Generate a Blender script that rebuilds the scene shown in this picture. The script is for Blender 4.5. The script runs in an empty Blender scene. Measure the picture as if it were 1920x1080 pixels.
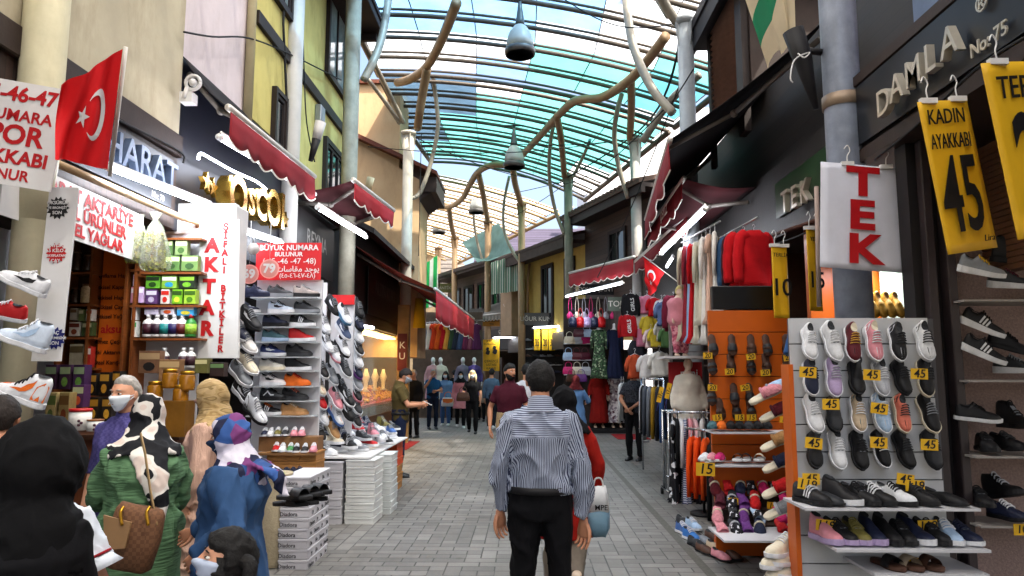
import bpy, math, random
from mathutils import Vector as V, Matrix, noise
R = math.radians
rnd = random.Random(11)
sc = bpy.context.scene
COL = sc.collection
# ---------------------------------------------------------------- camera, world, sun, exposure
FPX = 1350.0
PITCH = math.atan(160 / FPX)
YAW = math.atan(28 / FPX * math.cos(PITCH))
CH = 1.6
cam_data = bpy.data.cameras.new('camera')
cam_data.sensor_width = 36
cam_data.lens = 36 * FPX / 1920
cam_data.clip_start = 0.05
cam_data.clip_end = 3000
cam = bpy.data.objects.new('camera', cam_data)
COL.objects.link(cam)
cam.location = (0, 0, CH)
cam.rotation_euler = (math.pi / 2 + PITCH, 0, YAW)
sc.camera = cam
SUN_EL, SUN_AZ = 56.0, 128.0      # azimuth measured clockwise from +Y (down the street)
world = bpy.data.worlds.new('World')
sc.world = world
world.use_nodes = True
nt = world.node_tree
sky = nt.nodes.new('ShaderNodeTexSky')
sky.sky_type = 'NISHITA'
sky.sun_disc = False
sky.sun_elevation = R(SUN_EL)
sky.sun_rotation = R(SUN_AZ)
sky.air_density = 1.0
sky.dust_density = 7.0
sky.ozone_density = 1.0
nt.links.new(sky.outputs[0], nt.nodes['Background'].inputs[0])
nt.nodes['Background'].inputs[1].default_value = 0.15
sun_data = bpy.data.lights.new('sun', 'SUN')
sun_data.energy = 3.6
sun_data.angle = R(0.6)
sun_data.color = (1.0, 0.93, 0.82)
sun = bpy.data.objects.new('sun', sun_data)
COL.objects.link(sun)
sd = V((math.sin(R(SUN_AZ)) * math.cos(R(SUN_EL)), math.cos(R(SUN_AZ)) * math.cos(R(SUN_EL)), math.sin(R(SUN_EL))))
sun.rotation_euler = sd.to_track_quat('Z', 'Y').to_euler()
sun.location = sd * 60
vs = sc.view_settings
vs.view_transform = 'Standard'
vs.look = 'None'
vs.gamma = 1
vs.use_curve_mapping = False
vs.exposure = 1.75
sc.render.engine = 'CYCLES'
cy = sc.cycles
cy.use_denoising = True
cy.max_bounces = 7
cy.diffuse_bounces = 4
cy.glossy_bounces = 2
cy.transmission_bounces = 3
cy.transparent_max_bounces = 14
cy.caustics_reflective = False
cy.caustics_refractive = False
cy.sample_clamp_indirect = 6
def ray(px, py):
 x = (px - 960) / FPX
 y = -(py - 540) / FPX
 d = (x, math.cos(PITCH) - math.sin(PITCH) * y, math.sin(PITCH) + math.cos(PITCH) * y)
 c, s = math.cos(YAW), math.sin(YAW)
 return V((c * d[0] - s * d[1], s * d[0] + c * d[1], d[2]))
def at(px, py, Y):
 d = ray(px, py)
 return d * (Y / d.y) + V((0, 0, CH))
def atX(px, py, X):
 d = ray(px, py)
 return d * (X / d.x) + V((0, 0, CH))
def gr(px, py, z=0):
 d = ray(px, py)
 return d * ((z - CH) / d.z) + V((0, 0, CH))
# ---------------------------------------------------------------- materials
def lin(h, k=1.0):
 if not isinstance(h, str):
  return (h[0] * k, h[1] * k, h[2] * k, 1)
 h = h.lstrip('#')
 o = []
 for i in (0, 2, 4):
  c = int(h[i:i + 2], 16) / 255
  c = c / 12.92 if c <= .04045 else ((c + .055) / 1.055) ** 2.4
  o.append(c * k)
 return (*o, 1)
MATS = {}
def newmat(name):
 m = bpy.data.materials.new(name)
 m.use_nodes = True
 n = m.node_tree.nodes
 return m, n, m.node_tree.links, n['Principled BSDF']
def mat(col, rough=.6, metal=0.0, var=.14, scale=5, bump=0.0, bscale=40, spec=.3, sheen=0, dirt=0, coord='Object', stretch=None):
 key = (str(col), rough, metal, var, scale, bump, bscale, spec, sheen, dirt, coord, stretch)
 if key in MATS:
  return MATS[key]
 m, n, l, b = newmat('surface_' + str(len(MATS)))
 MATS[key] = m
 c = lin(col)
 b.inputs['Roughness'].default_value = rough
 b.inputs['Metallic'].default_value = metal
 b.inputs['Specular IOR Level'].default_value = spec
 if sheen:
  b.inputs['Sheen Weight'].default_value = sheen
 tc = n.new('ShaderNodeTexCoord')
 src = tc.outputs[coord]
 if stretch:
  mp = n.new('ShaderNodeMapping')
  mp.inputs['Scale'].default_value = stretch
  l.new(src, mp.inputs[0])
  src = mp.outputs[0]
 no = n.new('ShaderNodeTexNoise')
 no.inputs['Scale'].default_value = scale
 no.inputs['Detail'].default_value = 5
 no.inputs['Roughness'].default_value = .62
 l.new(src, no.inputs['Vector'])
 cr = n.new('ShaderNodeValToRGB')
 cr.color_ramp.elements[0].position = .3
 cr.color_ramp.elements[1].position = .7
 cr.color_ramp.elements[0].color = tuple(min(1, x * (1 - var)) for x in c[:3]) + (1,)
 cr.color_ramp.elements[1].color = tuple(min(1, x * (1 + var * .7) + .004 * var) for x in c[:3]) + (1,)
 l.new(no.outputs[0], cr.inputs[0])
 out = cr.outputs[0]
 if dirt:
  n2 = n.new('ShaderNodeTexNoise')
  n2.inputs['Scale'].default_value = 2.2
  n2.inputs['Detail'].default_value = 8
  n2.inputs['Roughness'].default_value = .7
  mp2 = n.new('ShaderNodeMapping')
  mp2.inputs['Scale'].default_value = (1, 1, .35)
  l.new(src, mp2.inputs[0])
  l.new(mp2.outputs[0], n2.inputs['Vector'])
  r2 = n.new('ShaderNodeValToRGB')
  r2.color_ramp.elements[0].position = .5
  r2.color_ramp.elements[1].position = .72
  r2.color_ramp.elements[0].color = (0, 0, 0, 1)
  r2.color_ramp.elements[1].color = (dirt, dirt, dirt, 1)
  l.new(n2.outputs[0], r2.inputs[0])
  mx = n.new('ShaderNodeMixRGB')
  mx.inputs[2].default_value = (c[0] * .45, c[1] * .4, c[2] * .33, 1)
  l.new(r2.outputs[0], mx.inputs[0])
  l.new(out, mx.inputs[1])
  out = mx.outputs[0]
 l.new(out, b.inputs['Base Color'])
 if bump:
  nb = n.new('ShaderNodeTexNoise')
  nb.inputs['Scale'].default_value = bscale
  nb.inputs['Detail'].default_value = 3
  l.new(src, nb.inputs['Vector'])
  bp = n.new('ShaderNodeBump')
  bp.inputs['Strength'].default_value = min(1, bump)
  bp.inputs['Distance'].default_value = .01
  l.new(nb.outputs[0], bp.inputs['Height'])
  l.new(bp.outputs[0], b.inputs['Normal'])
 return m
def cloth(col, var=.12):
 return mat(col, rough=.92, var=var, scale=9, bump=.35, bscale=22, spec=.15)
def planks(col, pitch=.12, axis='z', rough=.65, gap=.12, var=.25):
 """boards of one colour with dark joints; axis = the direction across the boards"""
 key = ('planks', col, pitch, axis, gap)
 if key in MATS:
  return MATS[key]
 m, n, l, b = newmat('boards_' + str(len(MATS)))
 MATS[key] = m
 b.inputs['Roughness'].default_value = rough
 c = lin(col)
 tc = n.new('ShaderNodeTexCoord')
 sp = n.new('ShaderNodeSeparateXYZ')
 l.new(tc.outputs['Object'], sp.inputs[0])
 dv = n.new('ShaderNodeMath'); dv.operation = 'DIVIDE'; dv.inputs[1].default_value = pitch
 l.new(sp.outputs['xyz'.index(axis)], dv.inputs[0])
 fr = n.new('ShaderNodeMath'); fr.operation = 'FRACT'
 l.new(dv.outputs[0], fr.inputs[0])
 fl = n.new('ShaderNodeMath'); fl.operation = 'FLOOR'
 l.new(dv.outputs[0], fl.inputs[0])
 wn = n.new('ShaderNodeTexWhiteNoise'); wn.noise_dimensions = '1D'
 l.new(fl.outputs[0], wn.inputs['W'])
 lt = n.new('ShaderNodeMath'); lt.operation = 'LESS_THAN'; lt.inputs[1].default_value = gap
 l.new(fr.outputs[0], lt.inputs[0])
 cr = n.new('ShaderNodeValToRGB')
 cr.color_ramp.elements[0].color = tuple(x * (1 - var) for x in c[:3]) + (1,)
 cr.color_ramp.elements[1].color = tuple(min(1, x * (1 + var)) for x in c[:3]) + (1,)
 l.new(wn.outputs[0], cr.inputs[0])
 no = n.new('ShaderNodeTexNoise'); no.inputs['Scale'].default_value = 14; no.inputs['Detail'].default_value = 5
 l.new(tc.outputs['Object'], no.inputs['Vector'])
 mu = n.new('ShaderNodeMixRGB'); mu.blend_type = 'MULTIPLY'; mu.inputs[0].default_value = .5
 l.new(cr.outputs[0], mu.inputs[1]); l.new(no.outputs[0], mu.inputs[2])
 mx = n.new('ShaderNodeMixRGB'); mx.inputs[2].default_value = (c[0] * .3, c[1] * .3, c[2] * .3, 1)
 l.new(lt.outputs[0], mx.inputs[0]); l.new(mu.outputs[0], mx.inputs[1])
 l.new(mx.outputs[0], b.inputs['Base Color'])
 bp = n.new('ShaderNodeBump'); bp.inputs['Strength'].default_value = .7; bp.inputs['Distance'].default_value = .01
 bp.invert = True
 l.new(lt.outputs[0], bp.inputs['Height']); l.new(bp.outputs[0], b.inputs['Normal'])
 return m
def glow(col, s):
 key = ('glow', str(col), s)
 if key in MATS:
  return MATS[key]
 m, n, l, b = newmat('lamp_glow_' + str(len(MATS)))
 MATS[key] = m
 b.inputs['Base Color'].default_value = lin(col)
 b.inputs['Emission Color'].default_value = lin(col)
 b.inputs['Emission Strength'].default_value = s
 return m
def stripes(c1, c2, pitch, axis='x', duty=.5, rough=.85, trans=0.0, wob=.0):
 key = ('stripes', c1, c2, pitch, axis, duty, trans)
 if key in MATS:
  return MATS[key]
 m, n, l, b = newmat('striped_' + str(len(MATS)))
 MATS[key] = m
 tc = n.new('ShaderNodeTexCoord')
 sp = n.new('ShaderNodeSeparateXYZ')
 if axis == 'attr':
  a = n.new('ShaderNodeAttribute'); a.attribute_name = 'stripe'
  src = a.outputs['Fac']
 else:
  l.new(tc.outputs['Object'], sp.inputs[0])
  src = sp.outputs['xyz'.index(axis)]
 dv = n.new('ShaderNodeMath'); dv.operation = 'DIVIDE'; dv.inputs[1].default_value = pitch
 l.new(src, dv.inputs[0])
 fr = n.new('ShaderNodeMath'); fr.operation = 'FRACT'
 l.new(dv.outputs[0], fr.inputs[0])
 lt = n.new('ShaderNodeMath'); lt.operation = 'LESS_THAN'; lt.inputs[1].default_value = duty
 l.new(fr.outputs[0], lt.inputs[0])
 mx = n.new('ShaderNodeMixRGB'); mx.inputs[1].default_value = lin(c1); mx.inputs[2].default_value = lin(c2)
 l.new(lt.outputs[0], mx.inputs[0])
 no = n.new('ShaderNodeTexNoise'); no.inputs['Scale'].default_value = 7; no.inputs['Detail'].default_value = 4
 l.new(tc.outputs['Object'], no.inputs['Vector'])
 mu = n.new('ShaderNodeMixRGB'); mu.blend_type = 'MULTIPLY'; mu.inputs[0].default_value = .25
 l.new(mx.outputs[0], mu.inputs[1]); l.new(no.outputs[0], mu.inputs[2])
 l.new(mu.outputs[0], b.inputs['Base Color'])
 b.inputs['Roughness'].default_value = rough
 if trans:
  tr = n.new('ShaderNodeBsdfTranslucent'); l.new(mu.outputs[0], tr.inputs[0])
  ms = n.new('ShaderNodeMixShader'); ms.inputs[0].default_value = trans
  l.new(b.outputs[0], ms.inputs[1]); l.new(tr.outputs[0], ms.inputs[2])
  l.new(ms.outputs[0], n['Material Output'].inputs[0])
 return m
def sheet(col, see=.2, trans=.5, var=.15, scale=3, gloss=0.0):
 """thin film or pane: part clear, part translucent, part diffuse"""
 key = ('sheet', str(col), see, trans, var, scale, gloss)
 if key in MATS:
  return MATS[key]
 m, n, l, b = newmat('film_' + str(len(MATS)))
 MATS[key] = m
 c = lin(col)
 tc = n.new('ShaderNodeTexCoord')
 no = n.new('ShaderNodeTexNoise'); no.inputs['Scale'].default_value = scale; no.inputs['Detail'].default_value = 6
 l.new(tc.outputs['Object'], no.inputs['Vector'])
 cr = n.new('ShaderNodeValToRGB')
 cr.color_ramp.elements[0].position = .3; cr.color_ramp.elements[1].position = .7
 cr.color_ramp.elements[0].color = tuple(x * (1 - var) for x in c[:3]) + (1,)
 cr.color_ramp.elements[1].color = tuple(min(1, x * (1 + var)) for x in c[:3]) + (1,)
 l.new(no.outputs[0], cr.inputs[0])
 df = n.new('ShaderNodeBsdfDiffuse'); l.new(cr.outputs[0], df.inputs[0])
 tl = n.new('ShaderNodeBsdfTranslucent'); l.new(cr.outputs[0], tl.inputs[0])
 tp = n.new('ShaderNodeBsdfTransparent'); l.new(cr.outputs[0], tp.inputs[0])
 m1 = n.new('ShaderNodeMixShader'); m1.inputs[0].default_value = trans
 l.new(df.outputs[0], m1.inputs[1]); l.new(tl.outputs[0], m1.inputs[2])
 m2 = n.new('ShaderNodeMixShader'); m2.inputs[0].default_value = see
 l.new(m1.outputs[0], m2.inputs[1]); l.new(tp.outputs[0], m2.inputs[2])
 o = m2
 if gloss:
  gl = n.new('ShaderNodeBsdfGlossy'); gl.inputs['Roughness'].default_value = .05
  m3 = n.new('ShaderNodeMixShader'); m3.inputs[0].default_value = gloss
  l.new(m2.outputs[0], m3.inputs[1]); l.new(gl.outputs[0], m3.inputs[2]); o = m3
 l.new(o.outputs[0], n['Material Output'].inputs[0])
 return m
def blotch(colors, scale=6, kind='noise', rough=.8, mapscale=(1, 1, 1)):
 """hard-edged print: camouflage, florals, triangles"""
 key = ('blotch', tuple(colors), scale, kind, mapscale)
 if key in MATS:
  return MATS[key]
 m, n, l, b = newmat('print_' + str(len(MATS)))
 MATS[key] = m
 b.inputs['Roughness'].default_value = rough
 b.inputs['Specular IOR Level'].default_value = .2
 tc = n.new('ShaderNodeTexCoord')
 mp = n.new('ShaderNodeMapping'); mp.inputs['Scale'].default_value = mapscale
 l.new(tc.outputs['Object'], mp.inputs[0])
 if kind == 'noise':
  t = n.new('ShaderNodeTexNoise'); t.inputs['Detail'].default_value = 1.2
  o = t.outputs[0]
 elif kind == 'check':
  t = n.new('ShaderNodeTexChecker'); o = t.outputs['Fac']
 else:
  t = n.new('ShaderNodeTexVoronoi'); o = t.outputs['Color']
 t.inputs['Scale'].default_value = scale
 l.new(mp.outputs[0], t.inputs['Vector'])
 cr = n.new('ShaderNodeValToRGB')
 cr.color_ramp.interpolation = 'CONSTANT'
 e = cr.color_ramp.elements
 k = len(colors)
 lo, hi = (.36, .64) if kind == 'noise' else (0, 1)
 for i, c in enumerate(colors):
  pos = 0 if i == 0 else lo + (hi - lo) * i / k
  if i < 2:
   e[i].position = pos; e[i].color = lin(c)
  else:
   x = e.new(pos); x.color = lin(c)
 l.new(o, cr.inputs[0])
 l.new(cr.outputs[0], b.inputs['Base Color'])
 return m
# ---------------------------------------------------------------- mesh building
WM = {}      # world matrices of my empties
class MB:
 def __init__(s):
  s.v = []; s.f = []; s.mi = []; s.sm = []
 def add(s, vs_, fs, mi=0, sm=False):
  o = len(s.v)
  s.v += [V(p) for p in vs_]
  for f in fs:
   s.f.append([i + o for i in f]); s.mi.append(mi); s.sm.append(sm)
  return s
 def box(s, c, d, rz=0, mi=0, rx=0, ry=0):
  x, y, z = d[0] / 2, d[1] / 2, d[2] / 2
  p = [V((a * x, b_ * y, e * z)) for a in (-1, 1) for b_ in (-1, 1) for e in (-1, 1)]
  if rz or rx or ry:
   M_ = Matrix.Rotation(rz, 3, 'Z') @ Matrix.Rotation(ry, 3, 'Y') @ Matrix.Rotation(rx, 3, 'X')
   p = [M_ @ q for q in p]
  c = V(c)
  return s.add([q + c for q in p], [(0, 1, 3, 2), (4, 6, 7, 5), (0, 4, 5, 1), (2, 3, 7, 6), (0, 2, 6, 4), (1, 5, 7, 3)], mi)
 def bx(s, x0, x1, y0, y1, z0, z1, mi=0):
  return s.box(((x0 + x1) / 2, (y0 + y1) / 2, (z0 + z1) / 2), (abs(x1 - x0), abs(y1 - y0), abs(z1 - z0)), mi=mi)
 def loft(s, rings, mi=0, sm=True, caps=True, closed=True):
  n = len(rings[0]); o = []
  vs_ = [p for r in rings for p in r]
  fs = []
  for i in range(len(rings) - 1):
   for j in range(n if closed else n - 1):
    k = (j + 1) % n
    fs.append((i * n + j, i * n + k, (i + 1) * n + k, (i + 1) * n + j))
  if caps:
   fs.append(tuple(range(n - 1, -1, -1)))
   fs.append(tuple((len(rings) - 1) * n + j for j in range(n)))
  return s.add(vs_, fs, mi, sm)
 def tube(s, pts, r, n=8, mi=0, caps=True, round_caps=False, flat=1.0, sm=True):
  pts = [V(p) for p in pts]
  m = len(pts)
  rs = list(r) if isinstance(r, (list, tuple)) else [r] * m
  if round_caps:
   d0 = (pts[0] - pts[1]).normalized(); d1 = (pts[-1] - pts[-2]).normalized()
   a, b_ = pts[0], pts[-1]; ra, rb = rs[0], rs[-1]
   pts = [a + d0 * ra * .98, a + d0 * ra * .75] + pts + [b_ + d1 * rb * .75, b_ + d1 * rb * .98]
   rs = [ra * .15, ra * .68] + rs + [rb * .68, rb * .15]
   m = len(pts)
  rings = []
  t = (pts[1] - pts[0]).normalized()
  up = V((0, 0, 1)) if abs(t.z) < .9 else V((0, 1, 0))
  nrm = (up - t * up.dot(t)).normalized()
  for i in range(m):
   if 0 < i < m - 1:
    t = ((pts[i + 1] - pts[i]).normalized() + (pts[i] - pts[i - 1]).normalized())
    t = t.normalized() if t.length > 1e-6 else (pts[i + 1] - pts[i]).normalized()
   elif i == m - 1:
    t = (pts[i] - pts[i - 1]).normalized()
   nrm = nrm - t * nrm.dot(t)
   nrm = nrm.normalized() if nrm.length > 1e-6 else t.orthogonal().normalized()
   bi = t.cross(nrm)
   rings.append([pts[i] + nrm * (math.cos(a) * rs[i]) + bi * (math.sin(a) * rs[i] * flat) for a in [2 * math.pi * k / n for k in range(n)]])
  return s.loft(rings, mi, sm, caps)
 def prism(s, poly, o, ux, uy, d, mi=0):
  """polygon (u,v) on plane o+u*ux+v*uy, pushed d along ux x uy"""
  o, ux, uy = V(o), V(ux), V(uy)
  w = ux.cross(uy).normalized() * d
  n = len(poly)
  a = [o + ux * u + uy * v for u, v in poly]
  vs_ = a + [p + w for p in a]
  fs = [tuple(range(n - 1, -1, -1)), tuple(range(n, 2 * n))]
  fs += [(i, (i + 1) % n, n + (i + 1) % n, n + i) for i in range(n)]
  return s.add(vs_, fs, mi)
 def grid(s, fn, nu, nv, mi=0, sm=True, thick=0):
  vs_ = [V(fn(i / nu, j / nv)) for i in range(nu + 1) for j in range(nv + 1)]
  fs = [(i * (nv + 1) + j, (i + 1) * (nv + 1) + j, (i + 1) * (nv + 1) + j + 1, i * (nv + 1) + j + 1) for i in range(nu) for j in range(nv)]
  return s.add(vs_, fs, mi, sm)
 def ball(s, c, r, nu=10, nv=8, mi=0):
  c = V(c); r = V(r) if not isinstance(r, (int, float)) else V((r, r, r))
  rings = []
  for j in range(1, nv):
   t = math.pi * j / nv
   rings.append([c + V((r.x * math.sin(t) * math.cos(a), r.y * math.sin(t) * math.sin(a), -r.z * math.cos(t))) for a in [2 * math.pi * k / nu for k in range(nu)]])
  return s.loft(rings, mi, True, True)
 def cyl(s, c, r, h, n=12, mi=0, r2=None):
  c = V(c)
  return s.tube([c, c + V((0, 0, h))], [r, r if r2 is None else r2], n, mi)
 def lathe(s, prof, c=(0, 0, 0), n=14, mi=0):
  c = V(c)
  return s.loft([[c + V((r * math.cos(a), r * math.sin(a), z)) for a in [2 * math.pi * k / n for k in range(n)]] for r, z in prof], mi)
 def text(s, st, o, ux, uy, size, depth=.002, align='C', bold=0.0, mi=0, shear=0.0, sp=1.0, wx=1.0):
  vs_, fs = text_geo(st, depth / size, align, bold, shear, sp)
  o, ux, uy = V(o), V(ux).normalized(), V(uy).normalized()
  w = ux.cross(uy)
  return s.add([o + ux * (p[0] * size * wx) + uy * (p[1] * size) + w * (p[2] * size) for p in vs_], fs, mi)
 def xf(s, M_):
  s.v = [M_ @ p for p in s.v]
  return s
 def merge(s, o):
  k = len(s.v)
  s.v += o.v
  s.f += [[i + k for i in f] for f in o.f]; s.mi += o.mi; s.sm += o.sm
  return s
 def mesh(s, name):
  me = bpy.data.meshes.new(name)
  me.from_pydata([tuple(p) for p in s.v], [], s.f)
  me.polygons.foreach_set('material_index', s.mi)
  me.polygons.foreach_set('use_smooth', s.sm)
  me.update()
  return me
 def pieces(s, name, mats, parent, **k):
  """one object for each connected piece"""
  key = {}; par = list(range(len(s.v)))
  def root(i):
   while par[i] != i: par[i] = par[par[i]]; i = par[i]
   return i
  for i, p in enumerate(s.v):
   q = (round(p.x, 4), round(p.y, 4), round(p.z, 4))
   par[root(i)] = root(key.setdefault(q, i))
  for f in s.f:
   for i in f[1:]: par[root(i)] = root(f[0])
  by = {}
  for f, m_, sm in zip(s.f, s.mi, s.sm): by.setdefault(root(f[0]), []).append((f, m_, sm))
  for fs in by.values():
   ids = sorted({i for f, _, _ in fs for i in f}); ix = {i: n for n, i in enumerate(ids)}
   b = MB(); b.v = [s.v[i] for i in ids]; b.f = [[ix[i] for i in f] for f, _, _ in fs]; b.mi = [x[1] for x in fs]; b.sm = [x[2] for x in fs]
   b.build(name, mats, parent, **k)
 def build(s, name, mats, parent=None, world=True, bev=0, solid=0):
  """mesh authored in world space by default; moved into the parent's space"""
  pw = None
  if parent is not None and world:
   pw = WM[parent.name].inverted()
   s.v = [pw @ p for p in s.v]
  o = link(s.mesh(name), name, mats, parent)
  if parent is None and world and s.v:
   mn = V([min(p[i] for p in s.v) for i in range(3)]); mx = V([max(p[i] for p in s.v) for i in range(3)])
   c = V(((mn.x + mx.x) / 2, (mn.y + mx.y) / 2, mn.z))
   o.data.transform(Matrix.Translation(-c)); o.location = c
   WM[o.name] = Matrix.Translation(c)
  else:
   WM[o.name] = WM[parent.name].copy() if parent is not None else Matrix.Identity(4)
  if solid:
   md = o.modifiers.new('thickness', 'SOLIDIFY'); md.thickness = solid; md.offset = 0
  if bev:
   md = o.modifiers.new('bevel', 'BEVEL'); md.width = bev; md.segments = 1; md.limit_method = 'ANGLE'
  return o
def link(me, name, mats, parent=None):
 o = bpy.data.objects.new(name, me)
 COL.objects.link(o)
 if mats is not None:
  for m in (mats if isinstance(mats, (list, tuple)) else [mats]):
   me.materials.append(m)
 if parent is not None:
  o.parent = parent
 return o
TXT = {}
def text_geo(st, depth, align, bold, shear, sp):
 key = (st, round(depth, 4), align, bold, shear, sp)
 if key not in TXT:
  cu = bpy.data.curves.new('lettering', 'FONT')
  cu.body = st
  cu.align_x = {'C': 'CENTER', 'L': 'LEFT', 'R': 'RIGHT'}[align]
  cu.align_y = 'CENTER'
  cu.size = 1.0
  cu.offset = bold
  cu.shear = shear
  cu.space_line = .95
  cu.space_character = sp
  cu.resolution_u = 3
  cu.extrude = depth / 2
  ob = bpy.data.objects.new('lettering', cu)
  me = bpy.data.meshes.new_from_object(ob)
  TXT[key] = ([tuple(v.co + V((0, 0, depth / 2))) for v in me.vertices], [tuple(p.vertices) for p in me.polygons])
  bpy.data.objects.remove(ob); bpy.data.curves.remove(cu); bpy.data.meshes.remove(me)
 return TXT[key]
def tag(o, label=None, cat=None, group=None, kind=None):
 if label: o['label'] = label
 if cat: o['category'] = cat
 if group: o['group'] = group
 if kind: o['kind'] = kind
 return o
def thing(name, label, cat, loc=(0, 0, 0), rz=0, group=None):
 o = bpy.data.objects.new(name, None)
 o.empty_display_size = .1
 COL.objects.link(o)
 o.location = loc; o.rotation_euler = (0, 0, rz)
 WM[o.name] = Matrix.Translation(V(loc)) @ Matrix.Rotation(rz, 4, 'Z')
 return tag(o, label, cat, group)
def put(me_parts, name, label, cat, M_, group=None, mats={}):
 """a copy of a prototype given as [(part, mesh, default material, [subparts])]; meshes are shared, materials per object"""
 o = bpy.data.objects.new(name, None)
 o.empty_display_size = .05
 COL.objects.link(o)
 o.matrix_world = M_
 WM[o.name] = M_.copy()
 tag(o, label, cat, group)
 for part, me, dm in me_parts:
  c = bpy.data.objects.new(part, me)
  COL.objects.link(c)
  c.parent = o
  WM[c.name] = M_.copy()
  m = mats.get(part, dm)
  if len(me.materials) == 0:
   me.materials.append(m)
  c.material_slots[0].link = 'OBJECT'
  c.material_slots[0].material = m
 return o
def frame(o, fwd, up=(0, 0, 1)):
 """matrix whose local +Y looks along fwd and +Z leans to up"""
 y = V(fwd).normalized(); u = V(up)
 x = y.cross(u).normalized(); z = x.cross(y)
 return Matrix(((x.x, y.x, z.x, o[0]), (x.y, y.y, z.y, o[1]), (x.z, y.z, z.z, o[2]), (0, 0, 0, 1)))
ORD = ['first', 'second', 'third', 'fourth', 'fifth', 'sixth', 'seventh', 'eighth', 'ninth', 'tenth', 'eleventh', 'twelfth',
       'thirteenth', 'fourteenth', 'fifteenth', 'sixteenth', 'seventeenth', 'eighteenth', 'nineteenth', 'twentieth',
       'twenty-first', 'twenty-second', 'twenty-third', 'twenty-fourth', 'twenty-fifth', 'twenty-sixth']
# common finishes
WHITE = mat('#cdcccb', .45, var=.05, dirt=.12)
WHITE_BOARD = mat('#c0c0c4', .4, var=.05, scale=2, dirt=.15)
RED_INK = mat('#a80f16', .5, var=.06)
BLACK_INK = mat('#161416', .6, var=.1)
NAVY_INK = mat('#1a2060', .5)
STEEL = mat('#9a9c9e', .35, .8, var=.1, scale=20)
CHROME = mat('#b8bcc0', .18, 1.0, var=.06)
GREYPAINT = mat('#a7aaa6', .5, .15, var=.12, scale=4, dirt=.35, bump=.12, bscale=30)
TANPAINT = mat('#9a7f5e', .5, .1, var=.16, scale=5, dirt=.3)
DARKWOOD = planks('#2a1e18', .11, 'z')
BLACKISH = mat('#121114', .6, var=.2)
DARKBROWN = mat('#2b1f1a', .6, var=.2, scale=8, bump=.1)
ORANGE = mat('#c25a14', .35, var=.1, scale=3)
YELLOWCARD = mat('#d9a91e', .55, var=.07, scale=7)
GREYSLAT = mat('#b7b9bc', .4, var=.05, scale=3)
GOLD = mat('#b98a2c', .28, .85, var=.2, scale=12)
RUBBER = mat('#151517', .7, var=.15)
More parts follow.
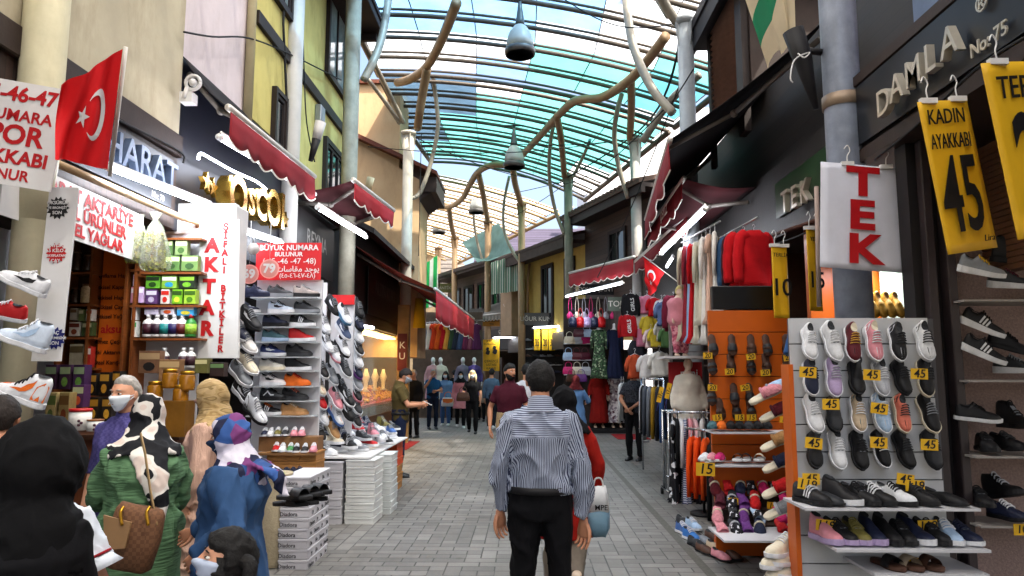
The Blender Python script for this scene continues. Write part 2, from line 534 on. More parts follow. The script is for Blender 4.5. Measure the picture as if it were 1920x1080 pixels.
# ---------------------------------------------------------------- ground
def paving():
 m, n, l, b = newmat('street_paving')
 tc = n.new('ShaderNodeTexCoord')
 def brick(rot, w, h, off):
  mp = n.new('ShaderNodeMapping'); mp.inputs['Rotation'].default_value = (0, 0, rot)
  l.new(tc.outputs['Object'], mp.inputs[0])
  t = n.new('ShaderNodeTexBrick')
  t.inputs['Scale'].default_value = 1
  t.inputs['Brick Width'].default_value = w; t.inputs['Row Height'].default_value = h
  t.inputs['Mortar Size'].default_value = .0065; t.inputs['Mortar Smooth'].default_value = .1
  t.offset = off; t.inputs['Bias'].default_value = 0
  t.inputs['Color1'].default_value = (.0, 0, 0, 1); t.inputs['Color2'].default_value = (1, 1, 1, 1)
  l.new(mp.outputs[0], t.inputs['Vector'])
  return t
 a = brick(0, .27, .135, .5); c = brick(R(90), .27, .135, .5)
 ck = n.new('ShaderNodeTexVoronoi'); ck.inputs['Scale'].default_value = .9
 ck.distance = 'CHEBYCHEV'
 mpv = n.new('ShaderNodeMapping'); l.new(tc.outputs['Object'], mpv.inputs[0])
 sn = n.new('ShaderNodeVectorMath'); sn.operation = 'SNAP'; sn.inputs[1].default_value = (.27, .27, 10)
 l.new(mpv.outputs[0], sn.inputs[0])
 wn = n.new('ShaderNodeTexWhiteNoise'); l.new(sn.outputs[0], wn.inputs['Vector'])
 gt = n.new('ShaderNodeMath'); gt.operation = 'GREATER_THAN'; gt.inputs[1].default_value = .66
 l.new(wn.outputs[0], gt.inputs[0])
 mc = n.new('ShaderNodeMixRGB'); l.new(gt.outputs[0], mc.inputs[0]); l.new(a.outputs['Color'], mc.inputs[1]); l.new(c.outputs['Color'], mc.inputs[2])
 mm = n.new('ShaderNodeMixRGB'); l.new(gt.outputs[0], mm.inputs[0]); l.new(a.outputs['Fac'], mm.inputs[1]); l.new(c.outputs['Fac'], mm.inputs[2])
 cr = n.new('ShaderNodeValToRGB')
 cr.color_ramp.elements[0].color = lin('#72706d'); cr.color_ramp.elements[1].color = lin('#8a8884')
 l.new(mc.outputs[0], cr.inputs[0])
 no = n.new('ShaderNodeTexNoise'); no.inputs['Scale'].default_value = .7; no.inputs['Detail'].default_value = 8; no.inputs['Roughness'].default_value = .68
 l.new(tc.outputs['Object'], no.inputs['Vector'])
 c2 = n.new('ShaderNodeValToRGB'); c2.color_ramp.elements[0].position = .32; c2.color_ramp.elements[1].position = .68
 c2.color_ramp.elements[0].color = (.62, .6, .57, 1); c2.color_ramp.elements[1].color = (1.08, 1.08, 1.08, 1)
 l.new(no.outputs[0], c2.inputs[0])
 mu = n.new('ShaderNodeMixRGB'); mu.blend_type = 'MULTIPLY'; mu.inputs[0].default_value = 1
 l.new(cr.outputs[0], mu.inputs[1]); l.new(c2.outputs[0], mu.inputs[2])
 n4 = n.new('ShaderNodeTexVoronoi'); n4.inputs['Scale'].default_value = 2.3; l.new(tc.outputs['Object'], n4.inputs['Vector'])
 r4 = n.new('ShaderNodeValToRGB'); r4.color_ramp.elements[0].position = .03; r4.color_ramp.elements[1].position = .1
 r4.color_ramp.elements[0].color = (.55, .53, .5, 1); r4.color_ramp.elements[1].color = (1, 1, 1, 1)
 l.new(n4.outputs['Distance'], r4.inputs[0])
 m4 = n.new('ShaderNodeMixRGB'); m4.blend_type = 'MULTIPLY'; m4.inputs[0].default_value = .8
 l.new(mu.outputs[0], m4.inputs[1]); l.new(r4.outputs[0], m4.inputs[2]); mu = m4
 n3 = n.new('ShaderNodeTexNoise'); n3.inputs['Scale'].default_value = 60; n3.inputs['Detail'].default_value = 3
 l.new(tc.outputs['Object'], n3.inputs['Vector'])
 m3 = n.new('ShaderNodeMixRGB'); m3.blend_type = 'MULTIPLY'; m3.inputs[0].default_value = .3
 l.new(mu.outputs[0], m3.inputs[1]); l.new(n3.outputs[0], m3.inputs[2])
 mx = n.new('ShaderNodeMixRGB'); mx.inputs[2].default_value = (.045, .042, .04, 1)
 l.new(mm.outputs[0], mx.inputs[0]); l.new(m3.outputs[0], mx.inputs[1])
 l.new(mx.outputs[0], b.inputs['Base Color'])
 b.inputs['Roughness'].default_value = .55
 bp = n.new('ShaderNodeBump'); bp.inputs['Strength'].default_value = .5; bp.inputs['Distance'].default_value = .006; bp.invert = True
 l.new(mm.outputs[0], bp.inputs['Height']); l.new(bp.outputs[0], b.inputs['Normal'])
 return m
g = MB()
g.add([(-400, -200, 0), (400, -200, 0), (400, 900, 0), (-400, 900, 0)], [(0, 1, 2, 3)])
tag(g.build('ground', mat('#75726c', .8, var=.2, scale=.5), world=False), kind='structure')
g = MB()
g.add([(-3.45, -8, .004), (3.1, -8, .004), (3.1, 19, .004), (1.2, 25, .004), (-4, 37, .004), (-12, 42, .004), (-12, 26, .004), (-3.45, 19, .004)], [tuple(range(8))])
tag(g.build('street', paving(), world=False), kind='structure')
g = MB()
g.add([(1.42, -8, .008), (1.50, -8, .008), (1.50, 18, .008), (1.42, 18, .008)], [(0, 1, 2, 3)])
tag(g.build('drain_channel', mat('#57554f', .6, var=.3, scale=30), world=False), kind='structure')
# ---------------------------------------------------------------- buildings
PLASTER_CREAM = mat('#a69d86', .85, var=.14, scale=1.6, dirt=.55, bump=.25, bscale=9)
PLASTER_LILAC = mat('#c4b8ba', .85, var=.1, scale=1.6, dirt=.4, bump=.2, bscale=9)
PLASTER_YELLOW = mat('#c2b56c', .85, var=.14, scale=1.6, dirt=.6, bump=.25, bscale=8)
PLASTER_BEIGE = mat('#c2a37c', .85, var=.08, scale=1.2, dirt=.45, bump=.25, bscale=8)
TRIM = mat('#241a17', .6, var=.2, scale=10)
PANE = mat('#8d9a96', .08, var=.3, scale=3, spec=.8)
PANE_DARK = mat('#15181c', .06, var=.3, scale=3, spec=.8)
def window(par, X, y0, y1, z0, z1, side=1, fr=.09, pane=PANE, mull=1, trim=TRIM):
 """a framed window on a wall of constant X; side=+1 faces +X"""
 m = MB(); d = .07
 xs = (X, X + side * d)
 m.bx(*xs, y0, y1, z0, z0 + fr); m.bx(*xs, y0, y1, z1 - fr, z1)
 m.bx(*xs, y0, y0 + fr, z0 + fr, z1 - fr); m.bx(*xs, y1 - fr, y1, z0 + fr, z1 - fr)
 i0, i1, j0, j1 = y0 + fr, y1 - fr, z0 + fr, z1 - fr
 xi = (X, X + side * .045)
 w = .05
 m.bx(*xi, i0, i1, j0, j0 + w); m.bx(*xi, i0, i1, j1 - w, j1)
 m.bx(*xi, i0, i0 + w, j0 + w, j1 - w); m.bx(*xi, i1 - w, i1, j0 + w, j1 - w)
 for k in range(mull):
  c = i0 + (i1 - i0) * (k + 1) / (mull + 1)
  m.bx(*xi, c - w / 2, c + w / 2, j0 + w, j1 - w)
 f = m.build('window', trim, par)
 p = MB().bx(X + side * .003, X + side * .02, i0 + .01, i1 - .01, j0 + .01, j1 - .01)
 p.build('pane', pane, f)
 return f
XL = -3.4
b1 = thing('plaster_building', 'cream plastered house wall above the herb shop with a brown beam along its foot', 'building', (XL, 3, 0))
MB().bx(-9, XL, -8, 6.75, 3.9, 10.5).build('wall', PLASTER_CREAM, b1)
MB().bx(-9, XL + .05, -8, 6.75, 3.68, 3.896).build('beam', DARKBROWN, b1, bev=.01)
m = MB().bx(-6.6, XL, -8, 6.75, 2.98, 3.676)
m.build('fascia', planks('#38261e', .075, 'y'), b1)
m = MB(); m.bx(-6.7, -6.6, 3.5, 7.0, 0, 2.975); m.bx(-6.6, XL, 3.4, 3.55, 0, 2.975); m.bx(-6.6, XL + .02, 6.98, 7.1, 0, 2.97)
m.build('shop_wall', WHITE_BOARD, b1)
m = MB().tube([(XL + .12, 4.0, 3.05), (XL + .12, 6.7, 3.07)], .03, 10)
m.tube([(XL + .12, 6.7, 3.07), (XL + .2, 6.85, 3.05), (XL + .1, 6.95, 2.95)], .025)
m.build('pipe', TANPAINT, b1)
b2 = thing('plaster_building', 'pale lilac plastered house wall between the cream and the yellow houses', 'building', (XL, 7.5, 0))
MB().bx(-9, XL - .03, 6.752, 8.35, 4.74, 10.5).build('wall', PLASTER_LILAC, b2)
MB().tube([(XL + .03, 8.33, 4.4), (XL + .03, 8.33, 10)], .055, 10).build('downpipe', mat('#b5ab88', .6, var=.1), b2)
MB().bx(-9, XL - .02, 6.76, 10.0, 2.98, 4.738).build('fascia', mat('#0a0c18', .45, var=.25, scale=4), b2)  # dark blue board, carried up in place of wall under the awning's shade
b3 = thing('plaster_building', 'yellow plastered house with dark brown window frames and timber band', 'building', (XL, 10.5, 0))
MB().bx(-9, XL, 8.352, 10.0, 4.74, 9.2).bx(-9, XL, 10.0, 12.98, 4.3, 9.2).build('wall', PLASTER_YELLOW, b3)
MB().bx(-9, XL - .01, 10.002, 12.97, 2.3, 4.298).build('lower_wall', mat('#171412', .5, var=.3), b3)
m = MB().bx(XL - .01, XL + .05, 8.52, 12.97, 5.97, 6.15)
m.build('timber_band', TRIM, b3, bev=.008)
window(b3, XL, 11.55, 12.85, 6.62, 8.3, mull=1)
window(b3, XL, 11.6, 12.9, 4.5, 5.55, mull=2, pane=PANE_DARK)
window(b3, XL, 9.0, 9.75, 6.6, 7.9)
window(b3, XL, 9.18, 9.66, 4.6, 5.42, fr=.06, mull=0, pane=PANE_DARK)
m = MB(); m.bx(-9, -2.75, 8.2, 13.25, 8.05, 8.2); m.bx(-9, -2.72, 8.15, 13.3, 8.203, 8.3)
m.bx(-3.3, -2.85, 13.0, 13.1, 7.9, 8.048)
m.build('eave', DARKBROWN, b3, bev=.01)
MB().tube([(XL + .03, 9.35, 8.3), (XL + .04, 9.4, 6.4), (XL + .05, 9.62, 5.4), (XL + .04, 9.65, 4.6)], .018, 6).build('cable', RUBBER, b3)
b4 = thing('plaster_building', 'beige stained plaster house with red brown tile eave beyond the yellow house', 'building', (-5, 18.5, 0))
MB().bx(-9, -3.3, 18.1, 19.4, 6.6, 9.15).build('upper_wall', PLASTER_BEIGE, b4)
m = MB(); m.prism([(-9, 2), (-2.75, 2), (-2.75, 6.55), (-4.4, 7.55), (-9, 7.55)], (0, 19.55, 0), (1, 0, 0), (0, 0, 1), 1.5)
m.build('wall', PLASTER_BEIGE, b4)
m = MB()
m.prism([(-2.28, 6.62), (-4.45, 7.66), (-4.45, 7.78), (-2.28, 6.72)], (0, 19.8, 0), (1, 0, 0), (0, 0, 1), 2.0)
m.build('roof', mat('#5d2f20', .7, var=.35, scale=20), b4)
m = MB(); m.bx(-2.72, -2.3, 17.9, 19.8, 6.2, 6.3); m.prism([(-2.74, 6.0), (-2.3, 6.3), (-2.3, 6.6), (-2.74, 6.6)], (0, 19.75, 0), (1, 0, 0), (0, 0, 1), 1.8)
m.build('soffit', DARKBROWN, b4)
MB().bx(-9, -3.32, 18.0, 19.5, 9.152, 9.25).build('coping', mat('#6b3b2a', .7, var=.3), b4)
b5 = thing('shop_building', 'low dark shop front with a tiled pent roof over the gold shop', 'building', (-3.2, 16, 0))
m = MB(); m.prism([(-3.95, 4.75), (-2.85, 4.2), (-2.85, 4.3), (-3.95, 4.88)], (0, 18.6, 0), (1, 0, 0), (0, 0, 1), 5.4)
m.build('roof', mat('#2c211d', .7, var=.4, scale=25, bump=.4, bscale=15), b5)
MB().bx(-9, -3.25, 13.0, 18.6, 2.55, 4.4).build('fascia', mat('#0e0d0d', .4, var=.3), b5)
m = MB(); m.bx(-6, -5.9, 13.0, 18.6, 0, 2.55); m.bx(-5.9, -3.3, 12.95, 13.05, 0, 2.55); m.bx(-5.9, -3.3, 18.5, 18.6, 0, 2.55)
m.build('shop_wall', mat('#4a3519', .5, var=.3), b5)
MB().bx(-5.9, -3.3, 13.06, 18.49, 2.5, 2.548).build('ceiling', WHITE, b5)
# left side inner wall of the shoe shop
b6 = thing('shop_building', 'dark shoe shop interior with orange glow behind the shoe shelves', 'building', (-4, 9, 0))
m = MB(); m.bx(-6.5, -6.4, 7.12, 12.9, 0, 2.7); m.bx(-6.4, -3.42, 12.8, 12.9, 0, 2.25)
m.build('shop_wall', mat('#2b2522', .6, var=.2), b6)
# ---- right side
b7 = thing('timber_shop_building', 'dark brown timber shop front under the long letter sign at the right', 'building', (3.2, 4.5, 0))
MB().bx(2.62, 9, -8, 5.62, 3.32, 3.82).build('fascia', planks('#261b18', .085, 'y'), b7)
MB().bx(2.56, 9, -8, 5.64, 3.822, 3.9).build('ledge', DARKBROWN, b7)
MB().bx(2.58, 9, -8, 5.63, 3.22, 3.318).build('lower_ledge', DARKBROWN, b7)
m = MB().bx(3.3, 9, -8, 5.6, 3.902, 9)
m.build('wall', mat('#a59aa8', .8, var=.1), b7)
m = MB(); m.bx(2.95, 9, 5.2, 5.35, 0, 3.218)
m.build('back_wall', mat('#8f7a74', .9, var=.3, scale=60, bump=.5, bscale=90), b7)
m = MB(); m.bx(2.68, 2.94, 5.0, 5.15, 0, 3.218)
m.build('shutter_rail', mat('#161315', .5, var=.3), b7)
m = MB(); m.bx(2.86, 2.92, 4.9, 4.998, 0, 3.218); m.bx(2.74, 2.8, 4.92, 4.998, 0, 3.218)
m.build('door_frame', mat('#2e2628', .45, var=.2), b7, bev=.006)
m = MB()
for k in range(22):
 m.bx(3.28, 3.4, -2, 5.19, 2.3 + k * .042, 2.336 + k * .042)
m.build('roller_shutter', mat('#6d4a35', .5, var=.15), b7)
m = MB(); m.bx(2.74, 3.2, 4.6, 4.9, 3.95, 4.25); m.bx(2.72, 3.22, 4.57, 4.93, 4.25, 4.3)
m.build('cabinet', mat('#5b6b86', .5, var=.2), b7, bev=.01)
MB().bx(2.9, 3.05, 4.2, 4.5, 4.3, 8).build('post', mat('#94808a', .6), b7)
b8 = thing('timber_shop_building', 'dark timber shop row with louvred attic behind the black awning', 'building', (3.2, 9, 0))
MB().bx(3.02, 9, 5.66, 17.0, 3.28, 4.1).build('fascia', planks('#1d1816', .075, 'y'), b8)
MB().bx(2.98, 9, 5.66, 17.0, 3.2, 3.276).build('lower_ledge', DARKBROWN, b8)
MB().bx(3.2, 9, 5.66, 17.0, 4.102, 5.4).build('upper_wall', planks('#1c1512', .12, 'z'), b8)
m = MB(); m.bx(3.0, 9, 9.25, 11.2, 5.4, 7.4)
m.build('attic_wall', mat('#2a1e19', .7, var=.3), b8)
m = MB()
for k in range(24):
 z = 5.15 + k * .09
 m.add([(2.98, 9.6, z), (2.98, 11.0, z), (2.93, 11.0, z + .03), (2.93, 9.6, z + .03), (2.98, 9.6, z + .085), (2.98, 11.0, z + .085)],
          [(0, 1, 2, 3), (3, 2, 5, 4), (0, 3, 4), (1, 5, 2)])
m.build('louvre', mat('#6a4a3a', .6, var=.25), b8)
for q in ((2.9, 9.3, 9.58), (2.92, 11.0, 11.15)): MB().bx(q[0], 2.99, q[1], q[2], 4.8, 7.3).build('corner_post', TRIM, b8)
m = MB(); m.bx(2.7, 9, 8.9, 11.6, 6.98, 7.1); m.bx(2.67, 2.8, 8.85, 11.65, 7.1, 7.25); m.bx(2.7, 2.77, 8.9, 11.6, 6.8, 6.98)
m.build('eave', mat('#17161c', .6, var=.2), b8)
m = MB(); m.bx(6.2, 6.3, 5.66, 17, 0, 3.198); m.bx(3.3, 6.2, 5.36, 5.46, 0, 3.198); m.bx(3.4, 6.2, 9.6, 9.7, 0, 3.198)
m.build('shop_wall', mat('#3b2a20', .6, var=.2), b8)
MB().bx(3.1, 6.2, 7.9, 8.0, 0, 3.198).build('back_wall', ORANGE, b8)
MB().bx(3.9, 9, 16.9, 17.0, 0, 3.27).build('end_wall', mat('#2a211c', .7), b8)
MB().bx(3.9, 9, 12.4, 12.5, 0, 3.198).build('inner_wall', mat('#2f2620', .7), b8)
# right hand houses where the street bends
def facade(name, label, p0, p1, z0, z1, depth, m_wall, cat='building'):
 """block whose street face runs from p0 to p1; local x along the face, -y out of it"""
 a = V((p0[0], p0[1], 0)); d = V((p1[0] - p0[0], p1[1] - p0[1], 0)); L = d.length
 o = thing(name, label, cat, a, math.atan2(d.y, d.x))
 MB().bx(0, L, 0, depth, z0, z1).build('wall', m_wall, o, world=False)
 return o, L
def lwin(par, x0, x1, z0, z1, pane=PANE_DARK, fr=.09, mull=1, name='window', out=-.06):
 m = MB()
 m.bx(x0, x1, out, -.002, z0, z0 + fr); m.bx(x0, x1, out, -.002, z1 - fr, z1)
 m.bx(x0, x0 + fr, out, -.002, z0 + fr, z1 - fr); m.bx(x1 - fr, x1, out, -.002, z0 + fr, z1 - fr)
 for k in range(mull):
  c = x0 + (x1 - x0) * (k + 1) / (mull + 1)
  m.bx(c - .035, c + .035, out * .7, -.002, z0 + fr, z1 - fr)
 f = m.build(name, TRIM, par, world=False)
 MB().bx(x0 + fr, x1 - fr, -.02, -.004, z0 + fr, z1 - fr).build('pane', pane, f, world=False)
 return f
# local x runs p0 -> p1 and +y goes into the house, so p0 is the far end on the right side of the street
b9, L = facade('timber_house', 'dark brown boarded upper storey with small windows over the handbag shop', (1.75, 21.3), (3.35, 17.0), 3.6, 6.0, 6, planks('#4a372c', .13, 'z'))
lwin(b9, 1.6, 2.6, 4.5, 5.5); lwin(b9, 3.6, 4.3, 4.5, 5.5)
m = MB(); m.bx(-.1, L + .1, -.7, 6, 6.0, 6.1); m.bx(-.1, L + .1, -.72, -.62, 5.86, 6.06)
m.build('eave', TRIM, b9, world=False)
m = MB(); m.prism([(-.78, 6.08), (6, 7.9), (6, 8.0), (-.78, 6.18)], (-.1, 0, 0), (0, 1, 0), (0, 0, 1), L + .2)
for k in range(int((L + .2) / .22)):
 m.prism([(-.8, 6.17), (6, 8.0), (6, 8.06), (-.8, 6.24)], (-.1 + k * .22, 0, 0), (0, 1, 0), (0, 0, 1), .1)
m.build('roof', mat('#54423a', .8, var=.35, scale=18), b9, world=False)
MB().bx(0, L, -.05, .4, 2.75, 3.597).build('fascia', planks('#4a3d36', .1, 'x'), b9, world=False)
m = MB(); m.bx(0, L, 2.2, 2.3, 0, 2.748)
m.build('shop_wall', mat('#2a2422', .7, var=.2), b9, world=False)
m = MB().tube([(.05, -.35, 4.5), (2.2, -.35, 4.35), (4.5, -.3, 4.5)], .02, 6)
m.build('awning_rod', STEEL, b9, world=False)
b10, L = facade('plaster_house', 'small ochre yellow house with tall dark shuttered openings at the bend', (-.55, 26.5), (1.75, 21.4), 2.9, 5.45, 6, mat('#b39a52', .85, var=.1, dirt=.3))
lwin(b10, 2.6, 3.5, 3.15, 5.2, fr=.11, mull=1, pane=PANE_DARK); lwin(b10, 4.3, 5.0, 3.15, 5.2, fr=.11, pane=PANE_DARK)
m = MB(); m.bx(-.2, L + .1, -.75, 6, 5.45, 5.57); m.bx(-.2, L + .1, -.78, -.66, 5.3, 5.6); m.prism([(-.8, 5.6), (6, 7.2), (6, 7.3), (-.8, 5.7)], (-.2, 0, 0), (0, 1, 0), (0, 0, 1), L + .3)
m.build('roof', mat('#3f332e', .8, var=.3), b10, world=False)
MB().bx(-.1, L, -.12, .4, 2.35, 2.897).build('fascia', mat('#211d1c', .5, var=.2), b10, world=False)
m = MB(); m.bx(0, L, 1.8, 1.9, 0, 2.348)
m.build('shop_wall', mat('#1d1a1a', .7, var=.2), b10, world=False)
m = MB(); m.box((.85, -.35, 3.9), (1.0, .5, 2.0))
m.build('chimney_box', mat('#a2876a', .7, var=.15, dirt=.3), b10, world=False, bev=.02)
m = MB(); m.tube([(1.8, -.1, 5.4), (1.75, -.14, 4.9), (1.75, -.14, 3)], .05)
m.build('downpipe', TANPAINT, b10, world=False)
b11, L = facade('timber_house', 'brown boarded house with a row of three windows behind the striped cloth', (-3.6, 32.5), (-.6, 27.0), 3.3, 5.7, 6, planks('#6a5244', .14, 'z'))
for k in range(4):
 lwin(b11, .5 + k * 1.4, 1.5 + k * 1.4, 4.0, 5.3)
m = MB(); m.bx(-.2, L + .2, -.7, 6, 5.7, 5.85); m.prism([(-.8, 5.8), (6, 7.8), (6, 7.9), (-.8, 5.95)], (-.2, 0, 0), (0, 1, 0), (0, 0, 1), L + .4)
m.build('roof', mat('#4d423f', .8, var=.35, scale=15), b11, world=False)
MB().bx(-.1, L, -.1, .3, 2.5, 3.297).build('fascia', mat('#2a2321', .5, var=.2), b11, world=False)
m = MB(); m.bx(0, L, 2.0, 2.1, 0, 2.498); m.bx(3.9, 4.0, .05, 2, 0, 2.498)
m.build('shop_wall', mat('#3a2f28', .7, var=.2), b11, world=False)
m = MB(); m.box((4.9, -.03, 1.1), (1.5, .08, 2.2)); m.box((4.55, -.09, 1.2), (.5, .04, 1.5)); m.box((5.25, -.09, 1.2), (.5, .04, 1.5))
m.build('door', mat('#2d1c14', .45, var=.3), b11, world=False, bev=.01)
b12 = thing('tiled_house', 'house with a violet grey tiled roof behind the ochre house', 'building', (1, 36, 0))
m = MB(); m.bx(-2.2, 4.5, 35.5, 42, 0, 7.1)
m.build('wall', mat('#8d8078', .85, var=.1), b12)
m = MB(); m.add([(-2.6, 35, 7.1), (5, 35, 7.1), (5, 39, 9.5), (-2.6, 39, 9.5), (-2.6, 43, 7.1), (5, 43, 7.1), (-2.6, 35, 7.0), (5, 35, 7.0), (5, 43, 7.0), (-2.6, 43, 7.0)],
    [(0, 1, 2, 3), (3, 2, 5, 4), (6, 9, 8, 7), (0, 6, 7, 1), (1, 7, 8, 5, 2), (4, 5, 8, 9), (0, 3, 4, 9, 6)])
m.build('roof', planks('#4a4257', .3, 'y', gap=.25), b12)
m = MB(); m.bx(2.1, 2.4, 37.5, 37.8, 8.5, 10.3); m.bx(2.0, 2.5, 37.4, 37.9, 10.3, 10.4)
m.build('chimney', WHITE, b12)
b13 = thing('tiled_house', 'tall brown and beige house with slatted gable at the end of the street', 'building', (-4.5, 36, 0))
m = MB(); m.bx(-8.5, -4.35, 36, 44, 0, 8.8)
m.build('wall', mat('#b59c7b', .85, var=.1, dirt=.3), b13)
m = MB(); m.bx(-4.35, -2.6, 35.9, 44, 0, 6.2); m.prism([(-4.35, 6.2), (-2.6, 6.2), (-4.35, 8.9)], (0, 44, 0), (1, 0, 0), (0, 0, 1), 8.1)
m.build('slatted_wall', planks('#c9bdb4', .22, 'z', gap=.3), b13)
for x0 in (-8.0, -6.9, -5.6):
 MB().bx(x0, x0 + .8, 35.93, 35.99, 5.0, 7.0).build('window', TRIM, b13)
m = MB(); m.bx(-9, -4.1, 35.4, 44, 8.8, 8.95)
m.build('roof', DARKBROWN, b13)
b14 = thing('tower_block', 'tall white apartment block with blue tinted windows in full sun', 'building', (9, 52, 0))
m = MB(); m.bx(4.3, 26, 50, 60, 0, 20.5)
m.build('wall', mat('#e6e6ea', .8, var=.03), b14)
for x0, z0 in ((6.0, 12.1), (7.1, 12.9), (8.55, 13.2), (10.4, 14.2), (12.6, 13.4), (6.0, 8.4), (8.3, 8.6), (10.3, 8.8), (12.5, 9.0)):
 f = MB().bx(x0, x0 + 1.15, 49.93, 49.99, z0, z0 + 2.2).build('window', mat('#e9e9ee', .5, var=.03), b14)
 MB().bx(x0 + .1, x0 + .55, 49.9, 49.925, z0 + .1, z0 + 2.1).build('pane', mat('#4f77b8', .1, var=.3, scale=2), f)
 MB().bx(x0 + .62, x0 + 1.05, 49.9, 49.925, z0 + .1, z0 + 2.1).build('pane', mat('#7f8fb5', .1, var=.3, scale=2), f)
m = MB(); m.tube([(5.0, 46, 7), (5.0, 46, 13.0)], .16)
m.tube([(5.5, 46, 7), (5.5, 46, 11.9)], .1)
tag(m.build('flue_pipe', mat('#c9cdd2', .3, .5)), 'pair of thin metal flue pipes rising before the white apartment block', 'flue pipe')
# ---------------------------------------------------------------- columns
def column(x, y, r, h, label, cap=True, mt=GREYPAINT, br=()):
 o = thing('steel_column', label, 'column', (x, y, 0), 0, 'columns carrying the street canopy')
 m = MB().cyl((x, y, .02), r, h - .02, 20)
 m.build('shaft', mt, o)
 MB().lathe([(r * 1.5, 0.008), (r * 1.5, .04), (r * 1.02, .05)], (x, y, 0), 20).build('base_ring', STEEL, o)
 if cap:
  m = MB().lathe([(r * 1.05, h - .05), (r * 1.5, h), (r * 1.5, h + .05), (r * .6, h + .05)], (x, y, 0), 20)
  for k in range(4):
   a = math.pi / 2 * k + .4
   m.prism([(r * .95, h - .45), (r * 1.15, h - .35), (r * 1.45, h - .02), (r * .95, h - .02)], (x - math.sin(a) * .01, y + math.cos(a) * .01, 0), (math.cos(a), math.sin(a), 0), (0, 0, 1), .02)
  m.build('capital', mt, o)
 for z in br:
  MB().lathe([(r * 1.0, z - .05), (r * 1.1, z - .05), (r * 1.1, z + .05), (r * 1.0, z + .05)], (x, y, 0), 20).build('clamp', mat('#8d7b69', .5, .4, var=.3), o)
 return o
HC = 7.3
XC1 = at(48, 520, 4.6).x
column(XC1, 4.6, .1, 9.0, 'thick beige grey column at the left edge behind the white price board', False, mat('#bdb698', .55, var=.12, dirt=.35))
MB().lathe([(.1, 2.6), (.137, 3.0), (.137, 9)], (XC1, 4.6, 0), 20).build('casing', mat('#bdb698', .55, var=.12, dirt=.35), COL.objects['steel_column'])
column(-3.35, 9.85, .13, 9.5, 'smooth bluish grey column rising in front of the yellow house', False, mat('#b3b1ac', .45, var=.08))
column(-2.92, 11.5, .13, 9.5, 'greenish grey column with peeling paint right of the yellow house', False, mat('#949080', .6, var=.25, dirt=.6))
column(-2.95, 17.4, .13, HC + .25, 'slim cream column in front of the beige house beside the gold shop', True, mat('#b9b2a2', .5, var=.1, dirt=.3))
column(2.53, 5.6, .14, 9.5, 'thick bluish column behind the hanging red and white board', False, mat('#8c95a6', .5, .2, var=.2, scale=7, dirt=.6, bump=.3, bscale=12), br=(3.75,))
column(2.6, 11.25, .13, HC, 'grey column with wide capital in front of the white sky at right', True, mat('#9ba0a3', .5, var=.15, dirt=.3))
column(2.68, 17.3, .13, HC, 'grey column between the white block and the boarded house', True, mat('#9a9894', .5, var=.15, dirt=.35))
column(1.22, 20.6, .125, HC, 'brownish column at the corner of the ochre house', True, mat('#86796b', .55, var=.2, dirt=.4))
column(-.17, 24, .12, HC, 'brown column left of the ochre house beside the striped cloth', True, TANPAINT)
column(-1.46, 26.8, .12, HC, 'tan column left of the striped cloth', True, TANPAINT)
column(-3.04, 30, .12, HC, 'tan column far down the street beside the brown house', True, TANPAINT)
column(-4.06, 32.6, .12, HC, 'farthest thin tan column near the green striped cloth', True, TANPAINT)
# ---------------------------------------------------------------- glazed canopy
def zroof(u, zt=8.75, drop=1.35):
 return zt - drop * u * u
def canopy(label, stations, glaze, ribmat, nv=6, rr=.048, ptubes=(0, 1), zt=8.75, drop=1.35):
 """stations: list of (left xy, right xy); ribs at each station; glaze(i, j) -> material key or None"""
 l0, r0 = stations[0]
 o = thing('street_canopy', label, 'canopy', (l0[0], l0[1], zt))
 def P(i, u, dz=0):
  a, b_ = stations[i]
  return V((a[0] + (b_[0] - a[0]) * u, a[1] + (b_[1] - a[1]) * u, zroof(u, zt, drop) + dz))
 for i in range(len(stations)):
  m = MB()
  m.tube([P(i, k / 14) for k in range(15)], rr, 8)
  m.tube([P(i, k / 14, .12) for k in range(15)], .03, 6)
  m.build('rib', ribmat, o)
 m = MB()
 for j in range(nv + 1):
  u = j / nv
  m.tube([P(i, u, .15) for i in range(len(stations))], .012, 6)
 m.build('glazing_bars', mat('#2a2c2e', .5, var=.1), o)
 m = MB()
 for u in ptubes:
  m.tube([P(i, u, -.02) for i in range(len(stations))], .07, 8)
 m.pieces('edge_tube', ribmat, o)
 by = {}
 for i in range(len(stations) - 1):
  for j in range(nv):
   k = glaze(i, j)
   if k is None: continue
   mb = by.setdefault(k, MB())
   q = []
   n_ = 4
   for a in range(n_ + 1):
    u = (j + a / n_) / nv
    q.append((P(i, u, .17), P(i + 1, u, .17)))
   vs_ = [p for pr in q for p in pr]
   mb.add(vs_, [(2 * a, 2 * a + 1, 2 * a + 3, 2 * a + 2) for a in range(n_)], 0, True)
 for k, mb in by.items():
  mb.pieces(GL[k][0], GL[k][1], o)
 return o
GL = {
 'blue': ('blue_glazing', sheet('#86b4dc', .5, .8, .16, 1.5, .03)),
 'clear': ('hazed_glazing', sheet('#eef2f5', .4, .85, .06, 2, .03)),  # glass whitened: washed-out sky haze put into the panes, softening sun patches
 'teal': ('teal_tarpaulin', sheet('#5ca29e', .08, .78, .12, 1.2)),
 'deep': ('deep_teal_tarpaulin', sheet('#4f8f9c', .1, .75, .18, 1.2)),
 'dark': ('dark_glazing', sheet('#5a7488', .35, .55, .25, 1.5, .03)),
 'milk': ('diffusing_glazing', sheet('#eef1f2', .12, .9, .06, 1)),  # out-of-view panes overhead, made milky to scatter sunlight onto the street
}
RIB = mat('#5c544b', .5, .3, var=.2, scale=8, dirt=.3)
RIB2 = mat('#a3875f', .5, .1, var=.15)
def xl(y): return -3.55
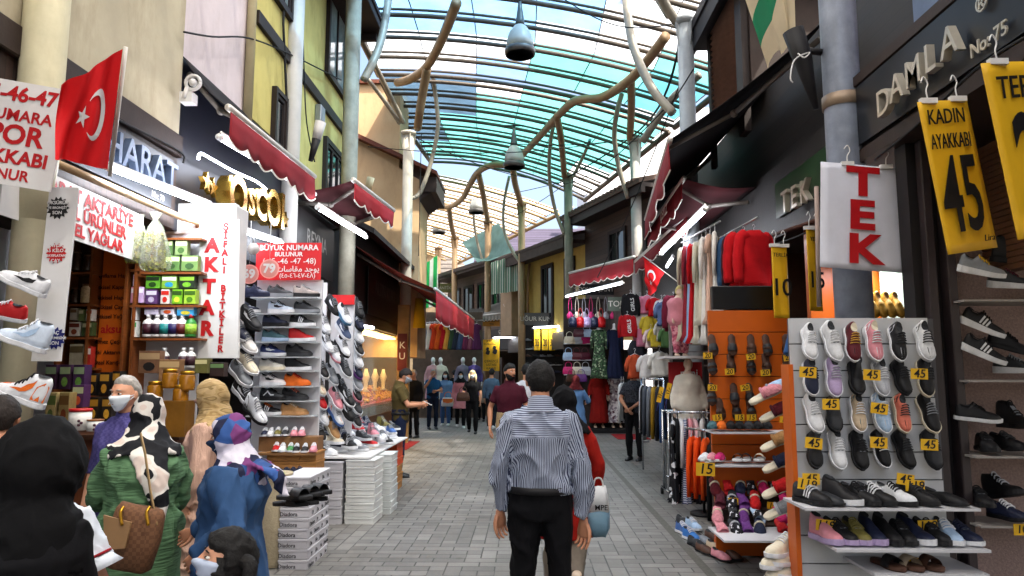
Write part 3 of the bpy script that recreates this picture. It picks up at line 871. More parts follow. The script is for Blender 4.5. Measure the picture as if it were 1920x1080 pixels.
def xr(y): return 3.95 if y < 14.5 else 3.95 - (y - 14.5) * .215
stA = [((xl(y), y), (xr(y), y)) for y in [-5 + i * .98 for i in range(0, 23)]]
def glA(i, j):
 y = -5 + i * .98
 if y < 8: return 'milk'
 r = random.Random(i * 31 + j).random()
 if y < 13.2:
  return 'blue' if j < 4 else 'clear'
 if y < 14.4:
  return 'blue' if j < 3 else ('clear' if j < 5 else 'teal')
 if j < 3: return 'clear' if r < .7 else 'blue'
 if j > 4: return 'deep'
 return 'teal'
canopy('arched glass canopy of blue, haze whitened and teal panes over the near street', stA, glA, RIB)
stB = [((xl(y) + max(0, y - 20) * .08, y), (xr(y), y)) for y in [16.9 + i * .86 for i in range(0, 9)]]
def glB(i, j):
 if j == 0: return 'dark' if i < 6 else 'teal'
 if j == 1: return 'dark' if i < 3 else 'teal'
 if j == 2 and i < 1: return 'clear'
 if j == 5 and i > 4: return 'clear'
 return 'teal'
canopy('arched teal sheeted canopy bay over the middle of the street', stB, glB, RIB)
u_ = V((-.38, .925)); n_ = V((.925, .38))
stC = []
for i in range(0, 15):
 r_ = V((1.1, 24.6)) + u_ * (i * .95)
 l_ = r_ - V((.985, .17)) * 7.2
 stC.append((tuple(l_), tuple(r_)))
canopy('bare tan ribbed canopy bay with haze whitened panes over the far bend', stC, lambda i, j: 'clear', RIB2, zt=8.4, drop=1.3, rr=.05)
TAN = mat('#937a5a', .5, .05, var=.15, dirt=.25)
# S-shaped carrying tubes, props and bowed struts
def tubes(name, label, cat, paths, mt, group=None):
 m = MB()
 for pts, r in paths:
  if mt is TAN:      # the carrying tubes hang just under the panes
   pts = [p + (V((0, 0, CH)) - p) * .075 * max(0, min(1, (p.z - 7.3) / .8)) for p in pts]
  m.tube(pts, r, 10)
 return tag(m.build(name, mt), label, cat, group)
def smooth(pts, n=6):
 pts = [V(p) for p in pts]; o = []
 for i in range(len(pts) - 1):
  p0 = pts[max(0, i - 1)]; p1 = pts[i]; p2 = pts[i + 1]; p3 = pts[min(len(pts) - 1, i + 2)]
  for k in range(n):
   t = k / n
   o.append(.5 * ((2 * p1) + (p2 - p0) * t + (2 * p0 - 5 * p1 + 4 * p2 - p3) * t * t + (3 * p1 - p0 - 3 * p2 + p3) * t ** 3))
 return o + [pts[-1]]
GRP = 'curved carrying tubes under the canopy'
tubes('carrying_tube', 'thick tan tube curving from the cream column towards the blue panes', 'canopy tube',
      [(smooth([at(745, 155, 18.2), at(770, 148, 17.4), at(800, 125, 16.6), at(828, 75, 15.2), at(856, 5, 13.6)]), .1),
       (smooth([at(783, 240, 17.4), at(790, 190, 17.2), at(801, 128, 16.6)]), .1)], TAN, GRP)
tubes('carrying_tube', 'long tan S-shaped tube sweeping across the teal sheets', 'canopy tube',
      [(smooth([at(1248, 68, 13.6), at(1215, 112, 14.5), at(1180, 150, 15.4), at(1130, 182, 16.5), at(1080, 189, 17.2), at(1048, 215, 18.4), at(1015, 252, 20.2), at(980, 290, 22.4)]), .1),
       (smooth([at(1181, 258, 17.3), at(1184, 200, 16.5), at(1183, 150, 15.4)]), .09),
       (smooth([at(1058, 328, 20.6), at(1052, 260, 19.6), at(1044, 218, 18.4)]), .09)], TAN, GRP)
tubes('carrying_tube', 'pale tan S-shaped tube snaking over the far bend', 'canopy tube',
      [(smooth([at(960, 312, 23), at(925, 309, 23.2), at(897, 322, 24), at(880, 348, 25.4), at(866, 373, 27), at(842, 388, 28.4), at(812, 388, 29), at(797, 412, 31), at(788, 434, 33)]), .1),
       (smooth([at(915, 418, 26.8), at(906, 365, 25.8), at(897, 325, 24.1)]), .1),
       (smooth([at(853, 450, 30), at(846, 420, 29.2), at(842, 390, 28.4)]), .1),
       (smooth([at(978, 385, 24), at(966, 345, 23.6), at(962, 315, 23)]), .1)], TAN, GRP)
GB = 'bowed and straight struts under the canopy'
GST = mat('#9a9486', .45, .2, var=.15, dirt=.25)
for lab, pts, r in [
 ('grey bowed strut rising from the greenish column into the blue panes', [at(682, 150, 11.5), at(700, 115, 11.6), at(716, 70, 11.9), at(728, 0, 12.3), at(732, -60, 12.8)], .07),
 ('bowed strut hanging right of the cream column', [at(812, 145, 17.0), at(818, 190, 17.2), at(821, 240, 17.4), at(808, 305, 17.6), at(788, 360, 17.6), at(772, 372, 17.5)], .055),
 ('pale bowed strut crossing down to the wide capital column', [at(1172, -40, 12.4), at(1177, 30, 12.1), at(1190, 95, 11.8), at(1222, 165, 11.5), at(1262, 212, 11.3)], .075),
 ('bowed strut left of the column before the white block', [at(1172, 158, 16.0), at(1158, 205, 16.4), at(1152, 255, 16.9), at(1160, 312, 17.2), at(1178, 372, 17.3)], .06),
 ('bowed strut left of the brownish column', [at(1042, 215, 18.6), at(1032, 270, 19.3), at(1030, 330, 20), at(1040, 390, 20.5), at(1058, 440, 20.6)], .055),
 ('thin bowed strut by the brown column above the striped cloth', [at(955, 330, 23.4), at(945, 380, 23.8), at(945, 430, 24), at(960, 470, 24), at(974, 490, 24)], .05),
 ('thin bowed strut beside the far tan column', [at(895, 345, 26), at(888, 395, 26.5), at(893, 445, 26.8), at(905, 490, 26.8)], .05),
 ('straight strut from the cream column capital up to the near rib', [at(757, 230, 17.4), at(722, 160, 16.4), at(687, 88, 15.4)], .06),
 ('white straight strut below its twin at the cream column', [at(750, 232, 17.4), at(720, 188, 17.0), at(688, 147, 16.5)], .055),
 ('straight strut from the wide capital column up to the teal sheets', [at(1205, 265, 13), at(1258, 188, 12.4), at(1312, 140, 11.9)], .07),
 ('short strut fanning right from the brownish column capital', [at(1075, 330, 20.6), at(1095, 290, 20), at(1112, 250, 19.2)], .05),
 ('thick strut rising right from the wide capital out of view', [at(1268, 40, 11.25), at(1245, 5, 11.0), at(1225, -40, 10.6)], .08),
 ('second thick strut leaning over the wide capital', [at(1255, 30, 11.25), at(1230, -10, 11.4), at(1205, -40, 11.8)], .07),
]:
 tubes('canopy_strut', lab, 'strut', [(smooth(pts), r)], GST, GB)
# wires strung across the street
wires = [((812, 245, 17.4), (1180, 262, 17.3)), ((1172, 262, 17.3), (690, 275, 17)), ((763, 250, 17.4), (1065, 345, 20.6)),
         ((1250, 200, 11.3), (1060, 345, 20.4)), ((1300, 130, 10), (1180, 262, 17.3)), ((800, 370, 30), (1060, 340, 20.6)), ((790, 250, 17.4), (785, 480, 17.4)),
         ((1310, 60, 11), (1120, 520, 17)), ((1060, 0, 12), (1260, 45, 11.2)), ((900, 420, 26), (1060, 345, 20.6))]
for i, (a, b_) in enumerate(wires):
 p, q = at(*a), at(*b_)
 pts = [p.lerp(q, t / 10) - V((0, 0, .25 * math.sin(math.pi * t / 10))) for t in range(11)]
 tag(MB().tube(pts, .011, 5).build('overhead_wire', RUBBER), 'thin black wire strung between the canopy columns', 'wire', 'wires strung under the canopy')
m = MB()
for k in range(3):
 m.tube(smooth([at(1276, 40, 11.2) + V((k * .04, 0, 0)), at(1268, 110, 11.6), at(1250, 170, 12.2), at(1225, 215, 13.5 + k * .2), at(1186, 255, 17), at(1120, 300, 19), at(1060, 335, 20.6)]), .02, 6)
tag(m.build('cable_bundle', RUBBER), 'thick sagging bundle of black cables tied to the right column capitals', 'cable')
# pendant lamps
def lamp(px, y_ring, Y, d, label):
 c = at(px, y_ring, Y)
 r = d / 2
 o = thing('pendant_lamp', label, 'lamp', c, 0, 'industrial pendant lamps over the street')
 MB().lathe([(r * 1.02, -.06 * d), (r * 1.05, .1 * d), (r * .98, .16 * d), (r * .9, .16 * d), (r * .92, -.06 * d)], c, 24).build('ring', mat('#5b5a58', .4, .5, var=.15), o)
 MB().lathe([(r * .93, .165 * d), (r * .92, .42 * d), (r * .75, .72 * d), (r * .42, .95 * d), (r * .3, 1.0 * d), (r * .28, .99 * d), (r * .4, .92 * d), (r * .72, .7 * d), (r * .88, .41 * d), (r * .9, .17 * d)], c, 24).build('glass_dome', sheet('#e6e8e4', .1, .6, .1, 4, .06), o)
 MB().lathe([(r * .36, .96 * d), (r * .3, 1.15 * d), (r * .18, 1.55 * d), (r * .12, 1.85 * d), (r * .02, 1.87 * d)], c, 16).build('neck', mat('#565a58', .4, .5, var=.15), o)
 MB().lathe([(r * .03, .1 * d), (r * .5, .02 * d), (r * .9, -.05 * d), (r * .88, -.055 * d), (r * .02, .06 * d)], c, 20).build('reflector', mat('#8a6a58', .25, .6, var=.2), o)
 m = MB().tube([c + V((0, 0, 1.86 * d)), c + V((0, 0, 2.1 * d))], .012, 6)
 m.tube([c + V((-r * .9, 0, 1.98 * d)), c + V((r * .9, 0, 1.98 * d))], .022, 6)
 m.build('hanger', RUBBER, o)
lamp(975, 100, 12.6, .54, 'large glass domed lamp nearest under the blue panes')
lamp(964, 312, 17.8, .54, 'glass domed lamp hanging below the teal sheets in mid street')
lamp(893, 398, 26, .56, 'lamp hanging over the bend beside the striped cloth')
lamp(823, 436, 31, .56, 'farthest small lamp hanging at the end of the street')
# ---------------------------------------------------------------- figure kit
TS = bpy.data.scenes.new('scratch')
def remesh(mb, voxel, smooth=3, fac=.5):
 me = mb.mesh('scratch')
 o = bpy.data.objects.new('scratch', me)
 TS.collection.objects.link(o)
 md = o.modifiers.new('r', 'REMESH'); md.mode = 'VOXEL'; md.voxel_size = voxel
 if smooth:
  ms = o.modifiers.new('s', 'SMOOTH'); ms.iterations = smooth; ms.factor = fac
 vl = TS.view_layers[0]
 vl.update()
 ev = o.evaluated_get(vl.depsgraph)
 me2 = bpy.data.meshes.new_from_object(ev)
 bpy.data.objects.remove(o); bpy.data.meshes.remove(me)
 me2.polygons.foreach_set('use_smooth', [True] * len(me2.polygons))
 return me2
def crumple(me, amp, freq=7.0, sx=(1, 1, .45), seed=0.0, zmin=None):
 nr = [v.normal.copy() for v in me.vertices]
 for v, n_ in zip(me.vertices, nr):
  p = v.co
  q = V((p.x * sx[0], p.y * sx[1], p.z * sx[2])) * freq + V((seed, seed * 2, -seed))
  w = V((noise.noise(q * .6), noise.noise(q * .6 + V((7, 7, 7))), noise.noise(q * .6 - V((4, 4, 4)))))
  a = abs(noise.noise(q + w * 1.2)); b_ = abs(noise.noise(q * 2.1 + w + V((5, 1, 3))))
  v.co = p + n_ * amp * (1.5 * (1 - min(1, a * 2.6)) ** 2 + .8 * (1 - min(1, b_ * 2.6)) ** 2 - .8)
 me.update()
def add_me(me, name, mats, parent):
 o = link(me, name, mats, parent)
 WM[o.name] = WM[parent.name].copy()
 return o
def head_r(d):
 """surface of a head in direction d (x right, y forward, z up), unit scale about .11 m"""
 x, y, z = d
 rx, ry, rz = .074, .094, .114
 k = 1 / math.sqrt((x / rx) ** 2 + (y / ry) ** 2 + (z / rz) ** 2)
 p = V((x * k, y * k, z * k))
 zz = p.z / .114
 if zz < 0:
  p.x *= 1 + .26 * zz * (1 if y > -.2 else 1.3)
  if y > 0: p.y *= 1 - .02 * zz
  else: p.y *= 1 + .42 * zz
 if y < 0: p.y *= 1.06
 def g(cx, cz, w, wz): return math.exp(-((p.x - cx) / w) ** 2 - ((p.z - cz) / wz) ** 2) if y > .25 else 0
 p.y += .026 * g(0, -.022, .013, .018) + .012 * g(0, .004, .009, .022)
 p.y -= .012 * (g(.032, .008, .017, .013) + g(-.032, .008, .017, .013))
 p.y += .006 * (g(.03, .032, .024, .009) + g(-.03, .032, .024, .009))
 p.y += .009 * g(0, -.058, .02, .008) + .010 * g(0, -.092, .022, .016) - .004 * g(0, -.072, .02, .006)
 return p
def head_mesh(mb, c, M3, s, nu=24, nv=18, mi=0, shell=None, thick=.01, rough=0.0, seed=0):
 rings = []
 for j in range(1, nv):
  t = math.pi * j / nv
  ring = []
  for k in range(nu):
   a = 2 * math.pi * k / nu
   d = V((math.sin(t) * math.cos(a), math.sin(t) * math.sin(a), -math.cos(t)))
   p = head_r(d)
   if shell is not None:
    w = max(0.0, min(1.0, shell(d)))
    e = thick * w - .012 * (1 - w)
    if rough and w > .3: e += rough * noise.noise(d * 5 + V((seed, 0, 0)))+ rough * .6 * noise.noise(d * 14 + V((seed, 3, 0)))
    p = p + d * e
   ring.append(c + M3 @ (p * s))
  rings.append(ring)
 mb.loft(rings, mi, True, True)
def face_bits(mb, c, M3, s, ears=True):
 def W(x, y, z): return c + M3 @ (V((x, y, z)) * s)
 for sx in (-1, 1):
  if ears:
   b_ = MB().ball((0, 0, 0), (.011, .02, .032), 8, 6)
   b_.v = [W(p.x + sx * .077, p.y - .008, p.z - .002) for p in b_.v]
   mb.merge(b_)
  e = MB().ball((0, 0, 0), (.0135, .0115, .0068), 8, 6, mi=1)
  e.v = [W(p.x + sx * .031, p.y + .079, p.z + .008) for p in e.v]
  mb.merge(e)
  e = MB().ball((0, 0, 0), (.0076, .0048, .0066), 8, 6, mi=2)
  e.v = [W(p.x + sx * .031, p.y + .0878, p.z + .0085) for p in e.v]
  mb.merge(e)
  mb.tube([W(sx * .015, .094, .031), W(sx * .03, .094, .034), W(sx * .047, .082, .028)], [.0028 * s, .0038 * s, .002 * s], 6, mi=3)
 mb.tube([W(-.022, .088, -.06), W(0, .099, -.0585), W(.022, .088, -.06)], [.002 * s, .0042 * s, .002 * s], 6, mi=4)
def hand(mb, w, d, palm, s=1.0, side=1, curl=.5, lod=1, mi=0):
 """w wrist, d pointing along the hand, palm = palm normal; thumb on the given side of the palm"""
 d = V(d).normalized(); palm = V(palm); palm = (palm - d * palm.dot(d)).normalized()
 a = d.cross(palm) * side          # across, towards the thumb
 w = V(w)
 def P(f, ac, up): return w + d * (f * s) + a * (ac * s) + palm * (up * s)
 rings = []
 for f, hw, th in ((-.01, .026, .02), (.02, .032, .017), (.055, .041, .015), (.085, .042, .013), (.096, .034, .009)):
  rings.append([P(f, hw * math.cos(t), th * math.sin(t)) for t in [2 * math.pi * k / 10 for k in range(10)]])
 mb.loft(rings, mi)
 for i, (ac, ln, sp_) in enumerate(((.031, .07, .06), (.011, .079, .02), (-.010, .074, -.02), (-.030, .058, -.07))):
  c_ = curl * (1 + .12 * i)
  p = P(.088, ac, 0); pts = [P(.075, ac, 0), p]; ang = c_ * .5
  for k, fr in enumerate((.45, .32, .25)):
   dd = d * math.cos(ang) + palm * math.sin(ang) + a * sp_
   p = p + dd * (ln * fr * s); pts.append(p); ang += c_ * .8
  mb.tube(pts, [.0088 * s, .0092 * s, .0088 * s, .0078 * s, .0066 * s], 7, mi, round_caps=True)
 p0 = P(.02, .024, .004); p1 = P(.05, .045, .012 + .01 * curl); p2 = P(.077, .054, .02 + .022 * curl); p3 = P(.1, .053, .026 + .034 * curl)
 mb.tube([p0, p1, p2, p3], [.014 * s, .0125 * s, .0105 * s, .0085 * s], 7, mi, round_caps=True)
JD = dict(pel=(0, 0, .95), wai=(0, 0, 1.10), che=(0, -.01, 1.30), nec=(0, -.025, 1.485), hea=(0, .012, 1.625),
          sL=(-.162, -.02, 1.378), eL=(-.222, -.035, 1.13), wL=(-.228, .045, .885), hL=(-.088, 0, .92), kL=(-.1, .015, .5), aL=(-.105, -.025, .085),
          sR=(.162, -.02, 1.378), eR=(.222, -.035, 1.13), wR=(.228, .045, .885), hR=(.088, 0, .92), kR=(.1, .015, .5), aR=(.105, -.025, .085))
def torso(mb, J, g=0.0, fat=0.0, fem=0.0, lo=0, mi=0, n=20, top_neck=True):
 P = J['pel']; Wp = J['wai']; C = J['che']; N = J['nec']
 st = [(P + (P - Wp).normalized() * .10, .13, .095), (P + (P - Wp).normalized() * .04, .168 + fem * .012, .118), (P.lerp(Wp, .3), .166 + fem * .012, .115), (Wp, .146 - fem * .012 + fat * .6, .105 + fat),
          (Wp.lerp(C, .5), .156 - fem * .012 + fat * .5, .113 + fat * .9), (C, .174 - fem * .012 + fat * .3, .122 + fat * .5 + fem * .012), (C.lerp(N, .4), .17 - fem * .014, .106 + fat * .3), (C.lerp(N, .62), .15 - fem * .012, .09), (C.lerp(N, .8), .112, .078), (C.lerp(N, .94), .078, .068)]
 if top_neck: st += [(N, .06, .062), (N.lerp(J['hea'], .35), .054, .058)]
 st = st[lo:]
 sh = (J['sR'] - J['sL']).normalized()
 hp = (J['hR'] - J['hL']).normalized()
 rings = []
 for i, (p, a, b_) in enumerate(st):
  t = (st[min(i + 1, len(st) - 1)][0] - st[max(0, i - 1)][0]).normalized()
  ax = hp.lerp(sh, min(1, i / 6)); ax = (ax - t * ax.dot(t)).normalized()
  fw = t.cross(ax)
  gg = g if i > 0 else g * .6
  rings.append([p + ax * (a + gg) * (abs(math.cos(q)) ** .85) * (1 if math.cos(q) >= 0 else -1) + fw * (b_ + gg) * math.sin(q) for q in [2 * math.pi * k / n for k in range(n)]])
 mb.loft(rings, mi)
def arm(mb, J, s_, g=0.0, upto='w', mi=0, fat=0.0, cut=1.0, flare=0):
 S, E, Wr = J['s' + s_], J['e' + s_], J['w' + s_]
 inn = J['che'].lerp(J['nec'], .5)
 pts = [S.lerp(inn, .35), S, S.lerp(E, .3), S.lerp(E, .65)]
 rs = [.05 + g, .055 + g + fat * .2, .047 + g, .043 + g]
 if upto == 'short':
  pts = pts[:3] + [S.lerp(E, .72)]; rs = rs[:3] + [.054 + g + flare]
  mb.tube(pts, rs, 14, mi); return
 if upto == 'elbow':
  pts += [E, E.lerp(Wr, .15)]; rs += [.043 + g, .044 + g]
  mb.tube(pts, rs, 14, mi); return
 pts += [E, E.lerp(Wr, .25), E.lerp(Wr, .6), E.lerp(Wr, cut)]
 rs += [.041 + g, .043 + g, .036 + g, .028 + g * (.8 if upto == 'w' else .6)]
 mb.tube(pts, rs, 14, mi)
def leg(mb, J, s_, g=0.0, mi=0, cut=1.0, g2=None):
 H, K, A = J['h' + s_], J['k' + s_], J['a' + s_]
 g2 = g if g2 is None else g2
 pts = [H + (J['pel'] - J['wai']) * -.15, H, H.lerp(K, .35), H.lerp(K, .75), K, K.lerp(A, .3), K.lerp(A, .65), K.lerp(A, cut)]
 rs = [.08 + g, .09 + g, .083 + g, .064 + g, .056 + g, .058 + g2, .046 + g2, .037 + g2]
 mb.tube(pts, rs, 16, mi)
def foot(mb, A, fw, s=1.0, tip=0.0, mi=0, L=.27):
 fw = V(fw).normalized(); side = V((fw.y, -fw.x, 0)); side = side.normalized() if side.length > .01 else V((1, 0, 0))
 up = side.cross(fw)
 o = A - up * .085 * s
 rings = []
 for t, w, h in ((-.3, .022, .045), (-.27, .036, .075), (-.12, .04, .1), (.1, .042, .085), (.35, .049, .06), (.55, .045, .045), (.66, .03, .034), (.7, .012, .022)):
  rings.append([o + fw * (t * L * s) + side * (w * s * math.cos(q)) + up * (h * s * (.5 + .5 * math.sin(q)) * 1.0) for q in [2 * math.pi * k / 12 for k in range(12)]])
 mb.loft(rings, mi)
def rot3(yaw=0, pitch=0, roll=0):
 return Matrix.Rotation(yaw, 3, 'Z') @ Matrix.Rotation(pitch, 3, 'X') @ Matrix.Rotation(roll, 3, 'Y')
SKIN = mat('#b07a5c', .5, var=.08, scale=14, spec=.35)
SKIN_P = mat('#c48f72', .5, var=.08, scale=14, spec=.35)
SKIN_D = mat('#94644a', .5, var=.08, scale=14, spec=.35)
EYEW = mat('#d8d2c8', .2, var=.02)
IRIS = mat('#1e120c', .15, var=.1)
LIP = mat('#8f4a42', .5, var=.1)
HAIR_B = mat('#0b0908', .75, var=.35, scale=30, bump=.6, bscale=60)
HAIR_BR = mat('#1a110c', .75, var=.35, scale=30, bump=.6, bscale=60)
HAIR_G = mat('#96918a', .55, var=.25, scale=30, bump=.6, bscale=60)
HAIR_BL = mat('#c9b48c', .5, var=.25, scale=25, bump=.6, bscale=60)
MASKM = mat('#d3dbe2', .8, var=.04, bump=.2, bscale=20)
def hair_region(style):
 def f(d):
  x, y, z = d
  if style == 'short':      # hairline above the brow, down to the nape
   line = .52 if y > .45 else (.52 - (.45 - y) * 1.15)
   if abs(x) > .75 and -.5 < y < .4: line = max(line, -.05)
   return (z - max(line, -.62)) * 6 + .5
  if style == 'balding':
   line = .72 if y > .2 else (.72 - (.2 - y) * 1.5)
   return (z - max(line, -.55)) * 6 + .5
  if style == 'long':
   return 6 * (z - (.5 if y > .35 else (.5 - (.35 - y) * 3.2))) + .5
 return f
def beard_region(d):
 x, y, z = d
 if y < -.05: return 0
 a = (-.43 - z) * 8 + (0 if abs(x) < .45 else (abs(x) - .45) * 4)
 if abs(x) < .3 and -.62 < z < -.36 and y > .5: return 1 if z > -.44 else .05
 return a
def mask_region(d):
 x, y, z = d
 if y < .2: return 0
 return min((.02 - z + .06 * abs(x)) * 9, (y - .28) * 7)
def scarf_region(d, tight=True):
 x, y, z = d
 if y < .2: return 1
 r_ = (x / .60) ** 2 + ((z + .12) / .66) ** 2
 return (r_ - 1) * 4 + .2 if y > .2 else 1
def person(label, pos, face, H=1.72, J=None, lod=1, skin=SKIN, top=None, bottom=None, hair=None, scarf=None, mask=False, beard=None,
           shoes='#1a1a1c', fat=0.0, fem=0.0, look=(0, 0), group=None, name='person', cat='person', z=0.0, hands=(.5, .5), head_scale=1.0, palms=None, nofeet=False, sole=None):
 """face = heading in degrees, 0 looks down the street (+Y), 180 towards the camera"""
 s = H / 1.75
 j = {k: V(v) * s for k, v in {**JD, **(J or {})}.items()}
 o = thing(name, label, cat, (pos[0], pos[1], z), R(face), group)
 vox = (.011, .018, .028)[lod] * (1 if lod else 1)
 M3 = rot3(R(look[0]), R(look[1]))
 hc = j['hea'] + M3 @ V((0, .012, 0)) * s
 # ---- body, one continuous surface
 bm = MB()
 torso(bm, j, -.012 * s, fat * .8, fem)
 for q in 'LR':
  arm(bm, j, q, -.001 if (top or {}).get('sleeve') in ('short', 'elbow') else -.011); leg(bm, j, q, -.012)
 bm.tube([j['nec'] - V((0, 0, .03)), j['nec'], hc - V((0, .015, .05)) * s], [.062 * s, .056 * s, .056 * s], 14)
 me = remesh(bm, vox, 3)
 b2_ = MB()
 b2_.add([v.co for v in me.vertices], [tuple(p.vertices) for p in me.polygons], 0, True)
 bpy.data.meshes.remove(me)
 head_mesh(b2_, hc, M3, s * head_scale, *((40, 30), (28, 22), (16, 12))[lod])
 mats = [skin, EYEW, IRIS, hair[1] if hair else HAIR_BR, LIP]
 if lod < 2 and cat != 'mannequin':
  face_bits(b2_, hc, M3, s * head_scale, ears=scarf is None)
 if cat == 'mannequin': mats = [skin]
 pl = palms or (V((1, 0, 0)), V((-1, 0, 0)))
 for i, q in enumerate('LR'):
  d = (j['w' + q] - j['e' + q]).normalized()
  hand(b2_, j['w' + q], d, pl[i], s * (.92 if fem else 1.0), side=1 if q == 'L' else -1, curl=hands[i])
 if cat == 'mannequin' and not nofeet:
  for q in 'LR': foot(b2_, j['a' + q], (0, 1, 0), s * .9)
 b2_.build('body', mats, o, world=False)
 # ---- clothing
 if top:
  mb = MB()
  g = top.get('g', .013) * s
  lo_ = top.get('long', 0)
  torso(mb, j, g, fat, fem, lo=top.get('tuck', 0), top_neck=False)
  if lo_:
   P = j['pel']; dn = (j['pel'] - j['wai']).normalized()
   fl = top.get('flare', .04)
   rg = []
   for k in range(6):
    t = k / 5
    c = P.lerp((j['kL'] + j['kR']) / 2, min(1, t * lo_ / .45)) if not top.get('straight') else P + V((0, 0, -t * lo_ * s))
    c = V((c.x, c.y, P.z + .08 - t * (lo_ + .08) * s))
    a, b_ = .178 * s + g + fl * t, (.125 * s + g + fl * t) + fat * .5
    rg.append([c + V((math.cos(q) * a * (1 + .05 * t * math.sin(5 * q + 1)), math.sin(q) * b_ * (1 + .06 * t * math.cos(6 * q)), 0)) for q in [2 * math.pi * k2 / 28 for k2 in range(28)]])
   mb.loft(rg, 0)
  sl = top.get('sleeve', 'w')
  for q in 'LR':
   arm(mb, j, q, g * top.get('ag', .95), sl, cut=top.get('cut', .97), fat=fat)
  me = remesh(mb, vox * .95, top.get('sm', 3))
  if top.get('fold', .006): crumple(me, top.get('fold', .006), top.get('freq', 6), seed=len(label))
  if top.get('stripe'):
   at_ = me.attributes.new('stripe', 'FLOAT', 'POINT')
   vals = []
   for v in me.vertices:
    p = v.co; best = None
    u = math.atan2(p.x, -(p.y - j['che'].y)) * .16
    if p.z > j['sL'].z - .075 * s and abs(p.x) < .165 * s: u = p.z
    for q in 'LR':
     for a, b_ in (('s' + q, 'e' + q), ('e' + q, 'w' + q)):
      A, B = j[a], j[b_]; ab = B - A
      t = max(0, min(1, (p - A).dot(ab) / ab.dot(ab)))
      dd = (p - A - ab * t).length
      if dd < .078 * s and abs(p.x) > .168 * s - (.02 if t > .4 or a[0] == 'e' else 0):
       r_ = p - A - ab * t
       u = math.atan2(r_.y, r_.x) * .055
    vals.append(u)
   at_.data.foreach_set('value', vals)
  ob = add_me(me, top.get('name', 'shirt'), top['m'], o)
  if top.get('collar'):
   N = j['nec']
   m = MB()
   rg = []
   for dz, r_ in ((-.05, .1), (-.02, .08), (.035, .07), (.04, .064), (-.03, .066)):
    rg.append([N + V((math.cos(q) * r_ * s, math.sin(q) * r_ * 1.08 * s + .006, dz * s - .018 * s * (math.sin(q)))) for q in [2 * math.pi * k / 20 for k in range(20)]])
   m.loft(rg, 0, True, False)
   m.build('collar', top.get('cm', top['m']), o, world=False)
 if bottom:
  kd = bottom.get('kind', 'trousers')
  mb = MB()
  if kd == 'trousers' or kd == 'shorts':
   g = bottom.get('g', .013) * s
   st = j['pel']; up = (j['wai'] - j['pel'])
   rg = []
   for t, a, b_ in ((-.7, .12, .10), (-.35, .168, .122), (.2, .170 + fem * .01, .12), (.4, .162 + fat * .3, .115 + fat * .7), (bottom.get('rise', .85), .158 + fat * .3, .112 + fat * .7)):
    c = st + up * t
    rg.append([c + V((math.cos(q) * (a * s + g), math.sin(q) * (b_ * s + g), 0)) for q in [2 * math.pi * k / 20 for k in range(20)]])
   mb.loft(rg)
   for q in 'LR': leg(mb, j, q, g * .6, cut=.35 if kd == 'shorts' else 1.02, g2=bottom.get('g2', .016) * s)
  else:
   hem = bottom.get('hem', .06); w = bottom.get('w', .30); k_ = bottom.get('folds', 9)
   top_z = j['wai'].z + .02
   rg = []
   for i in range(12):
    t = i / 11
    z_ = top_z + (hem - top_z) * t
    a = (.15 + fem * 0 + fat * .5) * s + (w - .15) * t ** .8 + .02 * math.sin(min(1, t * 3) * math.pi)
    b_ = (.115 + fat) * s + (w * .8 - .115) * t ** .8 + .02 * math.sin(min(1, t * 3) * math.pi)
    cx = j['wai'].lerp(j['pel'], min(1, t * 3))
    rg.append([V((cx.x + math.cos(q) * a * (1 + .07 * t * math.sin(k_ * q)), cx.y + math.sin(q) * b_ * (1 + .07 * t * math.sin(k_ * q + .7)), z_)) for q in [2 * math.pi * k / 40 for k in range(40)]])
   mb.loft(rg)
  me = remesh(mb, vox, 2)
  crumple(me, bottom.get('fold', .005), 6, seed=3 + len(label))
  add_me(me, bottom.get('name', 'trousers' if kd != 'skirt' else 'skirt'), bottom['m'], o)
  if bottom.get('belt'):
   c = j['wai'].lerp(j['pel'], .62)
   m = MB(); rg = []
   for dz, e in ((-.018, 0), (-.018, .004), (.018, .004), (.018, 0)):
    rg.append([c + V((math.cos(q) * (.160 * s + fat * .3 + .02 + e), math.sin(q) * (.116 * s + fat * .7 + .02 + e), dz)) for q in [2 * math.pi * k / 24 for k in range(24)]])
   m.loft(rg); m.build('belt', BLACKISH, o, world=False)
 if shoes and not nofeet:
  for q in 'LR':
   m = MB()
   dirv = V((0, 1, 0)) if abs(j['a' + q].z - .085 * s) < .04 * s else (V((0, .55, -.85)) if j['a' + q].y < j['k' + q].y else V((0, .9, .3)))
   foot(m, j['a' + q], dirv, s, L=.27 if not fem else .245)
   ob = m.build('shoe', mat(shoes, .45, var=.15), o, world=False)
   if sole:
    m = MB(); d_ = dirv.normalized(); up_ = V((1, 0, 0)).cross(d_)
    c = j['a' + q] - up_ * .088 * s + d_ * .055 * s
    M_ = frame(c, d_, up_)
    rg = [[M_ @ V((math.cos(t) * .048 * s * (1.05 if math.sin(t) > 0 else .9), math.sin(t) * .135 * s, zz)) for t in [2 * math.pi * k / 16 for k in range(16)]] for zz in (-.012, .014)]
    m.loft(rg); m.build('sole', sole, ob, world=False)
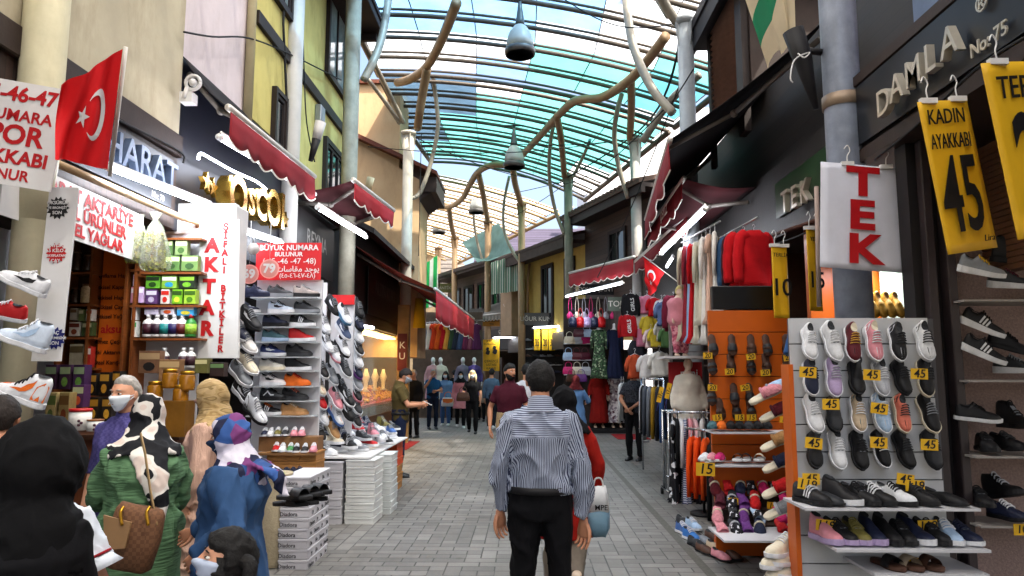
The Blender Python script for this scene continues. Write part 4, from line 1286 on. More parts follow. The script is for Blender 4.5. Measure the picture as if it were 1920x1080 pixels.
 if hair:
  mb = MB()
  st = hair[0]
  head_mesh(mb, hc, M3, s * head_scale, *((44, 32), (30, 24), (18, 14))[lod], shell=hair_region(st), thick=.016 if st != 'long' else .026, rough=.006 if st != 'long' else .01, seed=len(label))
  if st == 'long':
   for k in range(26):
    a = R(-20 + 220 * k / 25) + math.pi
    a = R(150 + 240 * k / 25)
    x, y = math.cos(a), math.sin(a)
    L_ = (.2 + .06 * rnd.random()) * s * (hair[2] if len(hair) > 2 else 1)
    p0 = hc + M3 @ V((x * .082, y * .095 - .005, .03)) * s
    mb.tube([p0, p0 + V((x * .018, y * .015, -.09)) * s, p0 + V((x * .03 + rnd.uniform(-.01, .01), y * .02, 0)) - V((0, 0, L_))], [.026 * s, .03 * s, .008 * s], 7)
  mb.build('hair', hair[1], o, world=False)
 if beard:
  mb = MB(); head_mesh(mb, hc, M3, s * head_scale, *((36, 28), (28, 22), (16, 12))[lod], shell=beard_region, thick=.012, rough=.004)
  mb.build('beard', beard, o, world=False)
 if mask:
  mb = MB(); head_mesh(mb, hc, M3, s * head_scale, *((40, 30), (28, 22), (18, 14))[lod], shell=mask_region, thick=.012)
  ob = mb.build('face_mask', mask if mask is not True else MASKM, o, world=False)
  for sx in (-1, 1):
   m = MB()
   for z_ in (-.01, -.05):
    m.tube([hc + M3 @ V((sx * .055, .075, z_ - .01)) * s, hc + M3 @ V((sx * .077, .03, z_ * .5)) * s, hc + M3 @ V((sx * .083, -.015, .006)) * s], .0018, 5)
   m.build('ear_loop', MASKM, ob, world=False)
 if scarf:
  mb = MB()
  vol = scarf.get('vol', .02)
  head_mesh(mb, hc, M3, s * head_scale, 32, 26, shell=scarf_region, thick=vol)
  N = j['nec']; C = j['che']; hcz = hc
  dr = scarf.get('drop', .16)
  rg = []
  top_c = hc + M3 @ V((0, -.03, -.03)) * s
  for t, a, b_ in ((0, .088, .085), (.35, .108, .108), (.6, .128, .12), (.8, .158 * scarf.get('wide', 1), .132), (1.0, .19 * scarf.get('wide', 1), .142)):
   end = C.lerp(N, .72) + V((0, -.01, 0))
   c = top_c.lerp(end, t)
   rg.append([c + V((math.cos(q) * a * s, math.sin(q) * b_ * s, (.02 * math.cos(2 * q) if t == 1 else 0))) for q in [2 * math.pi * k / 24 for k in range(24)]])
  if dr:
   for t in (.5, 1.0):
    c = C.lerp(N, .72) + (C - N).normalized() * dr * t * s
    rg.append([c + V((math.cos(q) * (.205 + .02 * t) * scarf.get('wide', 1) * s, math.sin(q) * (.145 + .02 * t) * s, .03 * math.sin(5 * q) * t)) for q in [2 * math.pi * k / 24 for k in range(24)]])
  rg = rg[::-1]
  mb.loft(rg, 0)
  tail = scarf.get('tail')
  if tail:   # a corner hanging down the back
   rg = []
   for t in range(9):
    f_ = t / 8
    w_ = (.135 * (1 - f_) ** .75 + .012) * s * scarf.get('tw', 1)
    c = N.lerp(V((N.x, N.y - .16, N.z - tail * s)), f_) + V((0, -.1 - .07 * math.sin(math.pi * min(1, f_ * 1.3)), 0)) * s + V((scarf.get('tx', 0) * f_, 0, 0))
    rg.append([c + V((math.cos(q) * w_, math.sin(q) * .028 * s * (1 + .4 * math.sin(3 * q)), 0)) for q in [2 * math.pi * k / 16 for k in range(16)]])
   mb.loft(rg, 0)
  me = remesh(mb, vox, scarf.get('sm', 4))
  crumple(me, scarf.get('fold', .007), 8, (1, 1, .7), seed=len(label) * .7)
  add_me(me, scarf.get('name', 'headscarf'), scarf['m'], o)
 return o, j, hc, M3
def shoulder_bag(o, c, size, col, strap=None, name='shoulder_bag'):
 """a bag worn by a person: rests on them, so it is a thing of its own"""
 pass
# ---------------------------------------------------------------- shoes
def interp(t, tab):
 for (a, x), (b_, y) in zip(tab, tab[1:]):
  if t <= b_:
   f = (t - a) / (b_ - a); f = f * f * (3 - 2 * f)
   return x + (y - x) * f
 return tab[-1][1]
WID = [(0, .018), (.05, .028), (.18, .034), (.4, .032), (.68, .045), (.85, .041), (.95, .028), (1, .012)]
TOPS = {
 'sneaker': [(0, .085), (.04, .098), (.16, .084), (.27, .084), (.36, .104), (.5, .086), (.68, .064), (.85, .056), (.95, .046), (1, .032)],
 'runner': [(0, .095), (.04, .112), (.16, .09), (.27, .088), (.36, .112), (.5, .09), (.68, .066), (.85, .058), (.95, .05), (1, .038)],
 'hightop': [(0, .13), (.05, .15), (.16, .146), (.27, .142), (.36, .148), (.5, .1), (.68, .068), (.85, .058), (.95, .046), (1, .032)],
 'sock': [(0, .12), (.05, .135), (.16, .125), (.27, .115), (.36, .112), (.5, .088), (.68, .064), (.85, .056), (.95, .046), (1, .034)],
 'loafer': [(0, .065), (.05, .072), (.16, .062), (.3, .056), (.42, .06), (.5, .062), (.68, .052), (.85, .044), (.95, .034), (1, .022)],
 'boot': [(0, .15), (.05, .16), (.16, .16), (.27, .158), (.36, .16), (.5, .105), (.68, .07), (.85, .062), (.95, .05), (1, .036)],
}
SOLE_H = {'sneaker': .022, 'runner': .034, 'hightop': .026, 'sock': .03, 'loafer': .012, 'boot': .03}
SL = .29
def shoe_surf(kind, t, a, off=0.0):
 w = interp(t, WID) + off; h = interp(t, TOPS[kind]) + off; b_ = SOLE_H[kind] * .5 + .02 * max(0, t - .8) ** 1.0
 c, s_ = math.cos(a), math.sin(a)
 x = w * math.copysign(abs(c) ** .62, c)
 if t < .4: x *= 1 - .18 * max(0, s_)
 return V((x, SL * (t - .5), b_ + (h - b_) * abs(s_) ** .8))
PRO = {}
def patch(kind, pts, off, mirror=True):
 m = MB()
 for sg in ((1, -1) if mirror else (1,)):
  vs_ = []
  for t, a in pts:
   p = shoe_surf(kind, t, a, off); vs_.append(V((p.x * sg, p.y, p.z)))
  m.add(vs_, [tuple(range(len(vs_)))] if sg == 1 else [tuple(reversed(range(len(vs_))))])
 return m
def strip(kind, top, bot, off):
 """quad strip between two param polylines on both flanks"""
 m = MB()
 for sg in (1, -1):
  vs_ = []
  for pr in zip(top, bot):
   for t, a in pr:
    p = shoe_surf(kind, t, a, off); vs_.append(V((p.x * sg, p.y, p.z)))
  n = len(top)
  m.add(vs_, [(2 * i, 2 * i + 1, 2 * i + 3, 2 * i + 2) for i in range(n - 1)], 0, True)
 return m
def shoe_proto(kind, deco=None, laces=True):
 key = (kind, deco, laces)
 if key in PRO: return PRO[key]
 up = MB()
 rings = []
 for i in range(19):
  t = i / 18
  rings.append([shoe_surf(kind, t, math.pi * k / 12) for k in range(13)])
 up.loft(rings, 0, True, True, closed=True)
 so = MB()
 rg = []
 chunky = kind == 'runner'
 for i in range(15):
  t = -.02 + 1.05 * i / 14
  w = interp(min(1, max(0, t)), WID) * 1.08 + .004
  if i in (0, 14): w *= .55
  lift = .035 * max(0, t - .72) ** 1.2 + (.012 * max(0, .1 - t) if chunky else 0)
  h = SOLE_H[kind] * (1.0 if not chunky else (1.25 - .5 * t)) + lift
  y = SL * (t - .5)
  rg.append([V((-w * .94, y, lift)), V((-w, y, lift + .006)), V((-w * .98, y, h)), V((w * .98, y, h)), V((w, y, lift + .006)), V((w * .94, y, lift))])
 so.loft(rg, 0, False, True)
 op = MB()
 ring = []
 for k in range(16):
  q = 2 * math.pi * k / 16
  t = .185 + .125 * math.sin(q)
  ring.append(V((.0215 * math.cos(q), SL * (t - .5), interp(max(0, t), TOPS[kind]) + .0025)))
 op.add(ring, [tuple(range(16))])
 parts = [('upper', up.mesh('upper'), WHITE), ('sole', so.mesh('sole'), WHITE), ('lining', op.mesh('lining'), BLACKISH)]
 if laces and kind != 'loafer':
  la = MB()
  for i in range(5):
   t = .37 + .055 * i
   la.tube([shoe_surf(kind, t + .012 * (1 if k % 2 else -1) * 0 + .01 * abs(k - 3) / 3, math.pi * (.30 + .4 * k / 6), .004) for k in range(7)], .0042, 5)
  tg = patch(kind, [(.34, 1.25), (.34, 1.89), (.62, 1.8), (.62, 1.34)], .0015, False)
  parts.append(('laces', la.mesh('laces'), WHITE))
  parts.append(('tongue', tg.mesh('tongue'), BLACKISH))
 if deco == 'swoosh':
  m = strip(kind, [(.24, .95), (.30, .72), (.38, .58), (.47, .56), (.56, .66), (.68, .82)], [(.24, .98), (.27, .5), (.37, .28), (.47, .34), (.56, .5), (.68, .85)], .0022)
  parts.append(('emblem', m.mesh('emblem'), BLACK_INK))
 elif deco == 'bars':
  m = MB()
  for k in range(3):
   t = .42 + k * .075
   m.merge(strip(kind, [(t + .0, 1.0), (t - .02, .6), (t - .045, .2)], [(t + .04, 1.0), (t + .02, .6), (t - .005, .2)], .0022))
  parts.append(('emblem', m.mesh('emblem'), WHITE))
 elif deco == 'letter':
  m = MB()
  for q in (((.40, .3), (.44, .8)), ):
   m.merge(strip(kind, [(.37, .9), (.35, .25)], [(.40, .9), (.38, .25)], .0022))
   m.merge(strip(kind, [(.385, .9), (.43, .25)], [(.415, .9), (.46, .25)], .0022))
   m.merge(strip(kind, [(.45, .9), (.43, .25)], [(.48, .9), (.46, .25)], .0022))
  parts.append(('emblem', m.mesh('emblem'), WHITE))
 elif deco == 'wave':
  m = strip(kind, [(.2, .35), (.35, .75), (.5, .45), (.65, .7)], [(.2, .2), (.35, .5), (.5, .25), (.65, .45)], .0022)
  parts.append(('emblem', m.mesh('emblem'), STEEL))
 if deco in ('panel', 'swoosh2'):
  m = strip(kind, [(.0, .9), (.08, .9), (.2, .6)], [(.0, .1), (.1, .1), (.24, .1)], .0018)
  m.merge(strip(kind, [(.72, 1.5), (.85, 1.5), (.97, 1.5)], [(.66, .1), (.85, .1), (.97, .1)], .0018))
  parts.append(('overlay', m.mesh('overlay'), BLACKISH))
  m = strip(kind, [(.24, .95), (.30, .72), (.38, .58), (.47, .56), (.56, .66), (.68, .82)], [(.24, .98), (.27, .5), (.37, .28), (.47, .34), (.56, .5), (.68, .85)], .0028)
  if deco == 'swoosh2': parts.append(('emblem', m.mesh('emblem'), BLACK_INK))
 PRO[key] = parts
 return parts
HUE = {'white': '#d2d4d8', 'black': '#131316', 'navy': '#1a2038', 'grey': '#7c8086', 'charcoal': '#2a2c30', 'red': '#b01519', 'pink': '#c9838e', 'orange': '#d2641c', 'tan': '#a67c4e', 'blue': '#3d5f98', 'teal': '#3f6068', 'cream': '#cfc6b0', 'gold': '#b58a35', 'purple': '#5d2f73', 'brown': '#4a3024', 'light blue': '#9db6d2', 'silver': '#a9acb4', 'coral': '#d0705c', 'maroon': '#4a1626', 'yellow': '#d0a82a', 'green': '#3f7a48', 'lilac': '#a693b8', 'burgundy': '#56141f', 'olive': '#6a6332', 'beige': '#b8a48a', 'hot pink': '#c2256a'}
def hue(c, rough=.55):
 return mat(HUE.get(c, c), rough, var=.14, scale=25, bump=.12, bscale=120)
def shoe(M_, label, kind='sneaker', up='white', sole='white', lace=None, lining='charcoal', deco=None, em=None, over=None, group=None, scale=1.0, name=None):
 parts = shoe_proto(kind, deco, lace is not None)
 ms = {'upper': hue(up), 'sole': hue(sole, .6), 'lining': hue(lining, .9), 'tongue': hue(up if lace != up else 'grey', .8)}
 if lace: ms['laces'] = hue(lace, .8)
 if em: ms['emblem'] = hue(em, .5)
 if over: ms['overlay'] = hue(over, .5)
 nm = name or {'boot': 'ankle_boot', 'loafer': 'flat_shoe', 'hightop': 'high_top_sneaker'}.get(kind, 'sneaker')
 cat_ = {'boot': 'boot', 'loafer': 'shoe'}.get(kind, 'sneaker')
 return put(parts, nm, label, cat_, M_ @ Matrix.Diagonal((1.1 * scale, .96 * scale, 1.16 * scale, 1)), group, ms)
def slipper_proto(kind):
 key = ('slip', kind)
 if key in PRO: return PRO[key]
 so = MB(); rg = []
 for i in range(13):
  t = i / 12; w = interp(t, WID) * 1.12 + .004
  if i in (0, 12): w *= .6
  rg.append([V((w * x, .27 * (t - .5), z)) for x, z in ((-.95, 0), (-1, .006), (-1, .02), (-.9, .024), (.9, .024), (1, .02), (1, .006), (.95, 0))])
 so.loft(rg, 0, True, True)
 parts = [('sole', so.mesh('sole'), WHITE)]
 va = MB(); rg = []
 t0, t1 = {'slide': (.48, .78), 'slipper': (.42, .97), 'strap': (.5, .64)}[kind]
 for i in range(8):
  t = t0 + (t1 - t0) * i / 7
  w = interp(t, WID) * 1.15 + .006; h = (.062 if kind != 'slipper' else .058) * (1 - .45 * max(0, (t - .6) / .4) ** 1.5)
  rg.append([V((w * math.cos(q), .27 * (t - .5), .012 + h * math.sin(q))) for q in [math.pi * k / 10 for k in range(11)]])
 va.loft(rg, 0, True, kind == 'slipper')
 if kind == 'strap':
  rg = []
  for i in range(4):
   t = .74 + .12 * i / 3
   w = interp(t, WID) * 1.15 + .006; h = .05 - .05 * (t - .7)
   rg.append([V((w * math.cos(q), .27 * (t - .5), .012 + h * math.sin(q))) for q in [math.pi * k / 10 for k in range(11)]])
  va.loft(rg, 0, True, False)
 parts.append(('vamp', va.mesh('vamp'), WHITE))
 if kind == 'slipper':
  co = MB(); rg = []
  for i in range(7):
   q = math.pi * i / 6
   t = .42; w = interp(t, WID) * 1.15 + .006
   c = V((w * math.cos(q), .27 * (t - .5), .012 + .058 * math.sin(q)))
   rg.append(c)
  co.tube(rg, .011, 8)
  parts.append(('cuff', co.mesh('cuff'), WHITE))
 PRO[key] = parts
 return parts
def slipper(M_, label, kind='slipper', vamp='pink', sole='cream', cuff=None, group=None, scale=1.0, m=None):
 ms = {'vamp': m or mat(HUE.get(vamp, vamp), .95, var=.25, scale=40, bump=.8, bscale=80), 'sole': hue(sole, .7), 'cuff': mat(HUE.get(cuff or vamp, '#888888'), .95, var=.25, scale=40, bump=.9, bscale=90)}
 nm = {'slipper': 'slipper', 'slide': 'slide_sandal', 'strap': 'strap_sandal'}[kind]
 return put(slipper_proto(kind), nm, label, 'slipper' if kind == 'slipper' else 'sandal', M_ @ Matrix.Scale(scale, 4), group, ms)
# ---------------------------------------------------------------- cards and boards
def flat(o, w, h, ux=(1, 0, 0), uy=(0, 0, 1), t=.006):
 """thin board centred at o; its written face looks along ux x uy (towards the camera for +x, +z)"""
 o, ux, uy = V(o), V(ux).normalized(), V(uy).normalized()
 n = ux.cross(uy)
 m = MB()
 m.prism([(-w / 2, -h / 2), (w / 2, -h / 2), (w / 2, h / 2), (-w / 2, h / 2)], o - n * t, ux, uy, t)
 return m
def price(M_or_o, txt, label, w=.14, h=.09, ux=(1, 0, 0), uy=(0, 0, 1), group='yellow price cards on the shoe displays', size=None, tilt=0.0):
 ux, uy = V(ux).normalized(), V(uy).normalized()
 if tilt:
  c, s_ = math.cos(tilt), math.sin(tilt)
  ux, uy = ux * c + uy * s_, uy * c - ux * s_
 n = ux.cross(uy)
 o = V(M_or_o)
 t = thing('price_card', label, 'price card', o, 0, group)
 flat(o, w, h, ux, uy, .003).build('card', YELLOWCARD, t)
 m = MB().text(txt, o + n * .0015, ux, uy, size or h * .95, .0015, bold=.012, shear=.12)
 m.build('writing', BLACK_INK, t)
 return t
def board(name, label, cat, o, w, h, lines, ux=(1, 0, 0), uy=(0, 0, 1), m_board=None, t=.012, group=None, bev=0.0):
 """lines: (text, u, v, size, material, bold[, align])"""
 ux, uy = V(ux).normalized(), V(uy).normalized()
 n = ux.cross(uy); o = V(o)
 e = thing(name, label, cat, o, 0, group)
 flat(o, w, h, ux, uy, t).build('panel', m_board or WHITE, e, bev=bev)
 by = {}
 for L in lines:
  by.setdefault(id(L[4]), [L[4], []])[1].append(L)
 for mt, ls in by.values():
  m = MB()
  for L in ls:
   m.text(L[0], o + ux * L[1] + uy * L[2] + n * .002, ux, uy, L[3], L[7] if len(L) > 7 else .002, L[6] if len(L) > 6 else 'C', L[5])
  m.build('lettering', mt, e)
 return e
def starburst(par, o, ux, uy, r, mt, n=14):
 ux, uy = V(ux).normalized(), V(uy).normalized()
 pts = []
 for k in range(2 * n):
  q = math.pi * k / n
  rr = r * (1.0 if k % 2 == 0 else .74)
  pts.append((rr * math.cos(q), rr * math.sin(q)))
 MB().prism(pts, V(o) + ux.cross(uy) * .002, ux, uy, .0025).build('starburst', mt, par)
def carton(o, w, d, h, label, mt, cat='box', name='shoe_box', rz=0.0, group=None, lid=True, txt=None, lidm=None):
 """cardboard box with lid; o = centre of the base"""
 e = thing(name, label, cat, o, rz, group)
 MB().bx(-w / 2, w / 2, -d / 2, d / 2, 0, h * (.72 if lid else 1)).build('base', mt, e, world=False, bev=.003)
 if lid:
  MB().bx(-w / 2 - .005, w / 2 + .005, -d / 2 - .005, d / 2 + .005, h * .722, h - .002).build('lid', lidm or mt, e, world=False, bev=.003)
 if txt:
  m = MB()
  for st, u, v, sz, mi in txt:
   m.text(st, (u, -d / 2 - .0065, v), (1, 0, 0), (0, 0, 1), sz, .001, bold=.02)
  m.build('lettering', txt[0][4], e, world=False)
 return e
def tube_light(p, q, label, r=.022, s=14, col='#eef4ff', power=0):
 p, q = V(p), V(q); d = (q - p).normalized()
 e = thing('tube_light', label, 'lamp', p, 0, 'white fluorescent tubes of the shops')
 MB().tube([p, q], r, 8).build('tube', glow(col, s), e)
 m = MB().tube([p - d * .05, p], r * 1.25, 8)
 m.build('end_cap', WHITE, e); MB().tube([q, q + d * .05], r * 1.25, 8).build('end_cap', WHITE, e)
 MB().tube([p + V((0, 0, r * 1.9)), q + V((0, 0, r * 1.9))], r * .8, 4).build('batten', WHITE, e)
 if power:
  ld = bpy.data.lights.new('tube_glow', 'AREA'); ld.shape = 'RECTANGLE'; ld.size = (q - p).length; ld.size_y = .06; ld.energy = power; ld.color = lin(col)[:3]
  lo = bpy.data.objects.new('tube_glow', ld); COL.objects.link(lo); lo.parent = e
  mid = (p + q) / 2 - V((0, 0, r * 1.6)) - V(e.location)
  x = d; z = V((0, 0, 1)); z = (z - x * z.dot(x)).normalized(); y = z.cross(x)
  lo.matrix_local = Matrix(((x.x, y.x, z.x, mid.x), (x.y, y.y, z.y, mid.y), (x.z, y.z, z.z, mid.z), (0, 0, 0, 1)))
 return e
RED_FAB = mat('#7c1620', .85, var=.15, scale=3, bump=.3, bscale=7)
RED_FAB2 = mat('#981a24', .8, var=.1, scale=3, bump=.3, bscale=7)
MAROON_FAB = mat('#401016', .9, var=.2, scale=3, bump=.3, bscale=7)
BLACK_FAB = mat('#141115', .9, var=.25, scale=3, bump=.3, bscale=7)
PIPING = mat('#d8cfc4', .7, var=.05)
def awning(label, wall_a, wall_b, bar_a, bar_b, fab=MAROON_FAB, val=RED_FAB, vh=.3, arms=((.12,), (.88,)), txt=None, sag=.06, waves=9, armm=None, pip=PIPING):
 """fabric from the wall line a-b down to the front bar, with a scalloped valance and folding arms"""
 wa, wb, ba, bb = V(wall_a), V(wall_b), V(bar_a), V(bar_b)
 e = thing('awning', label, 'awning', wa, 0)
 def fn(u, v):
  return wa.lerp(wb, u).lerp(ba.lerp(bb, u), v) - V((0, 0, sag * math.sin(math.pi * v)))
 MB().grid(fn, 12, 8).build('fabric', fab, e, solid=.008)
 d = (bb - ba).normalized()
 MB().tube([ba - d * .03, bb + d * .03], .035, 10).build('front_bar', mat('#c9c4bd', .4, .3, var=.08), e)
 L = (bb - ba).length
 out = (ba - wa); out.z = 0; out = out.normalized()
 def fv(u, v):
  p = ba.lerp(bb, u)
  sc_ = .06 * (abs(math.sin(math.pi * waves * u)))
  return p + V((0, 0, -.04 - v * (vh - .04 - .06 + sc_))) + out * (.02 + .03 * math.sin(u * L * 5.1) * v)
 n_ = waves * 8
 MB().grid(fv, n_, 3).build('valance', val, e, solid=.006)
 MB().tube([fv(i / n_, 1.0) + V((0, 0, -.004)) for i in range(n_ + 1)], .009, 5).build('piping', pip, e)
 for a in arms:
  u = a[0]
  p = wa.lerp(wb, u) - V((0, 0, .12)); q = ba.lerp(bb, u) - V((0, 0, .05))
  mid = p.lerp(q, .5) + d * (.25 if u < .5 else -.25) - V((0, 0, .08))
  m = MB().tube([p, mid], .03, 8); m.tube([mid, q], .026, 8); m.ball(mid, .045)
  m.build('folding_arm', armm or mat('#7d766f', .5, .3, var=.15), e)
 if txt:
  m = MB()
  st, u0, sz = txt
  p = ba.lerp(bb, u0) + V((0, 0, -.04 - (vh - .1) * .5)) + out * .06
  m.text(st, p, -d if d.cross(V((0, 0, 1))).dot(out) < 0 else d, (0, 0, 1), sz, .004, bold=.02)
  m.build('lettering', PIPING, e)
 return e
# ---------------------------------------------------------------- clothes on hangers
HANGER = mat('#c9c9cc', .4, .2)
def garment_proto(kind, seed=0):
 key = ('garment', kind, seed)
 if key in PRO: return PRO[key]
 r_ = random.Random(seed * 7 + len(kind))
 prof = {  # (z, half width, thickness)
  'top': ((0, .07, .03), (-.03, .12, .045), (-.07, .2, .055), (-.2, .21, .06), (-.45, .215, .06), (-.62, .225, .055)),
  'dress': ((0, .06, .03), (-.03, .11, .04), (-.07, .17, .055), (-.3, .16, .06), (-.42, .14, .06), (-.8, .21, .09), (-1.2, .27, .1)),
  'long': ((0, .06, .03), (-.03, .11, .04), (-.08, .17, .055), (-.35, .16, .06), (-.48, .14, .06), (-1.0, .2, .09), (-1.45, .26, .1)),
  'jacket': ((.02, .09, .06), (-.03, .16, .09), (-.08, .23, .11), (-.3, .25, .12), (-.55, .25, .12), (-.75, .25, .11)),
  'trousers': ((0, .17, .03), (-.1, .18, .05), (-.3, .19, .06), (-.6, .19, .05), (-.95, .2, .05)),
  'kid': ((0, .05, .025), (-.02, .09, .035), (-.05, .15, .045), (-.2, .16, .05), (-.42, .17, .05)),
 }[kind]
 n = 28; rg = []; zz = []
 for (z0, w0, t0), (z1, w1, t1) in zip(prof, prof[1:]):
  for k in range(4):
   f = k / 4; zz.append((z0 + (z1 - z0) * f, w0 + (w1 - w0) * f, (t0 + (t1 - t0) * f) * (1 if kind == 'jacket' else .62)))
 zz.append(prof[-1])
 ph = r_.random() * 6; kf = {'dress': 9, 'long': 9, 'jacket': 3}.get(kind, 5)
 zl = prof[-1][0]
 for z, w, t in zz:
  f = z / zl
  ring = []
  for k in range(n):
   q = 2 * math.pi * k / n
   am = .5 * f * math.sin(kf * q + ph) if kind in ('dress', 'long') else .3 * math.sin(kf * q + ph + z * 6)
   puff = (1 + .1 * abs(math.sin(z * 30))) if kind == 'jacket' else 1
   ring.append(V((w * math.cos(q) * (1 + am * .25) , t * math.sin(q) * (1 + am) * puff, z + (.012 * math.sin(3 * q + ph) if f > .95 else 0))))
  rg.append(ring)
 m = MB().loft(rg)
 sl = {'top': .55, 'jacket': .6, 'kid': .2, 'dress': .18, 'long': .5}.get(kind, 0)
 if sl:
  rr = .055 if kind != 'jacket' else .085
  if kind == 'kid': rr = .05
  w = prof[2][1]
  for sx in (-1, 1):
   pts = [V((sx * w * .7, 0, -.05)), V((sx * w * 1.05, .0, -.1)), V((sx * (w * 1.12 + .03), .01, -.1 - sl * .5)), V((sx * (w * 1.12 + .02), .015, -.1 - sl))]
   if kind == 'jacket':
    pp = []; rs = []
    for k in range(13):
     f = k / 12 * 3; i = min(2, int(f)); pp.append(pts[i].lerp(pts[i + 1], f - i)); rs.append(rr * (1 - .25 * k / 12) * (1 + .1 * (k % 2)))
    m.tube(pp, rs, 10)
   else:
    m.tube(pts, [rr, rr, rr * .85, rr * .7], 10, flat=.6)
 if kind == 'trousers':
  pass
 h = MB()
 h.tube([(-.17, 0, -.055), (0, 0, .02), (.17, 0, -.055)], .007, 6)
 h.tube(smooth([(0, 0, .02), (0, 0, .06), (.022, 0, .085), (.0, 0, .11), (-.022, 0, .09)], 4), .004, 5)
 parts = [('fabric', m.mesh('fabric'), WHITE), ('hanger', h.mesh('hanger'), HANGER)]
 PRO[key] = parts
 return parts
def garment(p, yaw, label, kind, m, group, name=None, scale=1.0, seed=None):
 """p = where the hanger hook meets the rail; yaw turns the flat of the garment (0 = facing the camera)"""
 seed = rnd.randint(0, 3) if seed is None else seed
 M_ = Matrix.Translation(V(p) - V((0, 0, .1 * scale))) @ Matrix.Rotation(yaw, 4, 'Z') @ Matrix.Scale(scale, 4)
 nm = name or {'top': 'hanging_blouse', 'dress': 'hanging_dress', 'long': 'hanging_dress', 'jacket': 'hanging_jacket', 'trousers': 'hanging_trousers', 'kid': 'child_shirt'}[kind]
 ct = {'top': 'top', 'dress': 'dress', 'long': 'dress', 'jacket': 'jacket', 'trousers': 'trousers', 'kid': 'child top'}[kind]
 return put(garment_proto(kind, seed), nm, label, ct, M_, group, {'fabric': m, 'hanger': HANGER})
def bag_proto(kind):
 key = ('bag', kind)
 if key in PRO: return PRO[key]
 b_ = MB(); h = MB(); f = MB()
 if kind == 'handbag':
  rg = []
  for z, w, t in ((0, .13, .045), (.015, .15, .055), (.1, .145, .05), (.17, .125, .03), (.19, .11, .015)):
   rg.append([V((math.copysign(abs(math.cos(q)) ** .5, math.cos(q)) * w, math.copysign(abs(math.sin(q)) ** .6, math.sin(q)) * t, z)) for q in [2 * math.pi * k / 20 for k in range(20)]])
  b_.loft(rg)
  h.tube(smooth([(-.08, 0, .18), (-.07, 0, .27), (0, 0, .31), (.07, 0, .27), (.08, 0, .18)], 5), .008, 6)
  f.prism([(-.12, 0), (-.1, -.08), (0, -.1), (.1, -.08), (.12, 0)], (0, -.058, .17), (1, 0, 0), (0, .08, 1), .004)
 elif kind == 'backpack':
  rg = []
  for z, w, t in ((0, .08, .05), (.02, .11, .07), (.15, .11, .075), (.22, .09, .06), (.26, .05, .03)):
   rg.append([V((math.cos(q) * w, math.sin(q) * t, z)) for q in [2 * math.pi * k / 16 for k in range(16)]])
  b_.loft(rg)
  h.tube(smooth([(-.03, .02, .25), (-.05, .03, .36), (0, .03, .48), (.05, .03, .36), (.03, .02, .25)], 4), .009, 6)
  f.ball((0, -.07, .08), (.075, .03, .06))
 else:
  rg = []
  for z, w, t in ((0, .06, .05), (.02, .08, .06), (.1, .085, .06), (.16, .04, .03), (.17, .03, .02)):
   rg.append([V((math.cos(q) * w, math.sin(q) * t, z)) for q in [2 * math.pi * k / 14 for k in range(14)]])
  b_.loft(rg)
  h.tube(smooth([(-.03, 0, .16), (-.04, 0, .35), (0, 0, .55), (.04, 0, .35), (.03, 0, .16)], 4), .006, 6)
  f.tube([(-.03, 0, .165), (.03, 0, .165)], .014, 6)
 PRO[key] = [('body', b_.mesh('body'), WHITE), ('handle', h.mesh('handle'), WHITE), ('flap', f.mesh('flap'), WHITE)]
 return PRO[key]
def bag(p, label, kind, col, group, col2=None, yaw=0, scale=1.0):
 M_ = Matrix.Translation(V(p)) @ Matrix.Rotation(yaw, 4, 'Z') @ Matrix.Scale(scale, 4)
 c = hue(col, .4); c2 = hue(col2 or col, .4)
 return put(bag_proto(kind), {'handbag': 'handbag', 'backpack': 'small_backpack', 'pouch': 'drawstring_bag'}[kind], label, 'bag', M_, group, {'body': c, 'handle': c2, 'flap': c2})
def flag_red(name, label, pole_a, pole_b, corners, sw=1.0):
 """Turkish flag: corners a(top at pole) b(bottom at pole) c(bottom free) d(top free)"""
 e = thing(name, label, 'flag', pole_a)
 MB().tube([pole_a, pole_b], .012 * sw, 8).build('pole', mat('#cfcac2', .4, .2), e)
 a, b_, c, d = [V(x) for x in corners]
 def S(u, v):      # u along the fly, v down the hoist
  p = a.lerp(b_, v).lerp(d.lerp(c, v), u)
  n = (b_ - a).cross(d - a).normalized()
  return p + n * (.035 * sw * math.sin(u * 8 + v * 2.5) + .02 * sw * math.sin(u * 17 - v * 5)) * (.3 + u)
 MB().grid(S, 24, 16).build('cloth', mat('#c4060f', .75, var=.08, scale=4, bump=.2, bscale=9), e)
 n = (b_ - a).cross(d - a).normalized()
 L = 1.35     # fly length relative to hoist (the cloth hangs in folds)
 def emb(pts, off):
  vs_ = []
  for x, y in pts:            # x along the fly in hoist units from the pole, y from the middle (up positive)
   vs_.append(S(x / L, .5 - y))
  return vs_
 for side in (1, -1):
  m = MB()
  N = 20
  outer = [(.5 + .25 * math.cos(q), .25 * math.sin(q)) for q in [R(40 + 280 * k / N) for k in range(N + 1)]]
  inner = [(.5625 + .2 * math.cos(q), .2 * math.sin(q)) for q in [R(53 + 254 * k / N) for k in range(N + 1)]]
  vs_ = [p + n * .009 * side for p in emb(outer, 0) + emb(inner, 0)]
  m.add(vs_, [(i, i + 1, N + 2 + i, N + 1 + i) for i in range(N)])
  st = []
  for k in range(10):
   q = math.pi + math.pi * k / 5; r_ = .125 if k % 2 == 0 else .125 * .382
   st.append((.79 + r_ * math.cos(q), r_ * math.sin(q)))
  vs_ = [p + n * .009 * side for p in emb(st + [(.79, 0)], 0)]
  m.add(vs_, [(k, (k + 1) % 10, 10) for k in range(10)])
  m.build('crescent_and_star', WHITE, e)
 return e
